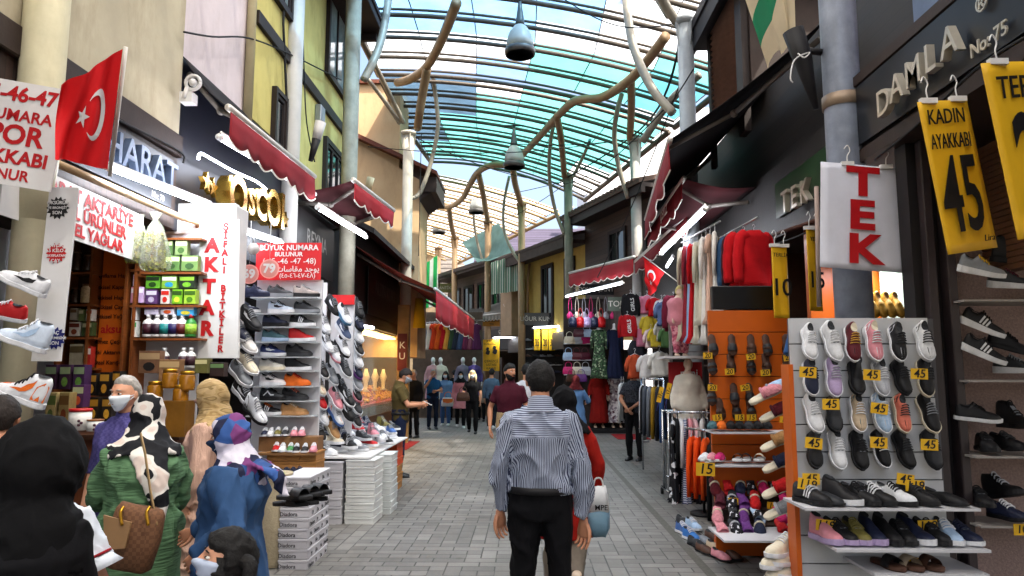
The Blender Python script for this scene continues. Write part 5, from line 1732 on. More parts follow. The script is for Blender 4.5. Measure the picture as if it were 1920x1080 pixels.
# ================================================================ LEFT SIDE
CAMX, CAMZ = V((1, 0, 0)), V((0, 0, 1))
def inplane(deg):
 c, s_ = math.cos(R(deg)), math.sin(R(deg))
 return V((c, 0, s_)), V((-s_, 0, c))
# price board on the first column
ux, uy = inplane(-8.5)
ux = (ux + V((0, .12, 0))).normalized()
board('price_board', 'white board with red and black shoe sizes on the first left column', 'sign', at(18, 248, 4.12), .60, .635,
      [('45-46-47', .0, .235, .125, RED_INK, .028), ('NUMARA', .02, .105, .098, RED_INK, .02), ('SPOR', .0, -.015, .165, RED_INK, .03),
       ('AYAKKABI', -.02, -.15, .115, RED_INK, .03), ('BULUNUR', -.04, -.255, .09, RED_INK, .02)], ux, uy, m_board=WHITE)
o_ = flag_red('flag', 'red flag with white crescent and star hanging beside the white size board', at(236, 88, 4.0), at(206, 330, 4.35),
         [at(230, 92, 3.98), at(203, 318, 4.2), at(98, 296, 3.9), at(117, 160, 3.85)])
# rack at the left edge
rk = thing('display_rack', 'white metal shelf rack with shoes at the left picture edge', 'rack', at(-20, 700, 4.7))
p0, p1 = at(-90, 800, 4.7), at(38, 437, 4.7)
MB().bx(p0.x, p1.x, 4.7, 4.75, .3, p1.z).build('back_panel', WHITE_BOARD, rk)
MB().bx(p1.x - .03, p1.x, 4.45, 4.698, .3, p1.z).build('side_frame', STEEL, rk)
for y_ in (500, 620, 740):
 z_ = at(0, y_, 4.6).z
 MB().bx(p0.x, p1.x - .032, 4.45, 4.698, z_ - .015, z_).build('shelf', WHITE, rk)
shoe(frame(at(2, 596, 4.4), (-.9, -.2, .2), (0, -.3, 1)), 'red sneaker lying on the white rack at the left edge', 'sneaker', 'red', 'white', 'white')
def hung(px, py, Y, fwd, tip, lab, **k):
 c = at(px, py, Y)
 M_ = frame(c, fwd, tip)
 return shoe(M_ @ Matrix.Translation((0, 0, -.05)), lab, **k)
hung(46, 525, 4.1, (-.9, -.15, .42), (.4, -.1, .9), 'white low sneaker with black swoosh hung beside the left column', kind='sneaker', up='white', sole='white', lace='white', deco='swoosh', em='black', scale=1.0)
hung(44, 632, 4.1, (-.9, -.2, .35), (.35, -.1, .92), 'white and pale blue high top hung beside the left column', kind='hightop', up='#c3d0e0', sole='white', lace='white', deco='swoosh', em='light blue', scale=1.0)
hung(40, 735, 4.1, (-.93, -.1, .36), (.35, -.1, .92), 'orange black and white high top hung lowest at the left column', kind='hightop', up='white', sole='white', lace='black', deco='swoosh2', em='orange', over='orange', scale=1.05)
# ---------------------------------------------------------------- herb shop
s = board('shop_sign', 'white vertical sign with black red and blue starbursts beside the herb shop', 'sign', at(103, 512, 4.25), .178, 1.06, [], CAMX, V((.03, 0, 1)))
for y_, r_, c_, ls in ((390, .072, BLACK_INK, ('ÖKSÜRÜK', 'VE BRONŞİT', 'SON')), (475, .064, RED_INK, ('AYDA', '5 KİLO', 'ZAYIFLATAN', 'ÇAY')), (634, .069, NAVY_INK, ('SAÇ', 'DÖKÜLMESİNE', 'SON'))):
 c = at({390: 109, 475: 106, 634: 103}[y_], y_, 4.25)
 starburst(s, c, CAMX, CAMZ, r_, c_)
 m = MB(); n_ = len(ls)
 for i, t_ in enumerate(ls):
  m.text(t_, c + V((0, -.0055, (n_ / 2 - .5 - i) * .031)), CAMX, CAMZ, .029 if len(t_) < 8 else .0205, .001, bold=.02)
 m.build('lettering', WHITE, s)
board('shop_sign', 'white sign in red capitals listing herbal goods above the herb shop opening', 'sign', (-3.28, 5.16, 2.76), 1.66, .40,
      [('BAHARAT AKTARİYE', .0, .115, .14, RED_INK, .035), ('BİTKİSEL ÜRÜNLER', -.0, -.01, .13, RED_INK, .033), ('BİTKİSEL YAĞLAR', .03, -.13, .125, RED_INK, .033)], (0, 1, -.03), (0, 0, 1))
board('shop_sign', 'dark sign with raised blue grey capital letters under the cream wall', 'sign', (XL + .04, 5.75, 3.38), 1.7, .46,
      [('BAHARAT', .02, .03, .36, mat('#4c5a72', .4, .2, var=.3, scale=9), .01, 'C', .06), ('No: 70', .6, -.18, .08, WHITE, .005)], (0, 1, 0), (0, 0, 1), m_board=mat('#1d222c', .4, var=.25, scale=5))
tube_light(atX(205, 315, -3.2), atX(395, 388, -3.12), 'fluorescent tube along the foot of the dark blue grey herb sign', power=13)
inn = thing('shelf_unit', 'orange brown shelf unit of herbal packets inside the herb shop', 'shelves', at(260, 700, 6.9))
WOODO = mat('#7d431c', .5, var=.2, scale=14, stretch=(1, 1, 6))
m = MB()
YB = 6.85
def hz(x0, x1, y_, Y0=YB - .22, Y1=YB, t=.02):
 a, b_ = at(x0, y_, Y0), at(x1, y_, Y0)
 m.bx(a.x, b_.x, Y0, Y1, a.z - t, a.z)
for y_ in (446, 510, 572, 634): hz(262, 378, y_)
for y_ in (505, 572, 634): hz(243, 260, y_)
for y_ in (510, 570, 632, 690): hz(124, 177, y_)
m.pieces('shelf', WOODO, inn)
m = MB()
for x_ in (261, 244, 178, 124):
 a = at(x_, 440, YB - .2)
 m.bx(a.x - .012, a.x + .012, YB - .22, YB + .02, .2, a.z)
m.pieces('upright', WOODO, inn)
a, b_ = at(100, 800, YB), at(243, 445, YB)
MB().bx(a.x, b_.x, YB + .022, YB + .05, .2, b_.z).build('back_board', mat('#4a2a16', .6, var=.3), inn)
a, b_ = at(243, 800, YB), at(385, 385, YB)
MB().bx(a.x + .001, b_.x, YB + .022, YB + .05, .2, b_.z).build('white_back_board', WHITE_BOARD, inn)
a, b_ = at(180, 700, YB - .06), at(242, 458, YB - .06)
w_ = b_.x - a.x
board('shop_sign', 'glossy orange panel with dark lettering at the back of the herb shop', 'sign', at(211, 579, YB - .1), w_, b_.z - a.z,
      [(t_, 0, (579 - y_) / 1350 * 6.75, .055, mat('#2a1208', .5), .012) for t_, y_ in (('Zayıflama Hapları', 516), ('Bitkisel Kapsüller', 538), ('Bitkisel Hapları', 558), ('Bitkisel Çaylar', 576), ('Bitkisel Yağlar', 594), ('Pekmez Çeşitleri', 642), ('Bitki Aktarımlar', 662), ('Özel Karışım', 681))] +
      [('aksu', 0, (579 - 618) / 1350 * 6.75, .11, RED_INK, .02)], m_board=ORANGE)
def packet(px0, px1, py0, py1, Y, col, lab, band=None, grp='herbal packets on the herb shop shelves', d=.07, dot=None, name='packet', cat='packet', pic=None):
 a, b_ = at(px0, py1, Y), at(px1, py0, Y)
 w, h = b_.x - a.x - .004, b_.z - a.z
 e = thing(name, lab, cat, ((a.x + b_.x) / 2, Y + d / 2, a.z + .001), rnd.uniform(-.06, .06), grp)
 MB().bx(-w / 2, w / 2, -d / 2, d / 2, 0, h).build('carton', mat(col, .45, var=.2, scale=22), e, world=False, bev=.002)
 m = MB().bx(-w / 2 + .004, w / 2 - .004, -d / 2 - .002, -d / 2 - .0005, h * .62, h * .9)
 m.build('label', mat(band or '#d8d4c4', .5, var=.1), e, world=False)
 if pic:
  m = MB()
  m.prism([(w * .28 * math.cos(q), h * .2 * math.sin(q)) for q in [2 * math.pi * k / 10 for k in range(10)]], (0, -d / 2 - .0005, h * .3), (1, 0, 0), (0, 0, 1), .002)
  m.build('picture', mat(pic, .5, var=.3, scale=40), e, world=False)
 return e
YS = YB - .2
row = [('dark green tea packet at the top of the herb shelves, left of its twins', 302, 325, 450, 478, '#4d6a3a', '#c7d19a', '#1c3a1c'), ('pale green tea packet at the top of the herb shelves beside the white side panel', 327, 352, 450, 478, '#7f9560', '#d9dbb6', '#41602e'),
       ('green tea packet on the second tier under the hanging herb bags', 302, 337, 479, 508, '#52743c', '#cfd6a0', '#2d4a22'), ('second green tea packet on the same tier nearer the white sign', 339, 372, 479, 508, '#6b8a4d', '#d7d9ae', '#33522a'),
       ('green leaf packet at the left of the middle herb shelf', 272, 300, 517, 541, '#5fa02c', '#1e2f1a', '#234416'), ('green and sky blue packet in the middle of the herb shelf', 302, 332, 517, 541, '#7fae3c', '#e4e6dc', '#2d8fb5'), ('green and black packet at the right of the middle herb shelf', 335, 366, 517, 541, '#233021', '#8dbd3a', '#6fae2c'),
       ('purple and white packet under the green leaf packet', 272, 295, 543, 570, '#5a3a6c', '#d9d4dc', '#c3b6d0'), ('white packet with red emblem on the middle herb shelf', 300, 318, 543, 570, '#d8d4cc', '#c2271c', '#c2271c'), ('bright green packet right of the white and red one', 321, 342, 543, 570, '#6fae24', '#2a4a12', '#d6dc3c'), ('lime packet next to the shelf edge by the white sign', 344, 368, 543, 570, '#9cc43c', '#3c6018', '#4b7c1c'),
       ('white and lilac carton lying at the left of the bottle shelf', 270, 298, 573, 590, '#cfc6dc', '#7d4f9a', None), ('white carton with orange mark above the bottles', 300, 328, 573, 590, '#d6d0dc', '#8a4fa0', '#d0562a'), ('sky blue carton above the dark bottles', 331, 364, 574, 592, '#3fa0d8', '#e7edf0', '#d8c83c'),
       ('pale lilac tall carton on the narrow shelf', 248, 258, 515, 536, '#d6c4dc', '#b58fc0', None), ('pink tall carton on the narrow shelf', 244, 256, 538, 568, '#d68fa0', '#f0e6e6', None), ('lilac and white tall carton by the upright', 258, 270, 538, 568, '#c8a8d0', '#efe9ef', None), ('white tall carton under the pink one', 245, 257, 575, 600, '#dcdcdc', '#b0a6b4', None), ('slim white carton with green band low on the narrow shelf', 245, 257, 602, 632, '#dcdcd6', '#4d9c5c', None),
       ('small white packet on the low left herb shelf', 130, 145, 578, 600, '#b8b09c', '#6a4a2c', None), ('kraft and green packet on the low left herb shelf', 146, 158, 580, 602, '#6a7a44', '#c9c29c', None), ('white packet with red mark at the low left shelf', 160, 174, 580, 602, '#ccc6b8', '#a02c20', None),
       ('white seed packet stacked lowest left', 128, 150, 604, 630, '#c8c2b2', '#6a2c1c', '#803c20'), ('dark green packet stacked lowest left', 152, 174, 604, 630, '#41522c', '#b7b58c', None), ('small red packet near the orange panel foot', 160, 172, 650, 688, '#a82a20', '#dcd0c4', None), ('cream packet under the low left shelf', 128, 158, 645, 688, '#a89c80', '#5a4a2c', None)]
for lab, x0, x1, y0, y1, c_, bnd, pic in row:
 packet(x0, x1, y0, y1, YS, c_, lab, bnd, pic=pic)
def bottle(px, py0, py1, Y, body, cap, lab, lw='#1d1a2c', r=None, grp='plastic bottles on the herb shop shelf'):
 a, b_ = at(px, py1, Y), at(px, py0, Y)
 h = b_.z - a.z; r = r or h * .24
 e = thing('bottle', lab, 'bottle', a, 0, grp)
 MB().lathe([(r * .95, 0), (r, .01), (r, h * .62), (r * .75, h * .74), (r * .38, h * .8), (r * .36, h * .84)], (0, 0, 0), 14).build('body', mat(body, .35, var=.06), e, world=False)
 MB().lathe([(r * .4, h * .842), (r * .42, h), (r * .3, h)], (0, 0, 0), 12).build('cap', mat(cap, .4), e, world=False)
 m = MB().lathe([(r * 1.02, h * .12), (r * 1.02, h * .58)], (0, 0, 0), 14)
 m.build('label', mat(lw, .5, var=.5, scale=50), e, world=False)
 return e
for px, c_, cap, lw, nm in ((277, '#d8d4d0', '#dcdcdc', '#3a1420', 'white bottle with maroon wrapper, leftmost on the bottle shelf'), (293, '#d8d4d0', '#dcdcdc', '#2d1424', 'white bottle with dark plum wrapper, second on the bottle shelf'), (309, '#d8d8d8', '#dcdcdc', '#1c7a78', 'white bottle with teal wrapper on the bottle shelf'), (325, '#d8d8d8', '#dcdcdc', '#241c50', 'white bottle with indigo wrapper on the bottle shelf'), (340, '#d8d4d0', '#dcdcdc', '#5a1c1c', 'white bottle with red brown wrapper on the bottle shelf'), (357, '#2d7a34', '#b01c1c', '#8ab83c', 'green bottle with red cap at the end of the bottle shelf')):
 bottle(px, 590, 632, YS + .02, c_, cap, nm, lw)
for px, nm in ((307, 'white bottle standing behind the brown cartons at left'), (343, 'white bottle behind the brown cartons at right'), (357, 'rightmost white bottle behind the brown cartons')):
 bottle(px, 652, 690, YS + .02, '#d8d8d4', '#d8d8d8', nm, '#3a2028')
for px, y0, y1, nm in ((142, 472, 508, 'dark glass jar of spices at left on the top herb shelf'), (163, 478, 508, 'dark glass jar of spices next to the orange panel'), (140, 540, 568, 'brown glass jar of roots below the dark jars'), (161, 533, 568, 'large glass jar of pale seeds below the dark jars')):
 a, b_ = at(px, y1, YS), at(px, y0, YS); h = b_.z - a.z; r = h * .3 if h < .15 else h * .28
 e = thing('glass_jar', nm, 'jar', a, 0, 'spice jars in the herb shop')
 MB().lathe([(r * .95, 0), (r, .01), (r, h * .78), (r * .7, h * .88), (r * .7, h * .9)], (0, 0, 0), 14).build('jar', mat('#b39a74' if 'seeds' in nm else '#3a2618', .15, var=.4, scale=60), e, world=False)
 MB().lathe([(r * .75, h * .9), (r * .75, h), (.003, h)], (0, 0, 0), 14).build('lid', mat('#5a3a22', .4), e, world=False)
# counter and its goods
ct = thing('shop_counter', 'dark wooden counter heaped with boxes and tins in front of the herb shop', 'counter', (-3.5, 6.2, 0))
zc = 1.12
MB().bx(-4.6, -2.75, 5.7, 6.5, 0, zc - .04).build('cabinet', mat('#5a2e16', .5, var=.25, scale=9), ct)
MB().bx(-4.63, -2.72, 5.67, 6.53, zc - .038, zc).build('top', mat('#3a2214', .4, var=.2), ct)
YC = 5.75
G_ = 'boxes on the herb shop counter'
for lab, x0, x1, y0, y1, Y, c_, bnd, pic in (
 ('purple tea box at the left end of the herb counter', 82, 108, 684, 730, 6.0, '#3a2038', '#8aa07c', '#6a9a4c'), ('second purple tea box beside the leftmost one', 109, 134, 684, 730, 6.0, '#402540', '#9aae84', '#7aa84c'), ('third purple tea box by the orange panel', 135, 160, 684, 730, 6.0, '#392044', '#8aa07c', '#5c8a3c'),
 ('kraft herb bag standing below the purple boxes', 82, 106, 736, 798, 5.8, '#a08c5c', '#5a6a34', '#4a5a2c'), ('kraft herb bag beside the white tin', 107, 131, 736, 798, 5.8, '#8f7a4c', '#6a4a24', '#7a3a1c'), ('purple packet with fruit picture above the white tin', 133, 158, 722, 764, 5.9, '#45254c', '#a8b08c', '#b04a2c'),
 ('black and gold hair oil box above the vendor at left', 161, 182, 700, 742, 6.1, '#17120e', '#b0822c', '#c08a2c'), ('black and gold hair oil box in the middle of its row', 184, 206, 698, 742, 6.1, '#19130f', '#b5862e', '#c98f2c'), ('black and gold hair oil box right of its twins', 208, 226, 696, 742, 6.1, '#15110d', '#a87a28', '#b8842c'),
 ('dark gold box in the lower row left of the vendor', 163, 186, 745, 790, 6.0, '#1c140c', '#a87a20', '#d09c34'), ('dark gold box in the lower row by the vendor shoulder', 188, 210, 745, 790, 6.0, '#1b130d', '#9c7224', '#c8942c'),
 ('brown carton with black picture below the bottle shelf', 258, 300, 658, 700, 6.4, '#6a4a34', '#a08460', '#17120f'), ('lighter brown carton with black picture beside the first', 296, 337, 674, 714, 6.25, '#7c5a3c', '#b09468', '#1a1411'), ('dark box with green label near the white shop sign', 392, 420, 680, 706, 6.4, '#2a1c18', '#5c7a4c', None), ('small green packet stack near the white shop sign', 364, 390, 672, 700, 6.5, '#5c5a30', '#c0b888', None)):
 packet(x0, x1, y0, y1, Y, c_, lab, bnd, G_, .1, pic=pic, name='packet_box', cat='box')
for px, y0, y1, lab in ((149, 766, 806, 'white tin with red lid and berry print on the herb counter'), (178, 786, 808, 'small white tin with brown lid on the herb counter')):
 a, b_ = at(px, y1, 5.3), at(px, y0, 5.3); h = b_.z - a.z; r = .075 if px < 160 else .055
 e = thing('tin', lab, 'tin', (a.x, a.y, a.z), 0, 'tins on the herb counter')
 MB().lathe([(r, 0), (r, h * .86)], (0, 0, 0), 20).build('can', mat('#d4d2cc', .35, var=.04), e, world=False)
 MB().lathe([(r * 1.04, h * .862), (r * 1.04, h), (r * .9, h)], (0, 0, 0), 20).build('lid', mat('#a81c1c' if px < 160 else '#7a4a24', .4), e, world=False)
 m = MB()
 for k in range(5): m.ball((r * .5 + .012 * math.cos(k * 2.1), -r * .86, h * .35 + .018 * math.sin(k * 2.1)), .011, 8, 6)
 m.build('berry_print', mat('#401428', .4), e, world=False)
for px, py, lab in ((290, 735, 'golden honey jar low behind the spotted scarf'), (318, 712, 'golden lidded honey jar above the counter'), (338, 742, 'golden honey jar beside the tan scarf'), (350, 716, 'small golden jar near the pale coat')):
 a = at(px, py + 16, 5.6); h = .15; r = .055
 e = thing('honey_jar', lab, 'jar', a, 0, 'golden jars on the herb counter')
 MB().lathe([(r, 0), (r * 1.05, .02), (r * 1.05, h * .75), (r * .85, h * .82)], (0, 0, 0), 16).build('jar', mat('#8a5a12', .12, var=.3, scale=14), e, world=False)
 MB().lathe([(r * .95, h * .83), (r * .95, h), (.004, h)], (0, 0, 0), 16).build('lid', GOLD, e, world=False)
tt = thing('jar_shelf', 'gold brown step shelf for the jars behind the customers', 'shelf', at(320, 800, 5.6))
a = at(270, 752, 5.65); b_ = at(365, 752, 5.65)
MB().bx(a.x, b_.x, 5.5, 5.66, zc + .001, at(300, 751, 5.6).z).build('step', mat('#7a5218', .3, .3, var=.3), tt)
# white side case and the red lettered vertical sign
sc_ = thing('side_case', 'white enamelled end panel of the herb shop above its shelves', 'panel', at(330, 430, 6.9))
a, b_ = at(285, 445, 6.9), at(445, 383, 6.9)
MB().bx(a.x, b_.x, 6.86, 6.95, a.z + .03, b_.z).build('panel', WHITE, sc_)
s = board('shop_sign', 'tall white sign with two columns of red capitals at the end of the herb shop', 'sign', at(410, 540, 6.75), .385, 1.33, [], V((1, 0, 0)), V((-.035, 0, 1)), t=.04)
m = MB()
for i, c_ in enumerate('AKTAR'):
 m.text(c_, at((398, 395, 392, 388, 387)[i], (461, 497, 538, 578, 617)[i], 6.745), CAMX, CAMZ, .185, .002, bold=.055)
for i, c_ in enumerate('ŞİFALI'):
 m.text(c_, at(423.5 - i * .7, 426 + i * 16.2, 6.745), CAMX, CAMZ, .09, .002, bold=.035)
for i, c_ in enumerate('BİTKİLER'):
 m.text(c_, at(418.5 - i * .8, 541 + i * 16.2, 6.745), CAMX, CAMZ, .09, .002, bold=.035)
m.build('lettering', RED_INK, s)
bx_ = thing('sign_box', 'white metal return box behind the tall red lettered sign', 'panel', at(440, 540, 6.9))
a, b_ = at(430, 668, 6.85), at(448, 386, 6.85)
MB().bx(a.x, b_.x, 6.8, 7.1, a.z, b_.z).build('casing', WHITE, bx_, bev=.006)
# hanging bags of herbs
for px, w_, top, bot, lab in ((262, .085, 408, 492, 'smaller clear bag of dried green herbs hanging left of its twin'), (292, .115, 405, 508, 'large clear bag of dried green herbs hanging over the herb shelves')):
 e = thing('herb_bag', lab, 'bag', at(px, top, 5.9), 0, 'clear bags of herbs hanging in the herb shop')
 a, b_ = at(px, top, 5.9), at(px, bot, 5.9); h = a.z - b_.z
 rg = []
 for t, k in ((-.06, .42), (0, .3), (.07, .16), (.2, .5), (.5, .85), (.85, 1.1), (.96, 1.0), (1, .7)):
  rg.append([a + V((math.cos(q) * w_ * k * (1 + .13 * math.sin(7 * q)) + (px - 275) * .001 * t, math.sin(q) * w_ * .6 * k * (1 + .13 * math.cos(5 * q)), -h * t)) for q in [2 * math.pi * i / 28 for i in range(28)]])
 MB().loft(rg).build('film', sheet('#eef2e0', .78, .4, .05, 20, .12), e)
 m = MB()
 for k in range(420):
  t = .3 + .68 * rnd.random() ** .8
  q = rnd.random() * 6.28; r_ = w_ * (.45 + .5 * t) * math.sqrt(rnd.random()) * .9
  c = a + V((math.cos(q) * r_ + (px - 275) * .001 * t, math.sin(q) * r_ * .6, -h * t))
  u1 = V((rnd.uniform(-1, 1), rnd.uniform(-1, 1), rnd.uniform(-1, 1))).normalized() * .026
  u2 = u1.cross(V((rnd.uniform(-1, 1), rnd.uniform(-1, 1), .3))).normalized() * .017
  m.add([c - u1, c + u2, c + u1, c - u2], [(0, 1, 2, 3)])
 m.build('herbs', mat('#9a9a2c', .8, var=.5, scale=40), e)
# ---------------------------------------------------------------- gold letter shop: fascia, awnings, tubes
s = thing('shop_sign', 'big polished gold letters between gold stars on the dark blue fascia', 'sign', (XL + .02, 8.2, 3.75))
GOLDL = mat('#c29a44', .2, .95, var=.12, scale=8)
m = MB()
for i, (c_, px, sz) in enumerate((('O', 421, .60), ('S', 447, .40), ('C', 466, .50), ('O', 490, .60), ('I', 508, .62))):
 p = atX(px, {0: 372, 1: 381, 2: 386, 3: 393, 4: 400}[i], XL + .12)
 m2 = MB().text(c_, p, (0, 1, 0), (0, 0, 1), sz, .16, bold=.03)
 m2.build('letter', GOLDL, s)
for px, py in ((380, 342), (392, 352), (519, 408), (530, 412)):
 p = atX(px, py, XL + .14)
 m2 = MB().prism([((.11 if k % 2 == 0 else .045) * math.cos(R(90 + 36 * k)), (.11 if k % 2 == 0 else .045) * math.sin(R(90 + 36 * k))) for k in range(10)], p, (0, 1, 0), (0, 0, 1), .05)
 m2.build('star', GOLDL, s)
e = thing('light_strip', 'wavy white light strip drooping over the gold letters', 'lamp', atX(370, 292, XL + .2))
MB().tube(smooth([atX(372, 298, XL + .2), atX(377, 288, XL + .2), atX(400, 300, XL + .2), atX(440, 322, XL + .2), atX(480, 340, XL + .2), atX(500, 356, XL + .2)]), .014, 6).build('strip', glow('#e6eeff', 9), e)
tube_light(at(414, 259, 6.45), at(588, 363, 9.2), 'long white tube under the black awning', r=.026, power=9)
tube_light(at(448, 432, 7.3), at(528, 456, 9.2), 'white tube under the gold letters', power=8)
tube_light(at(597, 390, 8.9), at(686, 444, 11.3), 'white tube right of the gold letters before the greenish column', r=.028, power=7)
tube_light(at(700, 615, 14.5), at(668, 611, 13.4), 'short white tube at the top of the gold shop window', s=10)
aw = awning('big black awning with red scalloped valance over the gold letter shop', (XL, 6.75, 4.72), (XL, 9.95, 4.72), at(430, 203, 6.45), at(588, 330, 9.1), BLACK_FAB, RED_FAB, .36, ((.04,), (.9,)), waves=7)
m = MB(); c = at(362, 155, 6.55)
m.tube([c + V((.07 * math.cos(q), 0, .07 * math.sin(q))) for q in [R(20 * k) for k in range(19)]], .018, 6)
m.ball(c, .04); m.box(c + V((-.06, .05, -.14)), (.12, .12, .1)); m.tube([c + V((-.05, 0, -.05)), c + V((-.08, 0, -.16))], .025)
m.build('gear_box', WHITE, aw)
awning('dark red awning with red valance in front of the yellow house', (XL, 9.98, 4.2), (XL, 12.6, 4.2), at(663, 338, 9.3), at(737, 394, 11.3), MAROON_FAB, RED_FAB2, .32, ((.1,), (.9,)), waves=5)
awning('long brown red awning with bright red valance over the gold shop', (-3.25, 13.2, 4.0), (-3.25, 19.6, 3.9), at(816, 542, 13.5), at(888, 598, 20.5), mat('#6a1f14', .9, var=.15), RED_FAB2, .62, ((.06,), (.94,)), waves=8)
sp_ = thing('floodlight', 'white spotlight head hanging beside the red size sign', 'lamp', at(470, 465, 7.2))
c = at(474, 465, 7.2)
MB().tube([c + V((-.03, .05, 0)), c + V((.03, -.06, -.02))], [.035, .06], 14).build('head', WHITE, sp_)
MB().tube([c, c + V((0, .02, .16))], .008, 6).build('arm', STEEL, sp_)
board('shop_sign', 'black sign with dull silver letters right of the gold letters', 'sign', (XL + .15, 10.9, 3.55), 2.0, .85, [('REYNA', .05, .06, .34, mat('#8f8d88', .4, .4, var=.3), .0)], (0, 1, 0), (0, 0, 1), m_board=mat('#101011', .4, var=.3))
for px, py, Y, lab, c_ in ((748, 285, 9.3, 'white funnel shaped flag holder above the black awning end', WHITE), (693, 344, 13.2, 'pale funnel shaped flag holder on the beige wall', mat('#c9b48c', .5))):
 e = thing('flag_holder', lab, 'flag holder', at(px * 0 + (598 if px == 748 else 693), (245 if px == 748 else 345), Y))
 c = at(598 if px == 748 else 693, 245 if px == 748 else 345, Y)
 MB().tube([c + V((.02, 0, .12)), c + V((-.03, 0, -.12))], [.075, .06], 12).build('cup', c_, e)
 MB().tube([c + V((-.03, 0, -.12)), c + V((-.1, 0, -.42))], [.06, .03], 12).build('spike', BLACKISH, e)
board('shop_sign', 'faint lettered black fascia sign over the gold shop', 'sign', (-3.2, 16.2, 3.3), 3.6, 1.0, [('ALTIN KURT', 0, .1, .42, mat('#55534e', .4, .4, var=.3), 0)], (0, 1, 0), (0, 0, 1), m_board=mat('#0c0c0c', .35, var=.3))
# ---------------------------------------------------------------- red size sign and shoe wall
YW = 7.55
s = board('shop_sign', 'red and white sign for large shoe sizes in two scripts', 'sign', at(541, 490, YW), .70, .40, [
 ('BÜYÜK NUMARA', .0, .145, .082, WHITE, .02), ('BULUNUR', .0, .075, .066, WHITE, .02), ('( 45 -46 -47 -48)', .01, .0, .086, WHITE, .002),
 ('\ufe95\ufe8e\ufeb3\ufe8e\ufed8\ufee3 \ufeaa\ufe9f\ufeee\ufef3', .10, -.085, .085, WHITE, .01), ('(٤٥-٤٦-٤٧-٤٨)', .10, -.155, .068, WHITE, .004)], m_board=mat('#b8141a', .5, var=.05))
for px, py, st in ((467, 514, '69'), (505, 504, '79')):
 e = thing('price_disc', 'round pink price disc reading ' + st + ' hanging before the shoe wall', 'price disc', at(px, py, 7.2), 0, 'round hanging price discs')
 c = at(px, py, 7.2)
 MB().prism([(.1 * math.cos(R(15 * k)), .1 * math.sin(R(15 * k))) for k in range(24)], c + V((0, .006, 0)), CAMX, CAMZ, .006).build('disc', mat('#e09a92', .5, var=.06), e)
 MB().prism([(.088 * math.cos(R(15 * k)), .088 * math.sin(R(15 * k))) for k in range(24)], c + V((0, -.0005, 0)), CAMX, CAMZ, .0015).build('face', mat('#c8837b', .5, var=.1), e)
 MB().text(st, c + V((0, -.003, 0)), CAMX, CAMZ, .125, .002, bold=.04).build('number', WHITE, e)
 MB().tube([c + V((0, 0, .1)), c + V((0, 0, .55))], .003, 5).build('string', WHITE, e)
wall = thing('shoe_display', 'white shelved display of sneakers under the red size sign', 'display', at(540, 830, YW))
a, b_ = at(470, 838, YW + .06), at(605, 525, YW + .06)
MB().bx(a.x, b_.x, YW + .05, YW + .1, .4, b_.z).build('back_panel', WHITE_BOARD, wall)
shelf_y = [558, 588, 613, 641, 669, 695, 724, 751, 779]
for y_ in shelf_y:
 z_ = at(540, y_, YW - .05).z
 MB().bx(a.x, b_.x, YW - .12, YW + .048, z_ - .012, z_).build('shelf', sheet('#e3e7ea', .35, .4, .05, 3, .1), wall)
GS = 'sneakers on the white shelved display'
rows = [
 [(482, 'navy', 'navy', 'navy', None), (525, 'charcoal', 'grey', 'black', None), (574, '#8d8480', 'black', 'grey', None)],
 [(462, 'navy', 'white', 'navy', None), (527, '#b8c6d8', 'white', 'black', 'swoosh'), (575, 'charcoal', 'grey', 'black', None)],
 [(516, 'navy', 'black', 'black', None), (567, 'black', 'white', 'charcoal', 'bars')],
 [(516, 'teal', 'light blue', 'grey', None), (566, 'red', 'white', None, None, 'sock')],
 [(512, '#1c2a5c', 'white', 'navy', 'swoosh'), (560, 'black', 'charcoal', 'charcoal', None)],
 [(510, '#c3c1b8', 'cream', 'grey', None), (558, 'black', 'white', None, None, 'sock')],
 [(511, '#d5cfd0', 'white', 'navy', 'swoosh'), (557, 'orange', 'orange', 'red', None)],
 [(511, 'charcoal', 'black', 'black', 'wave'), (553, 'black', 'charcoal', 'coral', None)],
 [(503, 'black', 'white', 'orange', 'bars'), (552, 'tan', '#b5875a', 'cream', None)]]
CN = {'#8d8480': 'taupe', '#b8c6d8': 'icy blue', '#1c2a5c': 'royal navy', '#c3c1b8': 'stone grey', '#d5cfd0': 'pale white'}
for r_, (y_, rw) in enumerate(zip(shelf_y, rows)):
 for i, it in enumerate(rw):
  px, up, so, la, de = it[:5]
  kd = it[5] if len(it) > 5 else 'runner'
  c = at(px, y_, YW - .04)
  where = ['left', 'right'][i] if len(rw) == 2 else ['left', 'middle', 'right'][i]
  shoe(frame(c + V((0, 0, .002)), (1, rnd.uniform(-.25, -.05), 0)), '%s sneaker at the %s of the %s shelf under the red size sign' % (CN.get(up, up), where, ORD[r_]), kd, up, so, la, deco=de,
             em='white' if up in ('navy', 'black', '#1c2a5c', 'charcoal') else 'black', group=GS, scale=1.02)
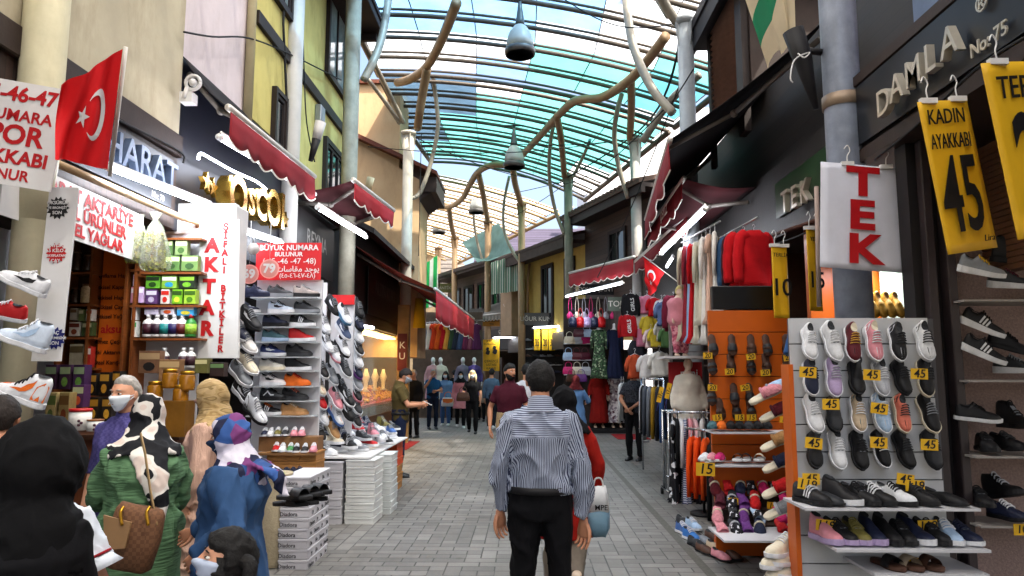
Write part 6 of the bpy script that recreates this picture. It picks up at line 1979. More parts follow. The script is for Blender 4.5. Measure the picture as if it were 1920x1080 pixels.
# sneakers clipped at the left flank of the display
GH = 'sneakers clipped to the flank of the shoe displays'
for px, py, up, so, de, em, lab, kd in (
 (470, 598, 'black', 'black', 'swoosh', 'white', 'black sneaker with white swoosh clipped highest at the display flank', 'runner'), (462, 640, '#c9c7c4', 'white', 'swoosh', 'black', 'white printed sneaker clipped under the black swoosh one', 'sneaker'),
 (464, 680, 'cream', 'white', 'panel', None, 'cream sneaker with coloured overlay clipped at the display flank', 'sneaker'), (452, 702, 'grey', 'white', None, None, 'grey sneaker clipped below the cream one', 'runner'),
 (458, 738, 'black', 'white', 'swoosh', 'white', 'large black sneaker with white midsole clipped beside the tan scarf', 'runner'), (448, 618, 'navy', 'white', None, None, 'navy sneaker half hidden behind the white printed one', 'sneaker'),
 (480, 772, 'white', 'black', 'panel', None, 'black and white sneaker clipped lowest at the display flank', 'hightop')):
 hung(px, py, 6.95 if px != 480 else 6.8, (.75, -.25, -.6), (.5, -.5, .65), lab, kind=kd, up=up, sole=so, lace='grey', deco=de, em=em, over='lilac' if 'coloured' in lab else 'black', group=GH, scale=1.1)
# second display with diagonal sneakers round the white clad column
d2 = thing('shoe_display', 'white panel with red top band hung with diagonal sneakers', 'display', at(640, 830, 8.6))
a, b_ = at(588, 830, 8.6), at(613, 530, 8.6)
MB().bx(a.x, b_.x, 8.6, 8.64, .4, b_.z).build('side_panel', WHITE_BOARD, d2)
a, b_ = at(613, 830, 8.7), at(664, 553, 8.7)
MB().bx(a.x + .002, b_.x, 8.7, 8.76, .4, b_.z).build('panel', WHITE_BOARD, d2)
c0, c1 = at(600, 553, 8.66), at(664, 571, 8.66)
MB().bx(c0.x, c1.x, 8.66, 8.698, c1.z, c0.z).build('red_band', mat('#b8181c', .5), d2)
rr_ = [(626, 572, 'black', 'black', 'swoosh'), (608, 606, 'white', 'white', 'swoosh'), (646, 590, 'white', '#3f6a88', None), (612, 640, 'white', 'white', 'swoosh'), (645, 618, '#3a4a68', 'white', 'swoosh'),
       (593, 628, 'white', 'lilac', None), (628, 660, 'white', 'pink', None), (603, 690, 'black', 'white', 'letter'), (643, 650, 'white', 'black', None), (622, 702, 'grey', 'white', 'swoosh'), (598, 722, 'cream', 'white', 'panel'), (646, 688, 'charcoal', 'white', None),
       (640, 722, 'black', 'grey', None), (600, 748, 'red', 'white', 'swoosh'), (630, 748, 'pink', 'white', None), (652, 742, 'black', 'white', 'swoosh'), (604, 776, 'white', 'white', None), (632, 778, 'white', 'blue', 'panel'), (652, 768, 'black', 'black', 'swoosh'), (598, 806, 'black', 'white', 'swoosh'), (624, 803, 'tan', 'cream', None)]
for i, (px, py, up, so, de) in enumerate(rr_):
 hung(px, py, 8.25 - .02 * (i % 4), (.62, -.3, -.72), (.6, -.55, .5), '%s sneaker with %s sole, number %d from top on diagonal display' % (CN.get(up, up) if up[0] != '#' else 'slate blue', so if so[0] != '#' else 'steel blue', i + 1), kind='runner' if i % 3 else 'sneaker', up=up, sole=so, lace='grey', deco=de, em='white' if up in ('black', 'red', 'grey', '#3a4a68') else 'black', over='orange', group='sneakers on the diagonal display', scale=1.0)
rc = [(672, 578, 'black', 'black', None), (672, 602, 'navy', 'black', 'letter'), (671, 624, 'white', 'white', 'swoosh'), (671, 648, 'black', 'white', 'swoosh'), (670, 670, 'white', 'white', None), (669, 692, 'navy', 'purple', 'wave'), (669, 713, 'grey', 'white', None), (668, 734, 'black', 'pink', 'swoosh'), (668, 758, 'charcoal', 'white', None), (667, 782, 'black', 'white', 'swoosh')]
for i, (px, py, up, so, de) in enumerate(rc):
 hung(px, py, 9.0, (.55, -.35, -.75), (.6, -.55, .45), '%s sneaker with %s sole, %s from top at the display right edge' % (up, so, ORD[i]), kind='runner', up=up, sole=so, lace='grey', deco=de, em='white', group='sneakers on the diagonal display', scale=1.0)
# ---------------------------------------------------------------- box stacks and loose shoes on the left
GB_ = 'stacked shoe boxes on the left pavement'
BW = mat('#b9b8be', .6, var=.06, scale=5, dirt=.1); BK = mat('#9a6b38', .7, var=.15, scale=8); BO = mat('#c4491e', .6, var=.15); BN = mat('#262a48', .6, var=.3, scale=20)
xa, xb = gr(588, 984).x, gr(640, 984).x
for k in range(7):
 carton((xa + .15, 8.02, .002 + k * .094), xb - xa - .015, .32, .092, 'white shoe box in the front white stack, %s from the ground' % ORD[k], BW, group=GB_, rz=rnd.uniform(-.03, .03))
for k in range(9):
 carton((xb + .19, 8.08, .002 + k * .075), .31, .42, .073, 'pale grey shoe box in the taller white stack, %s from the ground' % ORD[k], mat('#c4c6c4', .6, var=.08), group=GB_, rz=rnd.uniform(-.04, .04))
for k in range(9):
 carton((xb + .28, 8.62, .002 + k * .075), .28, .4, .073, 'pale shoe box in the white stack behind, %s from the ground' % ORD[k], mat('#bfc3c2', .6, var=.08), group=GB_, rz=rnd.uniform(-.04, .04))
c = gr(704, 948)
for k in range(6):
 carton((c.x, c.y + .15, .002 + k * .095), .24, .34, .093, 'navy and orange shoe box in the patterned stack, %s from the ground' % ORD[k], BN, group=GB_, rz=rnd.uniform(-.04, .04), lidm=mat('#8a5a34', .6, var=.5, scale=30))
c = gr(722, 924)
for k in range(6):
 carton((c.x, c.y + .3, .002 + k * .11), .27, .5, .108, '%s shoe box in the orange topped stack, %s from the ground' % ('orange' if k > 2 else 'kraft', ORD[k]), BO if k > 2 else BK, group=GB_, rz=rnd.uniform(-.03, .03))
for i, (px, n_) in enumerate(((520, 6), (549, 6), (581, 6))):
 c = at(px, 920, 7.3)
 for k in range(n_):
  carton((c.x, 7.35, .28 + k * .092), .165, .3, .09, 'kraft shoe box in the %s brown column, %s from the top' % (['left', 'middle', 'right'][i], ORD[n_ - 1 - k]), BK, group=GB_, rz=rnd.uniform(-.03, .03))
pl = thing('plinth', 'low dark plinth under the kraft shoe boxes', 'plinth', (at(550, 920, 7.35).x, 7.35, 0))
MB().bx(at(505, 900, 7.35).x, at(596, 900, 7.35).x, 7.21, 7.5, .001, .278).build('block', BLACKISH, pl)
PB = blotch(['#c9c9c6', '#c9c9c6', '#2a2a2c', '#c9c9c6', '#c9c9c6'], 26, 'noise')
for k in range(9):
 a = gr(515, 1072)
 e = carton((a.x + .13, 6.38, .002 + k * .083), .24, .6, .081, 'black and white printed shoe box in the nearest stack, %s from the ground' % ORD[k], BW, group=GB_, rz=rnd.uniform(-.02, .02))
 m = MB()
 for j_ in range(4):
  m.text(['Diadora', '39', 'Dia', 'No'][(k + j_) % 4], (.1265, -.22 + .15 * j_, .03), (0, 1, 0), (0, 0, 1), .045, .001, bold=.015)
 m.text('Diadora', (-.05, -.3065, .028), (1, 0, 0), (0, 0, 1), .045, .001, bold=.012)
 m.build('lettering', BLACK_INK, e, world=False)
zt_ = .002 + 9 * .083
for i, (px, py) in enumerate(((545, 948), (565, 945), (582, 938), (552, 936), (572, 930), (590, 926))):
 c = gr(px, py, zt_ + .002 + (.0 if i < 3 else .05)); c.z = zt_ + .002 if i < 3 else zt_ + .052
 slipper(frame(c, (.9, -.35, .05)), 'black slide sandal with white emblem, %s on the nearest printed box stack' % ORD[i], 'slide', 'black', 'black', group='black slides on the printed boxes', scale=1.0, m=mat('#16171b', .5, var=.2))
hb = thing('shoe_box_shelf', 'low printed box platform holding navy sneakers behind the sack', 'box', (at(545, 905, 6.9).x, 6.95, 0))
zz_ = at(545, 908, 6.85).z
MB().bx(at(512, 900, 6.9).x, at(572, 900, 6.9).x, 6.75, 7.15, .001, zz_).build('base', PB, hb, bev=.004)
for i, px in enumerate((526, 540, 554, 566)):
 c = at(px, 905 - i * 4, 6.85 + .04 * i); c.z = zz_ + .003
 shoe(frame(c, (.8, -.5, 0)), 'dark navy sneaker, %s from the left on the box behind the sack' % ORD[i], 'runner', 'navy', 'black' if i % 2 else 'white', 'navy', group='navy sneakers behind the sack', scale=1.05)
sk = thing('burlap_sack', 'pale woven sack filled with green herbs behind the blue jacket', 'sack', gr(518, 995) * 1.0)
c = gr(517, 1000); c.y = 6.2; c.x = at(517, 940, 6.2).x
rg = [[V((c.x + .13 * k * math.cos(q), c.y + .12 * k * math.sin(q), z_)) for q in [2 * math.pi * i / 20 for i in range(20)]] for z_, k in ((.01, .8), (.06, 1), (.35, 1.05), (.6, 1.0), (.74, .98), (.76, 1.08), (.77, 1.0), (.72, .9))]
me_ = MB().loft(rg, caps=False).build('sack', mat('#a89c82', .9, var=.15, scale=40, bump=.6, bscale=90), sk)
MB().ball((c.x, c.y, .72), (.12, .115, .05), 14, 8).build('herbs', mat('#6f8f3c', .9, var=.4, scale=60, bump=.8, bscale=50), sk)
# loose shoes on the boxes and the low table
tb = thing('display_table', 'low table strewn with sneakers in front of the diagonal display', 'table', (at(665, 840, 8.5).x, 8.6, 0))
zt2 = .70
MB().bx(-2.4, -1.7, 7.9, 10.4, zt2 - .016, zt2).build('top', WHITE, tb)
m = MB(); m.bx(-2.38, -2.0, 8.9, 10.3, 0, zt2 - .017); m.build('base', WHITE_BOARD, tb)
cols = ['white', 'navy', 'black', 'grey', 'red', 'white', 'black', 'cream', 'navy', 'white', 'charcoal', 'pink', 'white', 'blue', 'black', 'grey', 'white', 'red', 'black', 'white', 'olive', 'navy', 'white', 'black', 'grey', 'white', 'navy', 'silver']
pts = [(616, 853), (634, 848), (655, 851), (672, 845), (690, 842), (708, 838), (724, 832), (612, 838), (628, 832), (645, 836), (662, 831), (680, 829), (697, 826), (713, 822), (630, 819), (648, 821), (664, 817), (681, 815), (697, 812), (712, 810), (640, 806), (655, 805), (670, 803), (685, 801), (700, 799), (622, 808), (606, 846), (728, 822)]
pts += [(px + 9, py - 3) for px, py in pts]; cols += cols[7:] + cols[:7]
for i, ((px, py), cc_) in enumerate(zip(pts, cols)):
 c = gr(px, py, zt2 + .003)
 lift = 0
 c = V((max(-2.34, min(-1.72, c.x)), min(10.3, c.y), zt2 + .003 + .03 * (i % 3) + (.07 if i > 27 else 0)))
 shoe(frame(c, (rnd.uniform(.3, 1), rnd.uniform(-.9, -.2), 0)), '%s sneaker on the strewn low table, number %d counting from the front edge' % (cc_, i + 1), ['sneaker', 'runner', 'hightop'][i % 3], cc_, 'white', 'grey', deco=['swoosh', None, 'bars'][i % 3], em='white' if cc_ in ('black', 'navy', 'red', 'charcoal') else 'black', group='sneakers strewn on the low table', scale=.95)
GK = 'children sneakers on the kraft boxes'
for i, (px, py, cc_) in enumerate(((497, 818, 'navy'), (508, 818, 'white'), (521, 817, 'olive'), (535, 817, 'charcoal'), (552, 817, 'pink'), (566, 817, 'pink'), (518, 846, 'red'), (530, 847, 'white'), (545, 847, 'green'), (556, 848, 'black'), (572, 848, 'black'), (588, 847, 'pink'))):
 back = py < 830
 c = at(px, py, 7.42 if back else 7.26)
 shoe(frame(c, (.15, -1, 0)), '%s child sneaker, %s along the %s row of the kraft boxes' % (cc_, ORD[i % 6], 'upper' if back else 'lower'), 'sneaker', cc_, 'white' if cc_ != 'pink' else 'pink', 'white', group=GK, scale=.7)
ks = thing('box_shelf', 'wooden step holding the upper row of child sneakers', 'shelf', (at(540, 825, 7.4).x, 7.4, 0))
z1_, z2_ = at(540, 848, 7.26).z, at(540, 818, 7.42).z
MB().bx(at(490, 818, 7.42).x, at(600, 818, 7.42).x, 7.352, 7.55, z1_, z2_ - .001).build('step', mat('#7d5a38', .6, var=.25), ks)
MB().bx(at(490, 818, 7.3).x, at(600, 818, 7.3).x, 7.16, 7.35, z1_ - .02, z1_ - .001).build('board', mat('#7d5a38', .6, var=.25), ks)
# ---------------------------------------------------------------- gold shop window
gs = thing('jewellery_window', 'lit gold jewellery window with red velvet trays', 'shop window', (-3.2, 15.5, 0))
MB().bx(-3.9, -3.0, 13.2, 18.3, .02, .78).build('plinth', mat('#4a2c18', .4, var=.25), gs)
m = MB(); m.prism([(-3.9, 1.28), (-3.05, 1.0), (-3.05, .95), (-3.9, .95)], (0, 18.3, 0), (1, 0, 0), (0, 0, 1), 5.1)
m.build('velvet_tray', mat('#7a1418', .9, var=.2), gs)
MB().bx(-4.3, -4.2, 13.2, 18.3, .9, 2.45).build('back_panel', mat('#7d5418', .3, .4, var=.6, scale=9), gs)
m = MB()
for k in range(420):
 y_ = rnd.uniform(13.3, 18.2); x_ = rnd.uniform(-3.85, -3.1); z_ = 1.0 + (-3.05 - x_) * .33 + .03
 m.ball((x_, y_, z_), (.02, .025, .02 + .03 * rnd.random()), 6, 4)
ob = m.build('jewellery_on_trays', GOLD, gs); ob['kind'] = 'stuff'
m = MB()
for k in range(420):
 y_ = rnd.uniform(13.3, 18.2); z_ = rnd.uniform(1.35, 2.35)
 c = V((-4.17, y_, z_)); r_ = rnd.uniform(.03, .07)
 m.tube([c + V((.01, r_ * math.cos(q), r_ * 1.3 * math.sin(q) - r_)) for q in [R(180 + 180 * k2 / 6) for k2 in range(7)]], .012, 5)
ob = m.build('jewellery_on_panel', GOLD, gs); ob['kind'] = 'stuff'
for k in range(5):
 c = V((-3.5, 13.8 + k * .95, 1.2))
 MB().lathe([(.09, 0), (.04, .06), (.05, .2), (.09, .32), (.05, .42), (.03, .5)], c, 12).build('bust', mat('#d8cfb8', .6, var=.05), gs)
MB().bx(-3.01, -2.995, 13.2, 18.3, .79, 2.44).build('glass', sheet('#fdf6e8', .88, .2, .02, 2, .06), gs)
lm = thing('window_lamp', 'warm strip lamp at the top of the gold jewellery window', 'lamp', (-3.4, 15.7, 2.46))
MB().bx(-3.6, -3.3, 13.5, 18.1, 2.44, 2.47).build('diffuser', glow('#ffd890', 3), lm)
ld = bpy.data.lights.new('window_glow', 'AREA'); ld.shape = 'RECTANGLE'; ld.size = .4; ld.size_y = 4.5; ld.energy = 26; ld.color = (1, .74, .36)
lo = bpy.data.objects.new('window_glow', ld); COL.objects.link(lo); lo.parent = lm; lo.location = (0, 0, -.06)
m = thing('door_mat', 'red carpet runner on the paving before the gold shop', 'carpet', (-2.6, 16.5, .006))
MB().bx(-3.1, gr(783, 826).x + .1, 15.3, 17.2, .006, .016).build('pile', mat('#7d1a1a', .95, var=.15), m)
pst = thing('shop_pillar', 'ochre wooden pillar at the end of the gold shop', 'pillar', (at(768, 700, 17.2).x, 16.9, 0))
MB().bx(-3.02, -2.75, 16.75, 16.95, .01, 3.2).build('shaft', mat('#8a6a3c', .5, var=.2), pst, bev=.008)
board('shop_sign', 'dark red panel with white letter shapes beside the gold shop pillar', 'sign', at(754, 660, 16.6), .22, .85, [('K', 0, .15, .22, WHITE, 0), ('U', 0, -.1, .22, WHITE, 0)], m_board=mat('#5a1414', .5))
for k, (pts, lab) in enumerate((([(95, 135), (200, 205), (335, 282), (344, 300)], 'loose black cable sagging along the beam of the cream wall'), ([(345, 60), (400, 64), (468, 72), (540, 96), (640, 150)], 'thin black cable crossing the lilac and yellow walls'), ([(566, 0), (570, 120), (575, 230), (590, 300)], 'black cable hanging down beside the smooth bluish column'))):
 tag(MB().tube(smooth([atX(px, py, XL + .07) - V((0, 0, .03 * (i % 2))) for i, (px, py) in enumerate(pts)]), .011, 5).build('cable', RUBBER), lab, 'cable')
e = thing('junction_box', 'grey junction box on the yellow wall above the dark red awning', 'box', atX(600, 215, XL + .04))
c = atX(600, 215, XL + .06); MB().box(c, (.1, .22, .28)).build('case', STEEL, e, bev=.01); MB().box(c + V((.055, 0, 0)), (.008, .18, .24)).build('door', mat('#8a8c8e', .5), e)
# ================================================================ RIGHT SIDE
YS2 = 4.72
slat = thing('slatwall_display', 'white slatwall with rows of sneakers and a wide lower shelf', 'display', (2.3, YS2, 0))
a, b_ = at(1503, 1080, YS2), at(1740, 596, YS2)
m = MB(); z_ = b_.z; k = 0
while z_ > .05:
 h_ = .172
 m.bx(a.x, b_.x + .06 * (b_.z - z_) / 2, YS2 + .01, YS2 + .035, max(.03, z_ - h_ + .008), z_); z_ -= h_
m.build('slat_panel', GREYSLAT, slat)
MB().bx(a.x + .002, b_.x + .05, YS2 + .036, YS2 + .06, .02, b_.z - .004).build('backing', mat('#4a4a4e', .6), slat)
MB().bx(a.x - .03, a.x - .001, YS2 - .02, YS2 + .12, .02, b_.z - .3).build('orange_edge', ORANGE, slat)
GW = 'sneakers on the white slatwall'
toe = [(1515, 1557, 1596, 1634, 1679, 1730), (1517, 1559, 1603, 1648, 1687, 1731), (1523, 1561, 1605, 1648, 1687, 1738), (1525, 1566, 1608, 1648, 1692, 1744)]
ty = (652, 717, 785, 852)
W4 = [[('white', 'white', 'sneaker', 'white', 'blank'), ('white', 'white', 'sneaker', 'white', None), ('burgundy', 'white', 'sneaker', 'gold', 'panel'), ('pink', 'white', 'runner', 'white', 'panel'), ('black', 'white', 'sneaker', 'charcoal', 'panel'), ('white', 'white', 'runner', 'black', 'panel')],
      [('navy', 'white', 'sneaker', 'navy', None), ('lilac', 'white', 'runner', 'silver', None), ('black', 'black', 'sock', None, None), ('silver', 'white', 'sneaker', 'white', 'panel'), ('black', 'black', 'sneaker', 'charcoal', None), ('black', 'cream', 'sneaker', 'charcoal', None)],
      [('white', 'white', 'sneaker', 'white', None), ('charcoal', 'black', 'sock', None, None), ('beige', 'white', 'runner', 'white', 'panel'), ('light blue', 'white', 'runner', 'white', 'panel'), ('coral', 'cream', 'runner', 'charcoal', 'panel'), ('black', 'cream', 'sneaker', 'grey', None)],
      [('black', 'black', 'sock', None, None), ('white', 'white', 'sneaker', 'white', None), ('black', 'black', 'sneaker', 'black', None), ('black', 'white', 'sneaker', 'white', None), ('black', 'black', 'sneaker', 'charcoal', None), ('charcoal', 'black', 'sneaker', 'black', None)]]
for r_ in range(4):
 for i, (up, so, kd, la, de) in enumerate(W4[r_]):
  c = at(toe[r_][i], ty[r_], YS2 - .05) + V((0, 0, .02))
  shoe(frame(c, (rnd.uniform(-.12, .12), rnd.uniform(-.55, -.35), -.9), (rnd.uniform(-.08, .08), -.9, .42)), '%s sneaker, %s from the left in the %s slatwall row' % (up, ORD[i], ['top', 'second', 'third', 'fourth'][r_]), kd, up, so, la, 'cream' if up in ('burgundy', 'pink') else 'charcoal',
             deco='panel' if de == 'panel' else None, over={'burgundy': 'black', 'pink': 'white', 'black': 'silver', 'white': 'black', 'silver': 'white', 'beige': 'teal', 'light blue': 'white', 'coral': 'black'}.get(up), group=GW, scale=rnd.uniform(.83, .93))
def stand(y_, Y0, xs, items, grp, fmt, fw=(-.1, -1, 0), sc_=1.0, d=.0):
 for i, (px, it) in enumerate(zip(xs, items)):
  c = at(px, y_, Y0)
  shoe(frame(c + V((0, d, .002)), (fw[0] + rnd.uniform(-.12, .12), fw[1], 0)), fmt % (it[0], ORD[i]), it[2], it[0], it[1], it[3], group=grp, scale=sc_, deco=it[4] if len(it) > 4 else None, em='white')
m = MB(); p, q = at(1480, 938, YS2 - .1), at(1790, 942, YS2 - .1)
MB().bx(p.x, q.x, YS2 - .36, YS2 + .008, p.z - .016, p.z).build('shelf', WHITE_BOARD, slat)
p2, q2 = at(1530, 1008, YS2 - .1), at(1800, 1010, YS2 - .1)
MB().bx(p2.x, q2.x, YS2 - .4, YS2 + .008, p2.z - .016, p2.z).build('shelf', WHITE_BOARD, slat)
for xs, pz, items, lab in (((1523, 1546, 1580, 1612, 1642, 1680, 1720, 1772), p.z, [('black', 'black', 'sneaker', 'silver', 'bars'), ('charcoal', 'black', 'loafer', None), ('black', 'white', 'sock', None), ('black', 'black', 'sneaker', 'black'), ('black', 'black', 'sneaker', 'white', 'bars'), ('white', 'black', 'sneaker', 'black', 'bars'), ('black', 'black', 'sneaker', 'charcoal'), ('black', 'black', 'loafer', None)], '%s shoe, %s from the left on the upper slatwall shelf'),
                           ((1546, 1572, 1602, 1632, 1660, 1688, 1713, 1742, 1772, 1800), p2.z, [('pink', 'lilac', 'sock', None), ('black', 'lilac', 'runner', 'black'), ('olive', 'lilac', 'runner', 'olive'), ('navy', 'lilac', 'sock', None), ('black', 'black', 'sock', None), ('black', 'black', 'sneaker', 'black'), ('navy', 'white', 'sock', None), ('black', 'black', 'runner', 'black'), ('light blue', 'white', 'runner', 'white'), ('navy', 'white', 'sneaker', 'navy')], '%s shoe, %s from the left on the lower slatwall shelf')):
 for i, (px, it) in enumerate(zip(xs, items)):
  c = at(px, 950, YS2 - .22); c.z = pz + .003
  shoe(frame(c, (.45 if pz == p.z else rnd.uniform(-.1, .3), -1, 0)), lab % (it[0], ORD[i]), it[2], it[0], it[1], it[3], group='shoes standing on the slatwall shelves', deco=it[4] if len(it) > 4 else None, em='white')
for i, (px, py, st, lab) in enumerate(((1515, 698, '45', 'under the first white sneaker'), (1635, 703, '45', 'under the pink sneaker'), (1724, 701, '45', 'under the last top row sneaker'), (1558, 758, '45', 'above the charcoal sock sneaker'), (1649, 766, '45', 'above the pale blue chunky sneaker'), (1526, 831, '45', 'on the black sock sneaker in the fourth row'), (1648, 830, '45', 'above the black sneaker with white laces'), (1743, 834, '45', 'at the right end of the fourth row'),
                                         (1521, 898, '45', 'leaning at the left of the upper shelf'), (1514, 908, '119', 'half behind the 45 card of the upper shelf'), (1698, 899, '45', 'above the white shoe of the upper shelf'), (1716, 911, '119', 'behind the 45 card near the shelf end'), (1548, 985, '119', 'at the left of the lower shelf'), (1740, 986, '119', 'on the lower shelf right of the middle'), (1713, 1057, '40', 'above the beige sandals at the bottom'))):
 price(at(px, py, YS2 - .2 - .004 * (i % 5)), st, 'yellow card reading %s %s' % (st, lab), .104 if st != '119' else .115, .066, size=.072, tilt=rnd.uniform(-.2, .05))
for i, (px, c_) in enumerate(((1665, 'black'), (1698, 'beige'), (1735, 'brown'))):
 c = at(px, 1062, YS2 - .25); slipper(frame(c, (.2, -1, 0)), '%s sandal at the bottom of the white slatwall' % c_, 'slide', c_, 'brown', group='sandals under the slatwall', m=hue(c_))
 if i == 0: MB().bx(c.x - .15, c.x + .5, YS2 - .4, YS2 + .008, c.z - .02, c.z - .003).build('shelf', WHITE_BOARD, slat)
# niche shelves at the far right
nic = thing('shelf_unit', 'slotted upright shelf unit with black shoes at the right picture edge', 'shelves', (3.4, 5.0, 0))
xu = at(1790, 700, 4.98).x
for x_ in (xu, xu + 1.0): MB().bx(x_ - .018, x_ + .018, 5.12, 5.16, .02, 3.1).build('upright', STEEL, nic)
sy = (566, 712, 850, 976)
for y_ in sy:
 z_ = at(1830, y_, 4.95).z
 MB().bx(xu - .02, xu + 1.3, 4.78, 5.118, z_ - .014, z_).build('shelf', mat('#8f8a86', .4, var=.1), nic)
 m = MB().prism([(5.118, z_ - .016), (4.85, z_ - .016), (5.118, z_ - .09)], (xu + .012, 0, 0), (0, 1, 0), (0, 0, 1), .006); m.build('bracket', STEEL, nic)
GN = 'shoes on the niche shelves at the right edge'
for px, py, Y, fw, up_, kd, col, so, la, de, em, lab in ((1838, 508, 4.85, (.8, -.3, -.22), (.15, -.3, 1), 'runner', 'grey', 'white', 'yellow', None, None, 'grey sneaker with white chunky sole highest on the niche wall'), (1900, 487, 4.95, (.8, -.4, -.2), (.1, -.2, 1), 'boot', 'black', 'black', 'black', None, None, 'black ankle sneaker beside the grey chunky one'), (1895, 532, 4.9, (.95, -.2, -.05), (0, -.2, 1), 'runner', 'charcoal', 'white', 'maroon', None, None, 'charcoal sneaker with white sole under the black ankle sneaker'),
  (1838, 612, 4.9, (.75, -.3, -.4), (.35, -.3, .9), 'runner', 'black', 'white', 'black', 'bars', 'white', 'black sneaker with three white bars, upper one of two'), (1840, 662, 4.88, (.75, -.3, -.4), (.35, -.3, .9), 'runner', 'black', 'white', 'black', 'bars', 'white', 'black sneaker with three white bars, lower one of two'), (1890, 650, 5.0, (.8, -.3, -.3), (.3, -.2, .9), 'sneaker', 'black', 'black', 'black', None, None, 'plain black sneaker right of the two barred ones'), (1908, 692, 4.95, (.6, -.7, 0), (0, 0, 1), 'runner', 'charcoal', 'white', 'grey', None, None, 'charcoal sneaker on the second niche shelf'),
  (1833, 782, 4.9, (.95, -.2, -.1), (0, -.1, 1), 'sneaker', 'black', 'white', 'black', None, None, 'black low sneaker with striped white sole clipped on the niche wall'), (1850, 838, 4.9, (-.2, -.9, 0), (0, 0, 1), 'sneaker', 'black', 'black', 'black', None, None, 'black sneaker at the left of the third niche shelf'), (1890, 836, 4.9, (.2, -.9, 0), (0, 0, 1), 'sneaker', 'black', 'black', 'charcoal', None, None, 'black sneaker further right on the third niche shelf'), (1905, 795, 5.0, (.2, -.9, 0), (0, 0, 1), 'boot', 'black', 'black', 'black', None, None, 'black boot behind the third niche shelf sneakers'),
  (1838, 940, 4.9, (-.1, -1, 0), (0, 0, 1), 'sneaker', 'black', 'black', 'black', None, None, 'round toed black sneaker on the lowest niche shelf'), (1885, 925, 4.95, (.3, -.9, .25), (0, .1, 1), 'hightop', 'black', 'black', 'silver', None, None, 'black high sneaker leaning on the lowest niche shelf'), (1890, 966, 4.85, (.3, -.9, 0), (0, 0, 1), 'sneaker', 'navy', 'black', 'white', None, None, 'navy sneaker with white tag on the lowest niche shelf')):
 shoe(frame(at(px, py + 8, Y), fw, up_), lab, kd, col, so, la, deco=de, em=em, group=GN, scale=.98)
price(at(1916, 993, 4.77), '10', 'yellow card reading 10 cut by the right picture edge', .1, .07, size=.07)
# hanging yellow and white boards
def wavy(name, lab, c, w, h, uxv, lines, colr=YELLOWCARD, hooks=(-.3, .3), grp='hand lettered hanging price boards'):
 """old board wrapped in film, hung by clip hangers"""
 ux_ = V(uxv).normalized(); uz = V((0, 0, 1)); uz = (uz - ux_ * uz.dot(ux_)).normalized(); n = ux_.cross(uz); c = V(c)
 e = thing(name, lab, 'price board', c, 0, grp)
 MB().grid(lambda u, v: c + ux_ * ((u - .5) * w) + uz * ((v - .5) * h) - n * (.006 + .012 * math.sin(v * 5 + u * 3) * (1 - abs(2 * u - 1))), 10, 16).build('panel', colr, e, solid=.006)
 for st, u, v, sz, mt, b2__, shr, *wq in lines:
  MB().text(st, c + ux_ * u + uz * v + n * .014, ux_, uz, sz, .003, bold=b2__, shear=shr, wx=wq[0] if wq else 1).build('lettering', mt, e)
 for hx in hooks:
  t = c + ux_ * hx * w + uz * (h / 2)
  m = MB(); m.box(t, (.09, .03, .03)); m.tube(smooth([t, t + uz * .06, t + uz * .1 + ux_ * .02, t + uz * .14, t + uz * .11 - ux_ * .025], 4), .004, 5)
  m.build('clip_hanger', WHITE, e)
 return e
wavy('price_board', 'yellow board lettered KADIN AYAKKABI 45 hung at the right', at(1797, 328, 3.95), .35, .86, (1, .3, .17), [('KADIN', -.02, .33, .12, BLACK_INK, .004, .1, .72), ('AYAKKABI', -.02, .19, .12, BLACK_INK, .004, .1, .5), ('45', -.02, -.13, .6, BLACK_INK, .012, .08, .47), ('Lira', .11, -.37, .05, BLACK_INK, 0, .2)])
wavy('price_board', 'larger yellow board with TERLİK 20 cut by the right picture edge', at(1948, 275, 3.5), .5, .88, (1, .3, .17), [('TERLİK', -.0, .3, .16, BLACK_INK, .004, .1, .8), ('20', -.0, -.1, .68, BLACK_INK, .02, .08, .55)])
ux, uy = inplane(-3)
wavy('price_board', 'white board with TEK in stacked red letters hung on the bluish column', at(1621, 407, 5.2), .66, .78, (1, .1, -.06), [('T', -.02, .25, .29, RED_INK, .04, 0, 1.35), ('E', -.03, .0, .29, RED_INK, .04, 0, 1.35), ('K', -.01, -.25, .29, RED_INK, .04, 0, 1.3)], mat('#d0d2de', .4, var=.1, scale=3, dirt=.2), (-.2, .25))
wavy('price_board', 'narrow yellow board reading TERLİK 10 hung before the orange slatwall', at(1464, 528, 6.5), .16, .66, (1, .3, 0), [('TERLİK', 0, .24, .05, BLACK_INK, 0, .1), ('10', 0, -.06, .22, BLACK_INK, .01, 0)])
wavy('price_board', 'narrow yellow board seen edge on beside the bluish column', at(1528, 505, 6.2), .15, .72, (1, .5, 0), [('YENİ', 0, .26, .05, BLACK_INK, 0, .1), ('15', 0, -.1, .2, BLACK_INK, .01, 0)])
rl = MB().tube([at(1531, 350, 6.0), at(1536, 575, 6.0)], .02, 8).build('canvas_roll', mat('#a08d84', .7, var=.2)); tag(rl, 'pale rolled pole hanging beside the white TEK board', 'pole')
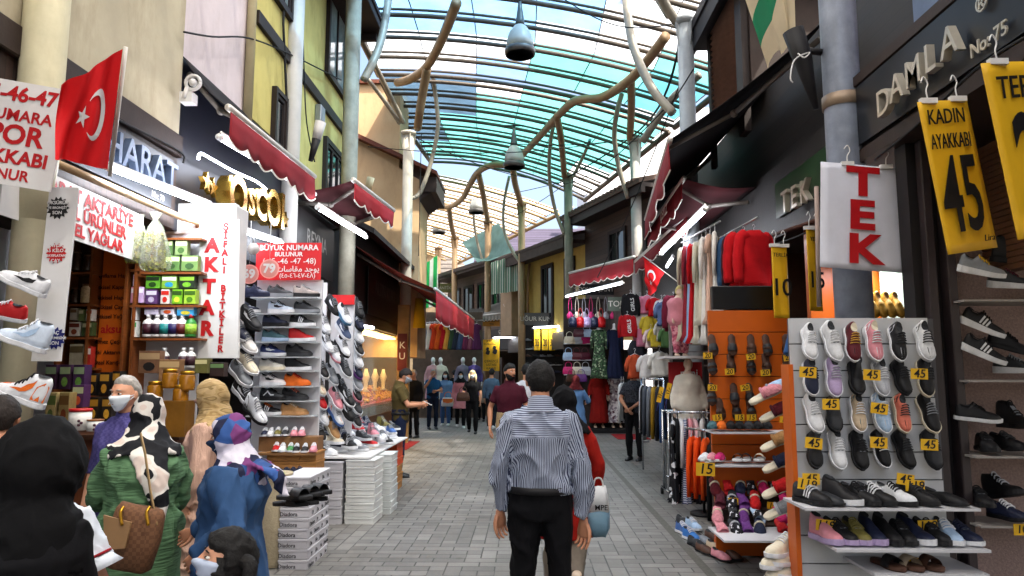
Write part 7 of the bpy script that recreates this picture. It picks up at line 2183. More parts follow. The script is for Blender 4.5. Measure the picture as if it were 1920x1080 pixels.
# lettering on the fascias
s = board('shop_sign', 'dark navy board with raised metal capitals at the upper right', 'sign', (2.57, 4.4, 3.58), 2.1, .46, [], (0, -1, 0), (0, 0, 1), m_board=mat('#17191f', .35, var=.2))
LT = mat('#b9b2a4', .3, .5, var=.15)
for c_, px, py in (('D', 1668, 193), ('A', 1693, 165), ('M', 1725, 137), ('L', 1757, 110), ('A', 1793, 80)):
 MB().text(c_, atX(px, py, 2.53), (0, -1, 0), (0, 0, 1), .26, .05, bold=.005).build('letter', LT, s)
MB().text('No: 75', atX(1855, 75, 2.55), (0, -1, 0), (0, 0, 1), .115, .01, bold=.012).build('lettering', LT, s)
MB().text('®', atX(1842, 8, 2.55), (0, -1, 0), (0, 0, 1), .13, .01, bold=.012).build('lettering', LT, s)
s = board('shop_sign', 'green to black fascia sign with raised metal letters TEK', 'sign', (2.98, 7.75, 3.64), 1.5, .42, [], (0, -1, 0), (0, 0, 1), m_board=mat('#27402a', .3, var=.5, scale=1.2))
for c_, px, py in (('T', 1480, 380), ('E', 1498, 371), ('K', 1517, 360)):
 MB().text(c_, atX(px, py, 2.93), (0, -1, 0), (0, 0, 1), .34, .06, bold=.01).build('letter', LT, s)
m = thing('rail', 'rusty brown rail along the fascia under the TEK letters', 'rail', atX(1536, 412, 2.9))
MB().tube([atX(1540, 410, 2.9), atX(1370, 468, 2.9)], .022, 8).build('bar', mat('#4a2c20', .6, .3, var=.3), m)
# awnings of the right side
awning('huge black awning over the right shops seen from below', (2.95, 12.8, 5.15), (2.95, 6.7, 5.05), (2.12, 12.6, 4.32), at(1256, 262, 8.2), BLACK_FAB, RED_FAB, .42, ((.3,), (.96,)), waves=6, armm=mat('#6d655f', .5, .3))
awning('lower red awning with pale lettering below the huge black one', (2.98, 12.4, 4.0), (2.98, 9.2, 4.0), at(1216, 432, 12.4), at(1282, 335, 9.4), MAROON_FAB, RED_FAB, .34, ((.2,), (.9,)), txt=('ÇEYİZ', .6, .2), waves=6)
awning('red scalloped awning at the grey column before the boarded house', (3.05, 14.9, 4.4), (3.05, 10.9, 4.4), at(1192, 490, 14.6), at(1290, 402, 11), MAROON_FAB, RED_FAB, .3, ((.2,), (.8,)), waves=8)
awning('red scalloped awning over the handbag shop', (2.15, 20.0, 4.3), (3.2, 15.6, 4.4), at(1068, 512, 19.6), at(1188, 482, 15.4), RED_FAB, RED_FAB2, .4, ((.1,), (.9,)), waves=9)
tube_light(at(1322, 393, 9), at(1240, 474, 12), 'bright white tube under the right hand awnings', r=.03, s=9, power=12)
tube_light(at(1262, 482, 12.4), at(1250, 500, 13.4), 'short white tube behind the red flag on the right', s=8)
tube_light(at(1167, 531, 15.5), at(1062, 556, 19.5), 'long white tube above the handbag shop', s=8, power=14)
cl = thing('flag_holder', 'long dark cone holding furled striped cloth on the bluish column', 'flag holder', at(1500, 130, 5.6))
MB().tube([at(1487, 58, 5.6), at(1505, 110, 5.6), at(1530, 205, 5.6)], [.085, .075, .02], 14).build('cone', BLACKISH, cl)
MB().tube([at(1512, 95, 5.6), at(1540, 98, 5.6)], .03, 6).build('bracket', BLACKISH, cl)
MB().tube(smooth([at(1496, 100, 5.52), at(1508, 108, 5.5), at(1518, 98, 5.52), at(1490, 112, 5.52), at(1482, 145, 5.5), at(1487, 155, 5.5)], 4), .006, 5).build('cord', WHITE, cl)
fc = thing('striped_cloth', 'cream and green striped cloth draped above the right awnings', 'cloth', at(1430, 60, 6))
A, B, C_, D_ = at(1378, -60, 6.2), at(1485, -60, 5.7), at(1488, 60, 5.7), at(1440, 128, 6.3)
MB().grid(lambda u, v: A.lerp(B, u).lerp(D_.lerp(C_, u), v) + V((0, -.1 * math.sin(u * 3.1) + .04 * math.sin(u * 17), .05 * math.sin(u * 9) * v)), 24, 16).build('cloth', stripes('#c9b99a', '#147a52', .3, 'x', .25, trans=.3), fc)
# ---------------------------------------------------------------- orange slatwall with sandals
YO = 6.8
osl = thing('slatwall_display', 'orange slatwall with black top panel and rows of sandals', 'display', (2.1, YO, 0))
a, b_ = at(1336, 860, YO), at(1480, 582, YO)
m = MB(); z_ = b_.z
while z_ > .05:
 m.bx(a.x, b_.x, YO, YO + .03, max(.03, z_ - .2), z_); z_ -= .207
m.build('slat_panel', ORANGE, osl)
MB().bx(a.x + .001, b_.x, YO + .031, YO + .05, .02, b_.z).build('backing', mat('#5a2a10', .6), osl)
t_, t2_ = at(1336, 580, YO), at(1452, 536, YO)
MB().bx(t_.x, t2_.x, YO, YO + .08, t_.z, t2_.z).build('black_panel', mat('#08080a', .3), osl, bev=.006)
GO = 'sandals on the orange slatwall'
for r_, (py, xs) in enumerate(((648, (1336, 1372, 1408, 1437, 1474)), (683, (1334, 1370, 1407, 1436, 1474)), (740, (1334, 1376, 1405)), (768, (1350, 1380, 1407)))):
 for i, px in enumerate(xs):
  c_ = rnd.choice(['black', 'brown', 'charcoal', '#3a2418'])
  slipper(frame(at(px, py, YO - .04), (rnd.uniform(-.05, .05), -.3, -.95), (0, -.95, .3)), '%s sandal, %s from the left in row %d of the orange slatwall' % (c_ if c_[0] != '#' else 'dark brown', ORD[i], r_ + 1), rnd.choice(['strap', 'slide']), c_, 'brown', group=GO, scale=.8, m=hue(c_, .4))
for px, py, st, l_ in ((1327, 667, '20', 'beside the leftmost sandal'), (1408, 669, '20', 'under the third sandal'), (1478, 671, '20', 'at the right end of the top row'), (1368, 697, '20', 'under the second row'), (1435, 699, '20', 'between lower sandals'), (1336, 727, '20', 'low at the left edge'), (1397, 727, '20', 'above the third row'), (1345, 783, '15', 'at the bottom left'), (1387, 783, '15', 'at the bottom middle'), (1409, 783, '15', 'at the bottom right'), (1444, 780, '15', 'under the fluffy slippers'), (1471, 787, '15', 'behind the slipper shelf'), (1323, 880, '15', 'on the front of the low shelf'), (1448, 948, '15', 'before the grey slippers'), (1375, 940, '10', 'among the dotted slippers')):
 big = px in (1323,); Y = 6.3 if py > 860 else YO - .12
 price(at(px, py, Y), st, 'yellow card %s %s of the orange slatwall' % (st, l_), .16 if big else .085, .11 if big else .056, size=.12 if big else .06, tilt=rnd.uniform(-.1, .15))
shelfo = thing('shelf_unit', 'orange backed low shelves of slippers before the orange slatwall', 'shelves', (2.0, 6.5, 0))
GL_ = 'slippers on the low orange shelves'
for py, Yb, d in ((808, 6.75, .3), (868, 6.7, .35), (1000, 6.2, .5)):
 p, q = at(1330 if py < 1000 else 1342, py, Yb - d / 2), at(1500, py, Yb - d / 2)
 MB().bx(p.x, q.x, Yb - d, Yb, p.z - .015, p.z).build('shelf', WHITE_BOARD, shelfo)
p, q = at(1338, 860, 6.55), at(1505, 1050, 6.55)
MB().bx(p.x, q.x, 6.55, 6.58, .02, p.z - .03).build('back_panel', ORANGE, shelfo)
DOT = blotch(['#16161c', '#16161c', '#16161c', '#c8c8d0'], 60, 'vor')
SP = [('teal', None), ('orange', None), ('black', None), ('black', None), ('charcoal', None), ('black', None), ('black', None)]
for i, (c_, _) in enumerate(SP):
 slipper(frame(at(1336 + i * 17, 803, 6.6), (-.3, -1, 0)), '%s slipper, %s from the left on the top slipper shelf' % (c_, ORD[i]), 'slipper', c_, c_, group=GL_, scale=.85)
for i, (px, c_) in enumerate(((1322, 'white'), (1335, 'pink'), (1350, 'hot pink'), (1385, 'brown'), (1400, 'black'), (1425, 'cream'))):
 slipper(frame(at(px, 863, 6.5), (-.5, -1, 0)), '%s slipper, %s from the left on the second slipper shelf' % (c_, ORD[i]), 'slide' if i > 2 else 'slipper', c_, 'white', group=GL_, scale=.85)
k = 0
for r_, (py, Y, xs) in enumerate(((915, 6.5, (1340, 1365, 1388, 1408, 1430, 1452)), (940, 6.35, (1350, 1372, 1392, 1415, 1470, 1490)), (968, 6.2, (1345, 1376, 1394, 1420, 1462, 1482)), (992, 6.05, (1352, 1378, 1400, 1424, 1466, 1486)))):
 for i, px in enumerate(xs):
  c_ = (['burgundy', 'red', 'navy', 'black', 'hot pink', 'black'], ['maroon', 'black', 'purple', 'red', 'hot pink', 'silver'], ['pink', 'black', 'purple', 'light blue', 'hot pink', 'silver'], ['pink', 'black', 'purple', 'navy', 'red', 'pink'])[r_][i]
  c = at(px, py, Y)
  slipper(frame(c, (rnd.uniform(-.4, .1), -1, rnd.uniform(-.75, -.45)), (0, -.5, 1)), '%s slipper, %s from the left in heap row %d before the orange panel' % (c_ + (' dotted' if c_ in ('black', 'light blue') else ''), ORD[i], r_ + 1), ('slipper', 'slide')[(i + r_) % 2], c_, c_ if c_ != 'black' else 'charcoal', 'silver' if c_ == 'black' else 'cream', group=GL_, scale=.85, m=DOT if c_ in ('black', 'light blue') else None)
p = at(1345, 1000, 6.0)
m = MB()
for r_, py, Y in ((0, 924, 6.5), (1, 948, 6.35), (2, 976, 6.2)):
 a, b_ = at(1338, py + 2, Y + .1), at(1500, py + 2, Y + .1); m.bx(a.x, b_.x, Y + .02, Y + .16, .3, a.z - .01)
m.build('stepped_base', mat('#3a2a24', .7), shelfo)
wavy('price_board', 'yellow card with a large black 10 under the lowest slipper shelf', at(1478, 1020, 5.95), .22, .13, (1, 0, 0), [('10', 0, 0, .14, BLACK_INK, .01, .15)], hooks=())
GF = 'shoes lying on the ground before the slippers'
for i, (px, py, c_, kd) in enumerate(((1282, 1000, 'blue', 'sneaker'), (1300, 992, 'light blue', 'sneaker'), (1296, 1012, '#2f6ab0', 'sneaker'), (1282, 982, 'charcoal', 'loafer'), (1306, 1024, 'charcoal', 'loafer'), (1320, 1018, 'grey', 'loafer'), (1338, 1012, 'brown', 'loafer'), (1322, 1036, 'brown', 'loafer'), (1342, 1032, 'beige', 'loafer'), (1362, 1028, 'charcoal', 'loafer'), (1352, 1048, 'pink', 'loafer'), (1372, 1046, 'brown', 'loafer'), (1382, 1030, 'black', 'loafer'), (1398, 1036, 'black', 'loafer'), (1412, 1032, 'charcoal', 'loafer'), (1428, 1030, 'black', 'loafer'))):
 c = gr(px, py, .012); shoe(frame(c, (.35, -1, 0)), '%s shoe on the pavement, %s from the left before the slippers' % (c_ if c_[0] != '#' else 'bright blue', ORD[i]), kd, c_, 'white' if i < 3 else 'black', 'white' if i < 3 else None, group=GF, scale=.92)
for i, (px, py) in enumerate(((1470, 1040), (1480, 1056), (1462, 1062), (1490, 1078), (1470, 1085))):
 shoe(frame(at(px, py, 4.9), (-.8, -.45, -.05)), 'cream sneaker, %s from the top of the pile by the orange edge' % ORD[i], 'sneaker', 'cream', 'white', 'white', group='pile of cream sneakers', scale=1.1)
sb = thing('shoe_stand', 'mustard sided stool under the pile of cream sneakers', 'stool', (at(1455, 1075, 5).x, 5, 0))
zz_ = at(1470, 1092, 4.9).z
MB().bx(at(1440, 1075, 5).x, at(1512, 1075, 5).x, 4.75, 5.1, .002, zz_).build('block', mat('#b8891c', .7, var=.2), sb, bev=.02)
# fluffy slippers clipped at the slatwall flank
for px, py, c_, cu, lab in ((1452, 735, 'light blue', 'grey', 'pale blue slipper with fluffy grey pompom at the orange slatwall edge'), (1440, 742, 'pink', 'pink', 'pink slipper with fluffy pompom beside the pale blue one'), (1462, 830, 'tan', 'tan', 'tan fur slipper pointing up at the slatwall edge'), (1466, 870, 'navy', 'navy', 'navy slipper under the tan fur one'), (1465, 918, 'red', 'red', 'red felt slipper under the navy one'), (1468, 958, 'grey', 'silver', 'grey fur slipper lowest at the slatwall edge'), (1460, 775, 'burgundy', 'maroon', 'burgundy slipper behind the 15 card'), (1485, 715, 'light blue', 'cream', 'pale blue slipper tip behind the white slatwall edge')):
 slipper(frame(at(px, py, 5.9), (.8, -.3, .45), (-.4, -.3, .85)), lab, 'slipper', c_, 'cream', cu, group='fluffy slippers clipped at the slatwall edge', scale=1.15)
jb = thing('hanging_trousers', 'blue jeans folded over the left end of the white slatwall', 'jeans', at(1494, 630, 4.9))
for dx in (-8, 5): MB().tube(smooth([at(1494 + dx, 600, 4.95), at(1492 + dx, 640, 4.9), at(1486 + dx, 665, 4.88)]), [.03] * 6 + [.035] * 7, 10).build('leg', mat('#274a78', .9, var=.2, bump=.4), jb)
# inside of the shop behind the column: golden flats on a rail
for i, px in enumerate((1618, 1632, 1648, 1664, 1680)):
 shoe(frame(at(px, 575, 7.2), (.1, -.5, -.85), (0, -.85, .5)), '%s flat shoe hanging inside, %s right of the bluish column' % (('pink' if i == 0 else 'golden'), ORD[i]), 'loafer', 'pink' if i == 0 else 'gold', 'gold', None, 'tan', group='golden flats inside the shop', scale=1.0)
pan = thing('wall_panel', 'pale green and orange lit wall panel behind the golden flats', 'panel', at(1650, 560, 7.6))
a, b_ = at(1600, 600, 7.7), at(1655, 495, 7.7); MB().bx(a.x, b_.x, 7.7, 7.73, a.z, b_.z).build('orange_panel', mat('#d06a1c', .4), pan)
a, b_ = at(1656, 600, 7.6), at(1690, 495, 7.6); MB().bx(a.x, b_.x, 7.6, 7.63, a.z, b_.z).build('pale_panel', mat('#b9c4b0', .4), pan)
p = at(1650, 480, 7.3)
tube_light(p + V((-.25, 0, 0)), p + V((.25, 0, 0)), 'lit tube hidden behind the white TEK board', s=6, power=9)
# ---------------------------------------------------------------- clothes on the right
GD = 'dresses hanging from the right awning rail'
for i, (px, py, Y, c_, kd) in enumerate(((1281, 468, 9.6, '#b9b09c', 'long'), (1287, 465, 9.4, '#8a2a34', 'long'), (1293, 463, 9.2, '#8faed0', 'long'), (1300, 460, 9.0, '#b0141c', 'long'), (1307, 456, 8.8, '#c9c4b4', 'long'), (1315, 451, 8.6, '#c4bca8', 'dress'), (1323, 446, 8.4, '#d8d6d2', 'long'), (1331, 441, 8.25, '#c9a694', 'dress'), (1340, 436, 8.1, '#d4d0c8', 'long'))):
 garment(at(px, py - 14, Y), R(58 + 7 * (i % 3)), '%s dress, %s from the far end of the awning rail' % (['cream', 'dark red', 'sky blue', 'red', 'ivory', 'beige', 'white', 'blush', 'white lace'][i], ORD[i]), kd, cloth(c_), GD, scale=.86)
MB_ = thing('clothes_rail', 'grey clothes rail under the fascia carrying dresses and jackets', 'rail', at(1350, 418, 8.5))
MB().tube([at(1278, 455, 10.4), at(1350, 415, 8.4)], .014, 6).build('bar', STEEL, MB_); MB().tube([at(1340, 452, 8.6), at(1420, 408, 7.6)], .014, 6).build('bar', STEEL, MB_)
for i, (px, py, Y, c_, n) in enumerate(((1352, 462, 8.4, '#16181c', 'black'), (1360, 458, 8.25, '#6a5a24', 'mustard olive'), (1368, 455, 8.1, '#2f4a6a', 'denim blue'), (1377, 452, 7.95, '#3a141c', 'dark maroon'), (1394, 444, 7.8, '#b0121a', 'red hooded'), (1413, 440, 7.65, '#b8141c', 'bright red'))):
 garment(at(px, py - 18, Y), R(50 if i < 4 else 25), '%s padded jacket, %s from the left above the black panel' % (n, ORD[i]), 'jacket', cloth(c_), 'padded jackets above the orange slatwall', scale=.78)
board('shop_sign', 'small red panel with pale letters behind the yellow TERLİK board', 'sign', at(1432, 505, 8.1), .42, .42, [('DÜN', 0, 0, .2, mat('#c9785c', .6), .01)], m_board=mat('#6a1a14', .6))
# tees and children's clothes further back
for px, py, c_, st, lab in ((1182, 552, '#17171a', 'GIRLS', 'black long tee with white upright lettering'), (1176, 592, '#8c1218', 'GIRLS', 'red long tee with white upright lettering below the black one')):
 Y = 13.0 if c_ == '#17171a' else 12.8
 e = garment(at(px, py - 8, Y), R(8), lab, 'top', cloth(c_), 'lettered tees', scale=.62)
 m = MB().text(st, V((.04, -.066, -.33)), (-.08, 0, 1), (-1, 0, -.08), .155, .003, bold=.012)
 m.build('lettering', WHITE, e, world=False)
KC = ['#c2456a', '#c98ca0', '#b04a2c', '#c9c4c0', '#c9b23c', '#c41c24', '#d0b8b8', '#4a5a7a', '#3f5a34', '#cfcac0', '#c97a94', '#2a2c34']
kn = ['pink', 'rose', 'rust', 'pale grey', 'yellow', 'red', 'blush', 'slate blue', 'green', 'cream', 'candy pink', 'charcoal']
for i, (px, py, Y, k) in enumerate(((1200, 555, 13.2, 0), (1213, 552, 13.1, 10), (1226, 556, 13, 5), (1240, 560, 12.6, 3), (1202, 585, 13.1, 3), (1216, 590, 13.0, 4), (1203, 612, 13, 10), (1220, 615, 12.9, 6), (1232, 612, 12.8, 4), (1243, 600, 12.6, 9), (1250, 612, 12.4, 8), (1190, 660, 12.9, 2), (1216, 660, 12.8, 3), (1236, 655, 12.6, 9), (1246, 560, 12.4, 7), (1196, 632, 13, 11))):
 garment(at(px, py - 6, Y), R(10 + 8 * (i % 4)), '%s child top, number %d in the tiers beside the red lettered tee' % (kn[k], i + 1), 'kid', cloth(KC[k]), 'children tops in hanging tiers', scale=1.0 if i > 10 else .8)
garment(at(1262, 548, 11), R(40), 'burgundy padded jacket hanging beside the red flag', 'jacket', cloth('#5c1426'), None, scale=.7)
flag_red('flag', 'red crescent flag on a slanted stick before the children clothes', at(1204, 478, 12.4), at(1270, 528, 12.0), [at(1206, 482, 12.4), at(1245, 512, 12.1), at(1222, 556, 12.1), at(1214, 552, 12.4)], .7)
# small mannequin on a white slatted stand
st_ = thing('slatted_stand', 'grey slatted stand behind the little pink mannequin', 'stand', at(1297, 660, 9.9))
m = MB()
for k in range(9):
 a, b_ = at(1260, 580 + k * 13, 9.9), at(1336, 580 + k * 13, 9.9); m.bx(a.x, b_.x, 9.9, 9.93, a.z - .02, a.z)
a, b_ = at(1260, 700, 9.9), at(1336, 576, 9.9)
for x_ in (a.x, b_.x): m.bx(x_ - .02, x_ + .02, 9.931, 9.96, a.z, b_.z)
m.build('slats', STEEL, st_)
pt = at(1277, 668, 9.5); MB().bx(pt.x - .25, pt.x + .3, 9.3, 9.89, pt.z - .03, pt.z).build('platform', WHITE, st_)
board('shop_sign', 'red board with white oval ring above the white dress mannequin', 'sign', at(1285, 700, 9.8), .45, .3, [('mini', .05, 0, .14, WHITE, .01)], m_board=mat('#a01820', .5))
# chrome rack with clothes
rk = thing('clothes_rack', 'chrome garment rack on castors packed with tops', 'clothes rack', (2.3, 9.5, 0))
z_ = at(1300, 772, 9.5).z
xa_, xb_ = 1.80, 2.75
for yy in (9.35, 9.75): MB().tube([(xa_ - .02, yy, z_), (xb_, yy, z_)], .016, 8).build('rail', CHROME, rk)
for x_ in (xa_, xb_):
 MB().tube([(x_, 9.35, z_), (x_, 9.35, .1)], .016, 8).build('upright', CHROME, rk); MB().tube([(x_, 9.75, z_), (x_, 9.75, .1)], .016, 8).build('upright', CHROME, rk)
 MB().tube([(x_, 9.2, .1), (x_, 9.9, .1)], .016, 8).build('foot_bar', CHROME, rk)
 for yy in (9.2, 9.9):
  m = MB().tube([(x_ - .015, yy, .045), (x_ + .015, yy, .045)], .042, 12); m.tube([(x_, yy, .06), (x_, yy, .1)], .01, 6); m.build('castor', RUBBER, rk)
MB().tube([(xa_, 9.55, .28), (xb_, 9.55, .28)], .014, 6).build('lower_bar', CHROME, rk)
GR_ = 'tops packed on the chrome rack'
rc_ = ['#17181c', '#101114', '#d0d0d4', '#9aa6bc', '#c98088', '#c9a0a4', '#16161a', '#d8d4d0', '#1c1c22', '#8c2030', '#d4d0cc', '#30343c', '#c98f94', '#141416', '#b8b4b0', '#2a3a5c']
rn_ = ['black dotted', 'black', 'white', 'pale blue striped', 'dusty rose', 'pale pink', 'jet black', 'off white', 'charcoal', 'crimson', 'chalk white', 'graphite', 'salmon', 'raven black', 'silver grey', 'navy']
for i, c_ in enumerate(rc_):
 mm_ = blotch(['#14151a', '#14151a', '#14151a', '#c8c8cc'], 14, 'vor') if i == 0 else (stripes('#c9ccd8', '#3a4a78', .03, 'z') if i == 3 else cloth(c_))
 garment((xa_ + .05 + i * .055, 9.35 + .0 * i, z_ + .012), R(78 + rnd.uniform(-8, 8)), '%s top, %s from the left on the chrome rack' % (rn_[i], ORD[i]), 'top' if i % 3 else 'dress', mm_, GR_, scale=.9)
for i, c_ in enumerate(('#d8480f', '#d2410c', '#d84c14', '#121214', '#141418')):
 x_, y_ = at(1296 + i * 9, 800, 8.6).x, 8.6 - .1 * i
 garment((x_, y_, at(1310, 802, 8.6).z), R(70), '%s top, %s on the end rail before the orange slatwall' % ('orange' if i < 3 else 'black', ORD[i]), 'top', cloth(c_), 'orange and black tops on the end rail', scale=1.0 if i < 3 else 1.25)
er = thing('clothes_rack', 'thin black stand rail carrying the orange tops', 'clothes rack', (at(1310, 800, 8.6).x, 8.4, 0))
zz_ = at(1310, 802, 8.6).z
MB().tube([(at(1296, 800, 8.6).x - .05, 8.7, zz_ - .01), (at(1340, 800, 8.2).x, 8.1, zz_ - .01)], .014, 6).build('rail', CHROME, er)
MB().tube([(at(1310, 800, 8.6).x, 8.45, zz_ - .01), (at(1310, 800, 8.6).x, 8.45, .02)], .016, 6).build('post', BLACKISH, er); MB().cyl((at(1310, 800, 8.6).x, 8.45, .006), .16, .03, 16).build('base', BLACKISH, er)
for i, (px, c_) in enumerate(((1166, '#c8c8c8'), (1170, '#17181c'), (1206, '#b0b0b4'), (1208, '#16171a'), (1212, '#3a3e46'), (1220, '#5c6068'), (1228, '#8a6a1c'), (1236, '#1a1c22'), (1244, '#2f4a78'))):
 Y = 14.3 + .2 * i if i < 2 else 12.6 - i * .28; garment((at(px, 780, Y).x, Y, 1.52), R(76), '%s garment, %s on the round rail near the seller in black' % (['pale striped', 'black', 'light grey', 'jet', 'slate', 'grey', 'mustard', 'ink', 'denim blue'][i], ORD[i]), 'top', cloth(c_), 'garments around the seller in black', scale=1.15)
br_ = thing('clothes_rack', 'black floor rail beside the seller in dark shirt', 'clothes rack', (2.0, 11.5, 0))
MB().tube([(at(1204, 780, 12.3).x, 12.3, 1.51), (at(1246, 780, 10.2).x, 10.2, 1.51)], .015, 6).build('rail', CHROME, br_)
for px, Y in ((1204, 12.3), (1246, 10.2)):
 MB().tube([(at(px, 780, Y).x, Y, 1.51), (at(px, 780, Y).x, Y, .01)], .015, 6).build('post', CHROME, br_)
for px, py, lab in ((1238, 740, 'yellow SALE stick card leaning left on the chrome rack'), (1253, 733, 'yellow SALE stick card standing right on the chrome rack')):
 c = at(px, py, 9.3); e = thing('rack_card', lab, 'card', c, 0, 'cards clipped on the chrome rack')
 flat(c, .055, .2, V((1, 0, -.25)), V((.25, 0, 1))).build('card', YELLOWCARD, e); MB().text('17,-', c + V((0, -.004, 0)), V((.25, 0, 1)), V((-1, 0, .25)), .06, .001, bold=.02).build('writing', BLACK_INK, e)
 MB().tube([c - V((.02, 0, .1)), V((c.x - .04, 9.35, z_ + .02))], .008, 5).build('clip', NAVY_INK, e)
for pts, lab in (([(1640, 300), (1720, 225), (1830, 130), (1920, 60)], 'black cable stapled under the dark navy letter board'), ([(1535, 425), (1470, 448), (1400, 470), (1330, 492)], 'black cable drooping below the rusty rail')):
 tag(MB().tube(smooth([atX(px, py, 2.52 if px > 1600 else 2.9) - V((0, 0, .03 * (i % 2))) for i, (px, py) in enumerate(pts)]), .01, 5).build('cable', RUBBER), lab, 'cable')
# ================================================================ FAR SHOPS
hp = thing('bag_display', 'dark peg wall of handbags and small backpacks under the far awning', 'display', (1.9, 20.2, 0))
a, b_ = at(1058, 800, 20.2), at(1168, 560, 20.2)
MB().bx(a.x, b_.x, 20.2, 20.25, .02, b_.z).build('peg_wall', mat('#2a211e', .7, var=.3), hp)
for y_ in (645, 675, 702): MB().bx(a.x, at(1108, 700, 20.2).x, 20.0, 20.199, at(0, y_, 20.1).z - .02, at(0, y_, 20.1).z).build('shelf', WHITE_BOARD, hp)
BC = ['hot pink', 'white', 'black', 'light blue', 'teal', 'red', 'cream', 'brown', 'grey', 'burgundy', 'tan', 'lilac', 'silver', 'purple', 'beige', 'maroon', 'yellow', 'navy']
k = 0
for py, Y, xs, kd in ((590, 19.6, (1069, 1082, 1095, 1108, 1122, 1136, 1150), 'pouch'), (606, 19.4, (1074, 1088, 1101, 1115, 1128), 'backpack'), (645, 20.05, (1068, 1082, 1097), 'handbag'), (675, 20.05, (1066, 1081, 1097), 'handbag'), (702, 20.05, (1066, 1082, 1098), 'handbag'), (632, 19.7, (1086, 1100), 'handbag'), (716, 19.9, (1072, 1090), 'handbag')):
 for i, px in enumerate(xs):
  c_ = BC[(k * 5 + i) % 18]; k += 1
  bag(at(px, py + (0 if kd == 'handbag' else 8), Y), '%s %s, %s from left in tier %d of the far peg wall' % (c_, {'pouch': 'drawstring bag', 'backpack': 'backpack', 'handbag': 'handbag'}[kd], ORD[i], [590, 606, 632, 645, 675, 702, 716].index(py) + 1), kd, c_, 'bags on the far peg wall', yaw=rnd.uniform(-.3, .3), scale=1.1)
FLOR = blotch(['#2c3a2c', '#3d5a3c', '#2c3a2c', '#8a9a7c'], 22, 'vor'); FLW = blotch(['#c9c4c4', '#8a8088', '#c9c4c4', '#5a3a44'], 18, 'vor')
for px, py, mm_, lab in ((1123, 610, FLOR, 'green floral dress on a white bust above the red dressed mannequin'), (1152, 610, cloth('#1a2038'), 'navy dress on a white bust beside the green floral one')):
 e = garment(at(px, py, 19.5), 0, lab, 'long', mm_, 'dresses on busts', 'dress_form', .92)
 e['category'] = 'dress form'
 MB().lathe([(.11, -.03), (.07, .0), (.052, .05), (.05, .14), (.01, .16)], (0, 0, .0), 12).build('bust', WHITE, e, world=False)
MANQ = mat('#cfb5a0', .4, var=.05)
ar = dict(eL=(-.25, -.02, 1.12), wL=(-.27, .08, .88), eR=(.25, -.02, 1.12), wR=(.27, .08, .88))
def mann(lab, px, Y, col, H=1.72, z=.12, heading=180, **kw):
 c = at(px, 700, Y)
 return person(lab, (c.x, c.y), heading, H, ar, 2, kw.pop('skin', MANQ), top=dict(m=col, sleeve='w', name='bodice', fold=.004), bottom=dict(kind='skirt', m=col, name='skirt', hem=kw.pop('hem', .14), w=kw.pop('w', .27)), fem=1, shoes=None, name='mannequin', cat='mannequin', z=z, group='dressed mannequins', **kw)
mann('headless looking mannequin in a long rust red dress on a black plinth', 1122, 20.0, cloth('#7d1712'))
mann('mannequin in a long white floral dress beside the rust red one', 1155, 20.1, FLW)
pk = thing('plinth', 'low black plinth under the two long dressed mannequins', 'plinth', (at(1135, 800, 20).x, 20, 0)); MB().bx(at(1100, 800, 20).x, at(1175, 800, 20).x, 19.6, 20.19, .01, .115).build('block', BLACKISH, pk)
mr = thing('door_mat', 'red carpet at the entrance beside the plinth', 'carpet', (2.6, 18.5, .006)); MB().bx(2.2, 3.0, 17.8, 19.3, .01, .018).build('pile', mat('#8a1418', .95), mr)
mann('mannequin in a belted white dress beside the orange slatwall', 1290, 9.6, cloth('#cfc9bc'), 1.36, .45, hem=.42, w=.2)
sp2 = thing('mannequin_stand', 'box stand under the white dressed mannequin', 'stand', (at(1290, 800, 9.6).x, 9.6, 0)); MB().box((at(1290, 800, 9.6).x, 9.6, .24), (.36, .3, .42)).build('block', BLACKISH, sp2)
c = at(1281, 640, 9.4)
person('small child mannequin in a pink top and patterned leggings on the stand', (c.x, 9.55), 190, .92, dict(wL=(-.25, .1, .95), wR=(.25, .1, .95)), 1, MANQ, top=dict(m=cloth('#c27d88'), long=.12), bottom=dict(m=blotch(['#b05a6a', '#c98a92', '#8a3a50'], 30, 'vor')), hair=('short', mat('#c9bb7a', .9)), shoes=None, name='mannequin', cat='mannequin', z=at(1277, 668, 9.5).z, head_scale=1.25)
# fascias of the bend
TXS = mat('#a5a096', .5, .2, var=.2)
for st, px, py, Y, w, h, lab, mb_, sz in (('SEYYAL ÇANTA', 1118, 543, 19.6, .95, .3, 'dark board lettered SEYYAL ÇANTA over the handbags', BLACKISH, .17), ('TOJ', 1153, 570, 17.4, .34, .34, 'grey green board with three big letters beside the handbags', mat('#3a4238', .5), .2), ('UĞUR KUNDURA', 1020, 598, 23.6, 1.3, .4, 'grey fascia board above the far shoe shop', mat('#3d3b3a', .5), .2), ('ÇEYİZ SARAYI', 960, 622, 26.6, 1.0, .32, 'grey fascia board beside the small far flag', mat('#55524e', .5), .16), ('KUYUMCU', 893, 587, 29, .6, .36, 'small grey board with pale letters far down the street', mat('#6a6a68', .5), .14), ('MODA', 868, 622, 25, .55, .36, 'black board with pale letters over the far dresses', BLACKISH, .2), ('ANTİKA', 837, 540, 31, .55, .4, 'olive board far away under the green striped cloth', mat('#5c5a2c', .5), .17)):
 board('shop_sign', lab, 'sign', at(px, py, Y), w, h, [(st, 0, 0, sz, TXS, .005)], m_board=mb_)
board('shop_sign', 'wooden gold sign with dark lettering under the small grey awning', 'sign', at(921, 601, 26.5), .64, .42, [('AYDIN', 0, .1, .13, BLACK_INK, .01), ('KURU KAHVE', 0, -.02, .1, BLACK_INK, .01), ('1950', 0, -.13, .09, BLACK_INK, .01)], m_board=mat('#9c6a20', .5, var=.2))
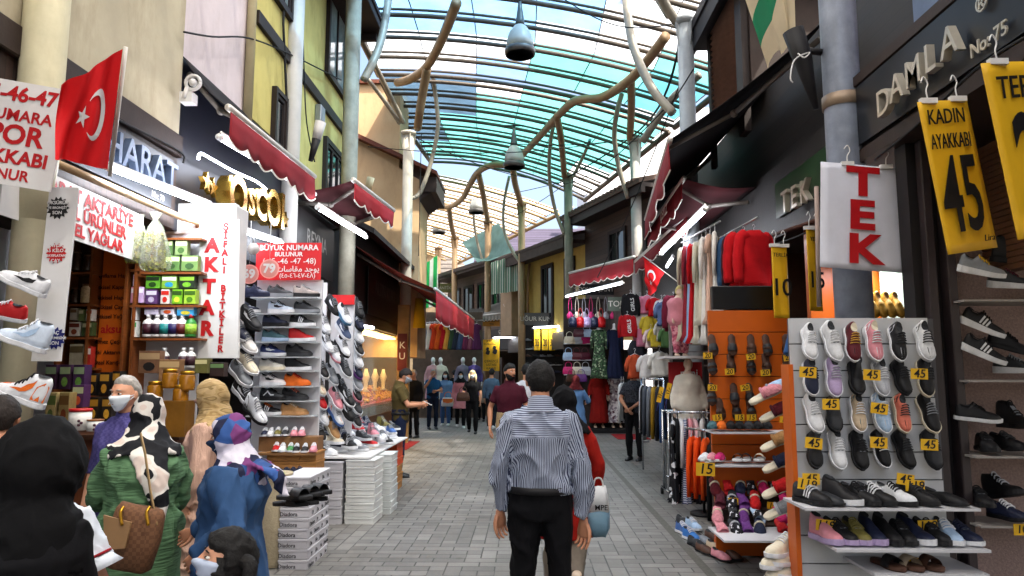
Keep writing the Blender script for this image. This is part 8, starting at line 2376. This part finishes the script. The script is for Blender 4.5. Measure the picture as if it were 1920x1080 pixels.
s = board('poster', 'tall yellow poster with black drawing beside the far door', 'poster', at(921, 666, 26.3), .6, 1.14, [('AYDIN', 0, .5, .12, BLACK_INK, .01), ('KURUYEMİŞ', 0, .4, .09, BLACK_INK, .01), ('ÇEREZCİ', 0, -.22, .12, BLACK_INK, .01), ('USTASI', 0, -.35, .12, BLACK_INK, .01), ('KAHVE', 0, -.48, .11, BLACK_INK, .01)], m_board=mat('#d8a018', .5))
m = MB(); o_ = at(921, 662, 26.28)
for dx, dz, r_ in ((-.13, .1, .07), (.12, .14, .08), (-.12, -.03, .1), (.14, 0, .11)): m.prism([(r_ * math.cos(q) * (1 if k % 2 else .7), r_ * math.sin(q) * .9) for k, q in enumerate([2 * math.pi * k / 9 for k in range(9)])], o_ + V((dx, 0, dz + .05)), CAMX, CAMZ, .004)
m.build('drawing', BLACK_INK, s)
for px, st in ((1007, '35'), (1022, '20'), (1035, '35')): wavy('price_board', 'tall yellow board reading %s, %s at the far shoe shop' % (st, {1007: 'leftmost', 1022: 'middle', 1035: 'rightmost'}[px]), at(px, 637, 23.2), .2, .7, (1, .1, 0), [('TERLİK', 0, .26, .07, BLACK_INK, 0, 0, .5), (st, 0, -.1, .34, BLACK_INK, .015, 0, .4)], hooks=())
fs = thing('shoe_display', 'dark wall of small shoes inside the far shoe shop', 'display', at(1010, 720, 24.2))
a, b_ = at(985, 800, 24.2), at(1058, 608, 24.2); MB().bx(a.x, b_.x, 24.2, 24.25, .02, b_.z).build('back_wall', mat('#1c1818', .6, var=.3), fs)
for r_ in range(5):
 for i in range(5):
  c_ = rnd.choice(['black', 'charcoal', 'brown', 'grey', 'navy', 'burgundy']); shoe(frame(at(991 + i * 14, 640 + r_ * 15, 24.1), (1, -.2, 0)), '%s shoe, %s in shelf row %d of the far shoe shop' % (c_, ORD[i], r_ + 1), 'sneaker', c_, 'white' if r_ % 2 else 'black', group='shoes in the far shoe shop', scale=.9)
tube_light(at(1000, 615, 23), at(1050, 612, 23), 'white tube over the far shoe shop', s=8, power=6); tube_light(at(925, 634, 26.2), at(970, 632, 26.2), 'white tube over the far door', s=8, power=5)
awning('small grey white striped awning above the far door', at(910, 575, 27.2), at(962, 560, 27.2), at(905, 592, 26.2), at(966, 585, 26.2), mat('#7d7872', .8), stripes('#a8a49e', '#8a8680', .12, 'x'), .22, (), waves=10)
flag_red('flag', 'small red crescent flag hanging under the grey striped awning', at(944, 570, 25.6), at(950, 588, 25.6), [at(951, 584, 25.6), at(948, 625, 25.6), at(962, 632, 25.6), at(968, 600, 25.6)], .6)
sc2 = thing('striped_cloth', 'white and green striped curtain hung between the brown columns', 'cloth', at(948, 520, 25))
a, b_ = at(921, 492, 25.4), at(975, 477, 24.6); c, d = at(921, 552, 25.4), at(975, 545, 24.6)
MB().grid(lambda u, v: a.lerp(b_, u).lerp(c.lerp(d, u), v) + V((0, .06 * math.sin(u * 26), 0)), 40, 6).build('cloth', stripes('#c9cfc4', '#2f7a5a', .085, 'x', .4, trans=.35), sc2)
tc_ = thing('canvas_sheet', 'slack grey green canvas slung above the striped curtain', 'canvas', at(915, 455, 27))
a, b_, c, d = at(866, 455, 28), at(935, 418, 27), at(895, 492, 26.2), at(966, 472, 25.4)
MB().grid(lambda u, v: a.lerp(b_, u).lerp(c.lerp(d, u), v) - V((0, 0, .5 * math.sin(3.14 * u) * math.sin(3.14 * v))), 16, 10).build('canvas', sheet('#6f8f8c', .05, .5, .2), tc_)
gc = thing('striped_cloth', 'bright green and white striped cloth hanging far left of the bend', 'cloth', at(808, 530, 30))
a, b_, c, d = at(790, 500, 30), at(820, 478, 31), at(792, 580, 30), at(822, 572, 31)
MB().grid(lambda u, v: a.lerp(b_, u).lerp(c.lerp(d, u), v) + V((0, .05 * math.sin(u * 14), 0)), 16, 6).build('cloth', stripes('#c9d4c9', '#0f9a4a', .26, 'x', .5, trans=.4), gc)
# far dress shop on the left
ds = thing('dress_display', 'open dress shop with rails at the left of the bend', 'display', at(840, 720, 25.5))
a, b_ = at(772, 800, 26), at(905, 585, 26); MB().bx(a.x, b_.x, 26, 26.05, .02, b_.z).build('back_wall', mat('#57493e', .7, var=.4, scale=3), ds); MB().tube([at(780, 606, 25), at(905, 600, 25.2)], .02, 6).build('rail', STEEL, ds)
for i, (px, c_) in enumerate(((790, '#5a3a6c'), (798, '#9aa0b4'), (806, '#c9b8b0'), (815, '#c23a1c'), (824, '#c8501c'), (833, '#b01820'), (841, '#c98a3c'), (849, '#3a4a34'), (857, '#2a2c3a'), (866, '#3f4a68'), (876, '#6a2a48'), (886, '#8a4a5c'), (894, '#5a2a50'))):
 garment(at(px, 603, 25.0), R(35), '%s dress, %s from the left on the far dress shop rail' % (['violet', 'grey blue', 'blush', 'vermilion', 'orange', 'red', 'ochre', 'moss', 'ink', 'slate', 'plum', 'rose', 'mulberry'][i], ORD[i]), 'dress', cloth(c_), 'dresses on the far rail', scale=.75)
for px, py, c_, lab in ((812, 700, '#b58a8c', 'mannequin in a dusty rose dress in the far dress shop'), (826, 700, '#c4bcae', 'mannequin in a cream dress in the far dress shop'), (868, 690, '#6a6474', 'mannequin in a smoky grey dress in the far dress shop'), (889, 690, '#4a3f74', 'mannequin in a violet dress in the far dress shop')):
 mann(lab, px, 24.3, cloth(c_), 1.7, .45, skin=WHITE, hem=.3)
ps = thing('hanging_jacket', 'yellow and black coats hung at the gold shop corner', 'coat', at(785, 600, 18))
MB().loft([[at(786, 560 + 55 * t, 18) + V((.16 * math.cos(q) * (.6 + .4 * t), .08 * math.sin(q), 0)) for q in [R(30 * k) for k in range(12)]] for t in (0, .3, 1)]).build('yellow_coat', mat('#c09a14', .9, var=.15), ps)
# ================================================================ PEOPLE
def P_(px, Y): return at(px, 700, Y).x, Y
STR = stripes('#adb6c8', '#2a3350', .0112, 'attr', .45)
BLK = cloth('#0d0d10')
JEAN = cloth('#1c2740')
hx, hy = P_(1013, 4.1)
person('man from behind in a blue and white striped shirt and black trousers walking away', (hx, hy), 0, 1.68, dict(eL=(-.238, -.05, 1.15), wL=(-.236, .03, .87), sL=(-.168, -.02, 1.385), sR=(.168, -.02, 1.385), eR=(.24, -.06, 1.13), wR=(.243, -.02, .83), kL=(-.105, .03, .5), kR=(.11, .02, .5), aR=(.115, -.07, .085), hea=(0, .03, 1.62)),
       0, SKIN, top=dict(m=STR, stripe=1, collar=1, cm=stripes('#adb6c8', '#2a3350', .0112, 'z', .45), fold=.015, freq=6.5, g=.017, ag=.6, cut=.96, tuck=2), bottom=dict(m=BLK, belt=1, fold=.012, g=.012, rise=.42), hair=('short', HAIR_B), fat=.008, look=(6, 0), hands=(.7, .6), palms=(V((.5, -.8, 0)), V((-.5, -.8, 0))))
COAT = cloth('#8f1a12')
wx, wy = P_(1058, 5.2)
person('woman in a rust red coat and black headscarf walking ahead of the striped man', (wx, wy), 0, 1.5, dict(eR=(.27, -.03, 1.14), wR=(.26, .04, .93), aR=(.06, -.36, .34), kR=(.1, .05, .52)), 0, SKIN, top=dict(m=COAT, long=.42, flare=.05, name='coat'), bottom=dict(m=cloth('#6a6258')), scarf=dict(m=BLK, vol=.03, drop=.06), fem=1, shoes='#b8a894', hands=(.5, 1.3))
e = thing('shopping_bag', 'white and grey blue plastic bag carried by the woman in the rust red coat', 'bag', at(1122, 915, 5.1))
t_, b_ = at(1122, 912, 5.12), at(1122, 1004, 5.12); md = t_.z + (b_.z - t_.z) * .5
def ring(z, w, d): return [V((t_.x + w * math.cos(q) * (1 + .06 * math.sin(5 * q)), t_.y + d * math.sin(q), z + .008 * math.sin(3 * q))) for q in [2 * math.pi * k / 24 for k in range(24)]]
MB().loft([ring(t_.z, .05, .02), ring(t_.z - .05, .06, .035), ring(md, .074, .05)]).build('upper', mat('#cfd2d4', .5, var=.05, bump=.4, bscale=25), e)
MB().loft([ring(md - .001, .075, .05), ring(b_.z + .05, .075, .06), ring(b_.z, .05, .045)]).build('lower', mat('#5f7f92', .5, var=.1, bump=.4, bscale=25), e)
MB().text('MPE', V((t_.x + .012, t_.y - .058, md + .03)), CAMX, CAMZ, .05, .001, bold=.01).build('lettering', BLACK_INK, e)
MB().tube(smooth([t_ + V((-.035, 0, -.01)), t_ + V((-.02, 0, .05)), t_ + V((.02, 0, .05)), t_ + V((.035, 0, -.01))], 4), .006, 5).build('handle', WHITE, e)
walk = dict(kL=(-.1, .1, .5), aL=(-.1, .06, .085), kR=(.1, .02, .5), aR=(.1, -.22, .12))
person('bearded man in a maroon polo shirt walking towards the camera', P_(955, 10.2), 180, 1.74, dict(eL=(-.25, .0, 1.13), wL=(-.16, .26, 1.05), eR=(.27, -.04, 1.13), wR=(.27, .06, .86), **walk), 1, SKIN, top=dict(m=cloth('#3a0f1c'), sleeve='short', collar=1), bottom=dict(m=cloth('#a08a66')), hair=('short', HAIR_B), beard=HAIR_B, look=(38, 0), fat=.02)
person('dark haired man in a plain white t-shirt seen from behind', P_(987, 12.4), 0, 1.76, None, 1, SKIN, top=dict(m=cloth('#c4c6ca'), sleeve='short'), bottom=dict(m=JEAN), hair=('short', HAIR_B))
person('woman in a denim blue tunic and maroon headscarf near the mannequins', P_(1079, 14.6), -20, 1.56, dict(eR=(.28, .08, 1.18), wR=(.2, .26, 1.15)), 1, SKIN, top=dict(m=cloth('#5c80ac'), long=.3), bottom=dict(m=BLK), scarf=dict(m=cloth('#4a1418'), drop=.02), fem=1)
person('blonde woman in black with a white mask walking towards the camera', P_(886, 19.5), 180, 1.68, dict(eR=(.26, -.04, 1.14), wR=(.2, .2, 1.08), **walk), 1, SKIN_P, top=dict(m=BLK, sleeve='short'), bottom=dict(m=BLK), hair=('long', HAIR_BL, 1.0), mask=True, fem=1)
bag(at(868, 752, 19.2), 'brown slouchy handbag carried by the blonde woman in black', 'handbag', 'brown', None, scale=1.2)
person('woman in a pink coat and black headscarf with a white mask', P_(864, 21.5), 185, 1.66, walk, 1, SKIN_P, top=dict(m=cloth('#b8747c'), long=.35, name='coat'), bottom=dict(m=BLK), scarf=dict(m=BLK, drop=.02), mask=True, fem=1, shoes='#c9c9c9')
person('man in a blue polo shirt raising one hand to his face', P_(812, 21.0), 200, 1.72, dict(eR=(.26, .12, 1.22), wR=(.08, .22, 1.52), eL=(-.25, .05, 1.15), wL=(-.06, .22, 1.12)), 1, SKIN, top=dict(m=cloth('#1c4c78'), sleeve='short', collar=1), bottom=dict(m=cloth('#141c30')), hair=('balding', HAIR_G), fat=.04)
person('woman in a light denim jacket with a white mask beside the blue polo man', P_(836, 22.5), 170, 1.66, dict(eR=(.25, .08, 1.15), wR=(.12, .24, 1.12)), 1, SKIN_P, top=dict(m=cloth('#5f7fa6')), bottom=dict(m=cloth('#3a527c')), hair=('long', HAIR_B, .8), mask=True, fem=1, shoes='#c9c9c9')
bag(at(840, 762, 22.1), 'white and orange printed carrier bag held by the woman in denim', 'handbag', 'white', None, 'orange', scale=1.4)
person('person in dark clothes walking away beyond the denim woman', P_(852, 25), 10, 1.72, walk, 2, SKIN, top=dict(m=BLK), bottom=dict(m=BLK), hair=('short', HAIR_BR))
person('man in a grey blue sweater seen from behind near the yellow poster', P_(922, 21), -10, 1.74, walk, 1, SKIN, top=dict(m=cloth('#50657c')), bottom=dict(m=cloth('#1c1e24')), hair=('short', HAIR_BR), shoes='#c4c4c4')
person('dark clothed person half hidden by the ochre pillar', P_(776, 18.2), 160, 1.7, None, 2, SKIN, top=dict(m=BLK), bottom=dict(m=BLK), hair=('short', HAIR_G))
person('far woman in a beige coat beyond the blonde woman', P_(903, 24.5), 175, 1.64, walk, 2, SKIN_P, top=dict(m=cloth('#8a7a6c'), long=.3), bottom=dict(m=BLK), scarf=dict(m=cloth('#6a4a3c'), drop=.02), fem=1)
px_ = P_(752, 11.4)
person('man in an olive polo shirt looking down at his phone by the gold shop', px_, -80, 1.7, dict(eR=(.24, .12, 1.14), wR=(.08, .33, 1.14), eL=(-.24, .12, 1.14), wL=(-.07, .35, 1.16), hea=(0, .06, 1.61)), 0, SKIN, top=dict(m=cloth('#4a3f22'), sleeve='short', collar=1), bottom=dict(m=cloth('#141c34'), belt=1), hair=('short', HAIR_BR), mask=mat('#9aa4b0', .8), beard=None, look=(0, -28), hands=(1.1, 1.1), shoes='#101218', fat=.012)
c = V((px_[0] + .44, px_[1] - .06, 1.14))
ph = thing('phone', 'pale phone in the hands of the man in the olive polo', 'phone', c)
MB().box(c, (.14, .07, .009), ry=.5).build('case', WHITE, ph, bev=.003); MB().box(c + V((-.003, 0, .006)), (.125, .06, .002), ry=.5).build('screen', mat('#20242c', .1), ph)
person('seller in a dark patterned shirt standing among clothes racks', P_(1187, 13.6), 150, 1.74, dict(eL=(-.24, .06, 1.13), wL=(-.05, .2, .98), eR=(.24, .05, 1.13), wR=(.04, .22, .95)), 1, SKIN, top=dict(m=blotch(['#2a2c32', '#3f434c', '#1c1d22'], 40), sleeve='short'), bottom=dict(m=BLK), hair=('short', HAIR_B), beard=HAIR_B, look=(-20, 0))
# ---- customers at the herb shop
person('woman in a black headscarf and black cloak at the lower left corner', P_(86, 2.3), 25, 1.4, dict(eR=(.19, .04, 1.13), wR=(.1, .2, 1.05), eL=(-.19, .04, 1.13), wL=(-.1, .2, 1.05), sR=(.14, -.02, 1.37), sL=(-.14, -.02, 1.37)), 0, SKIN, top=dict(m=BLK, long=.9, flare=.02, g=.0, name='cloak'), scarf=dict(m=cloth('#0a0a0c'), vol=.062, drop=.2, wide=.84, fold=.006, sm=6), fem=1, head_scale=1.2)
person('dark haired person at the left picture edge behind the black cloak', P_(8, 3.3), 20, 1.5, None, 1, SKIN, top=dict(m=cloth('#2c2c34')), bottom=dict(m=BLK), hair=('short', HAIR_BR))
e_, j, hc, M3 = person('child in a white puff sleeved blouse beside the black cloak', P_(90, 2.55), 10, 1.36, dict(eR=(.28, -.03, 1.13), wR=(.27, .1, .9)), 0, SKIN_P, top=dict(m=mat('#c3cad4', .9, var=.04, bump=.4, bscale=14), sleeve='short', g=.03, flare=.05, fold=.009, freq=12, name='blouse'), bottom=dict(m=cloth('#3a527c')), hair=('short', HAIR_BR), fem=1)
m = MB().tube([j['sR'].lerp(j['eR'], .6), j['sR'].lerp(j['eR'], .82)], [.07, .1], 20); m.build('cuff_frill', mat('#c3cad4', .9, var=.04, bump=.5, bscale=14), e_, world=False)
m = MB().tube([j['sR'].lerp(j['eR'], .57), j['sR'].lerp(j['eR'], .61)], [.078, .078], 20); m.build('red_trim', cloth('#8a1c24'), e_, world=False)
GREEN = mat('#4a6a4a', .9, var=.2, scale=3, bump=1.0, bscale=26, stretch=(.35, .35, 3))
CAMO = blotch(['#15161a', '#15161a', '#15161a', '#c9c4bc', '#c9c4bc', '#c4b4aa'], 9)
person('woman in a ribbed green dress and black and white spotted headscarf leaning to the stall', P_(280, 3.6), 32, 1.515, dict(nec=(0, .06, 1.47), che=(0, .02, 1.29), hea=(.02, .13, 1.60), sL=(-.165, .04, 1.365), sR=(.165, .05, 1.37), eL=(-.22, .12, 1.14), wL=(-.16, .36, 1.08), eR=(.21, .1, 1.12), wR=(.16, .32, 1.05)), 0, SKIN, top=dict(m=GREEN, g=.016, fold=.014, freq=7, name='dress_top'), bottom=dict(kind='skirt', m=GREEN, hem=.05, w=.26, folds=5), scarf=dict(m=CAMO, vol=.022, drop=.05, tail=.46, fold=.007, tx=.08, tw=.8), fem=1, fat=.015)
e = thing('shoulder_bag', 'brown quilted shoulder bag with tan strap worn over the green dress', 'bag', at(255, 1000, 3.15))
QB = blotch(['#6a4a34', '#7a5840', '#5c3f2c'], 62, 'check', mapscale=(1, 1, 1))
c = at(252, 1005, 3.15)
def bq(z, w, d): return [c + V((math.copysign(abs(math.cos(q)) ** .6, math.cos(q)) * w + z * .22, math.copysign(abs(math.sin(q)) ** .6, math.sin(q)) * d, z - abs(math.cos(q)) * 0 - .22 * w * math.cos(q))) for q in [2 * math.pi * k / 24 for k in range(24)]]
MB().loft([bq(-.135, .08, .035), bq(-.12, .1, .05), bq(0, .108, .055), bq(.1, .1, .045), bq(.125, .09, .02)]).build('body', QB, e)
m = MB(); m.prism([(-.07, .1), (-.06, -.01), (-.02, -.04), (.03, -.035), (.05, .07)], c + V((-.03, -.062, -.0)), CAMX, CAMZ, .008); m.build('flap', mat('#8a6a48', .6, var=.15), e)
MB().tube([at(264, 815, 3.35), at(272, 850, 3.25), at(282, 920, 3.2), at(294, 985, 3.12)], .014, 6, flat=.3).build('strap', mat('#8f7650', .6, var=.15), e)
for px in (232, 281): MB().tube(smooth([at(px, 950, 3.1), at(px - 6, 962, 3.08), at(px - 3, 985, 3.08)], 4), .007, 6).build('chain', GOLD, e)
person('grey haired seller in a purple checked shirt and white mask facing the customers', P_(242, 4.35), 172, 1.585, None, 0, SKIN_P, top=dict(m=blotch(['#4a4478', '#5c5690', '#3c386a'], 60, 'check'), sleeve='elbow', collar=1), bottom=dict(m=JEAN), hair=('balding', HAIR_G), mask=True, look=(-6, 0), fat=.02)
TANS = blotch(['#a88e62', '#a88e62', '#8a744c', '#b59b70', '#a88e62', '#94794e', '#a88e62'], 5, mapscale=(1, 1, 4))
person('woman in a peach coat and tan striped headscarf with a pink mask', P_(404, 4.7), 84, 1.55, dict(eR=(.26, .03, 1.12), wR=(.2, .2, .95)), 0, SKIN_P, top=dict(m=mat('#bd9a88', .9, var=.15, bump=.8, bscale=20, stretch=(4, 4, .5)), long=.55, name='coat', g=.03, fold=.012), bottom=dict(m=BLK), scarf=dict(m=TANS, vol=.03, drop=.05), mask=blotch(['#b88a80', '#a06a62', '#c9a89c'], 40), fem=1, fat=.01)
TRI = blotch(['#1c2038', '#30508a', '#b8b4c4', '#6a3568', '#1c2038', '#c4c0cc', '#284478'], 15, 'vor')
person('woman in a blue jacket and patterned blue purple headscarf with hand in pocket', P_(446, 3.45), 84, 1.42, dict(nec=(0, -.03, 1.47), che=(0, -.02, 1.29), hea=(.0, .02, 1.60), sL=(-.17, -.03, 1.38), sR=(.17, -.03, 1.38), eR=(.22, .1, 1.14), wR=(.2, .34, 1.02), eL=(-.25, -.14, 1.15), wL=(-.21, .07, .98)), 0, SKIN, top=dict(m=mat('#26456c', .85, var=.18, scale=4, bump=.5, bscale=12), long=.2, g=.03, fold=.012, freq=6, name='jacket'), bottom=dict(kind='skirt', m=BLK, hem=.05, w=.22), scarf=dict(m=TRI, vol=.03, drop=.1, tail=.2, tw=.8, fold=.007), mask=cloth('#20304c'), fem=1, fat=.0, look=(16, -5))
e_, j, hc, M3 = person('small girl with dark pigtails hair clips and a white mask looking up', P_(448, 2.4), 75, 1.07, None, 0, SKIN_P, top=dict(m=cloth('#8a5a70'), sleeve='short'), bottom=dict(m=JEAN), hair=('long', HAIR_B, .35), mask=mat('#a9b4c8', .8), fem=1, look=(42, 16), head_scale=1.28)
k = 1.07 / 1.75 * 1.28
for x, y, z, cl_ in ((.045, -.005, .118, '#c46a86'), (.06, .03, .1, '#c9a0b4')):
 MB().tube([hc + M3 @ V((x, y, z)) * k, hc + M3 @ V((x + .022, y - .004, z - .035)) * k], [.006, .012], 8, round_caps=True).build('hair_clip', mat(cl_, .3), e_, world=False)
for sx in (-1, 1):
 m = MB().tube(smooth([hc + M3 @ V((sx * .075, -.05, .03)) * k, hc + M3 @ V((sx * .11, -.08, .02)) * k, hc + M3 @ V((sx * .125, -.09, -.06)) * k], 4), [.012] + [.03 * k] * 7 + [.008], 10)
 m.build('pigtail', HAIR_B, e_, world=False)
bpy.data.scenes.remove(TS)
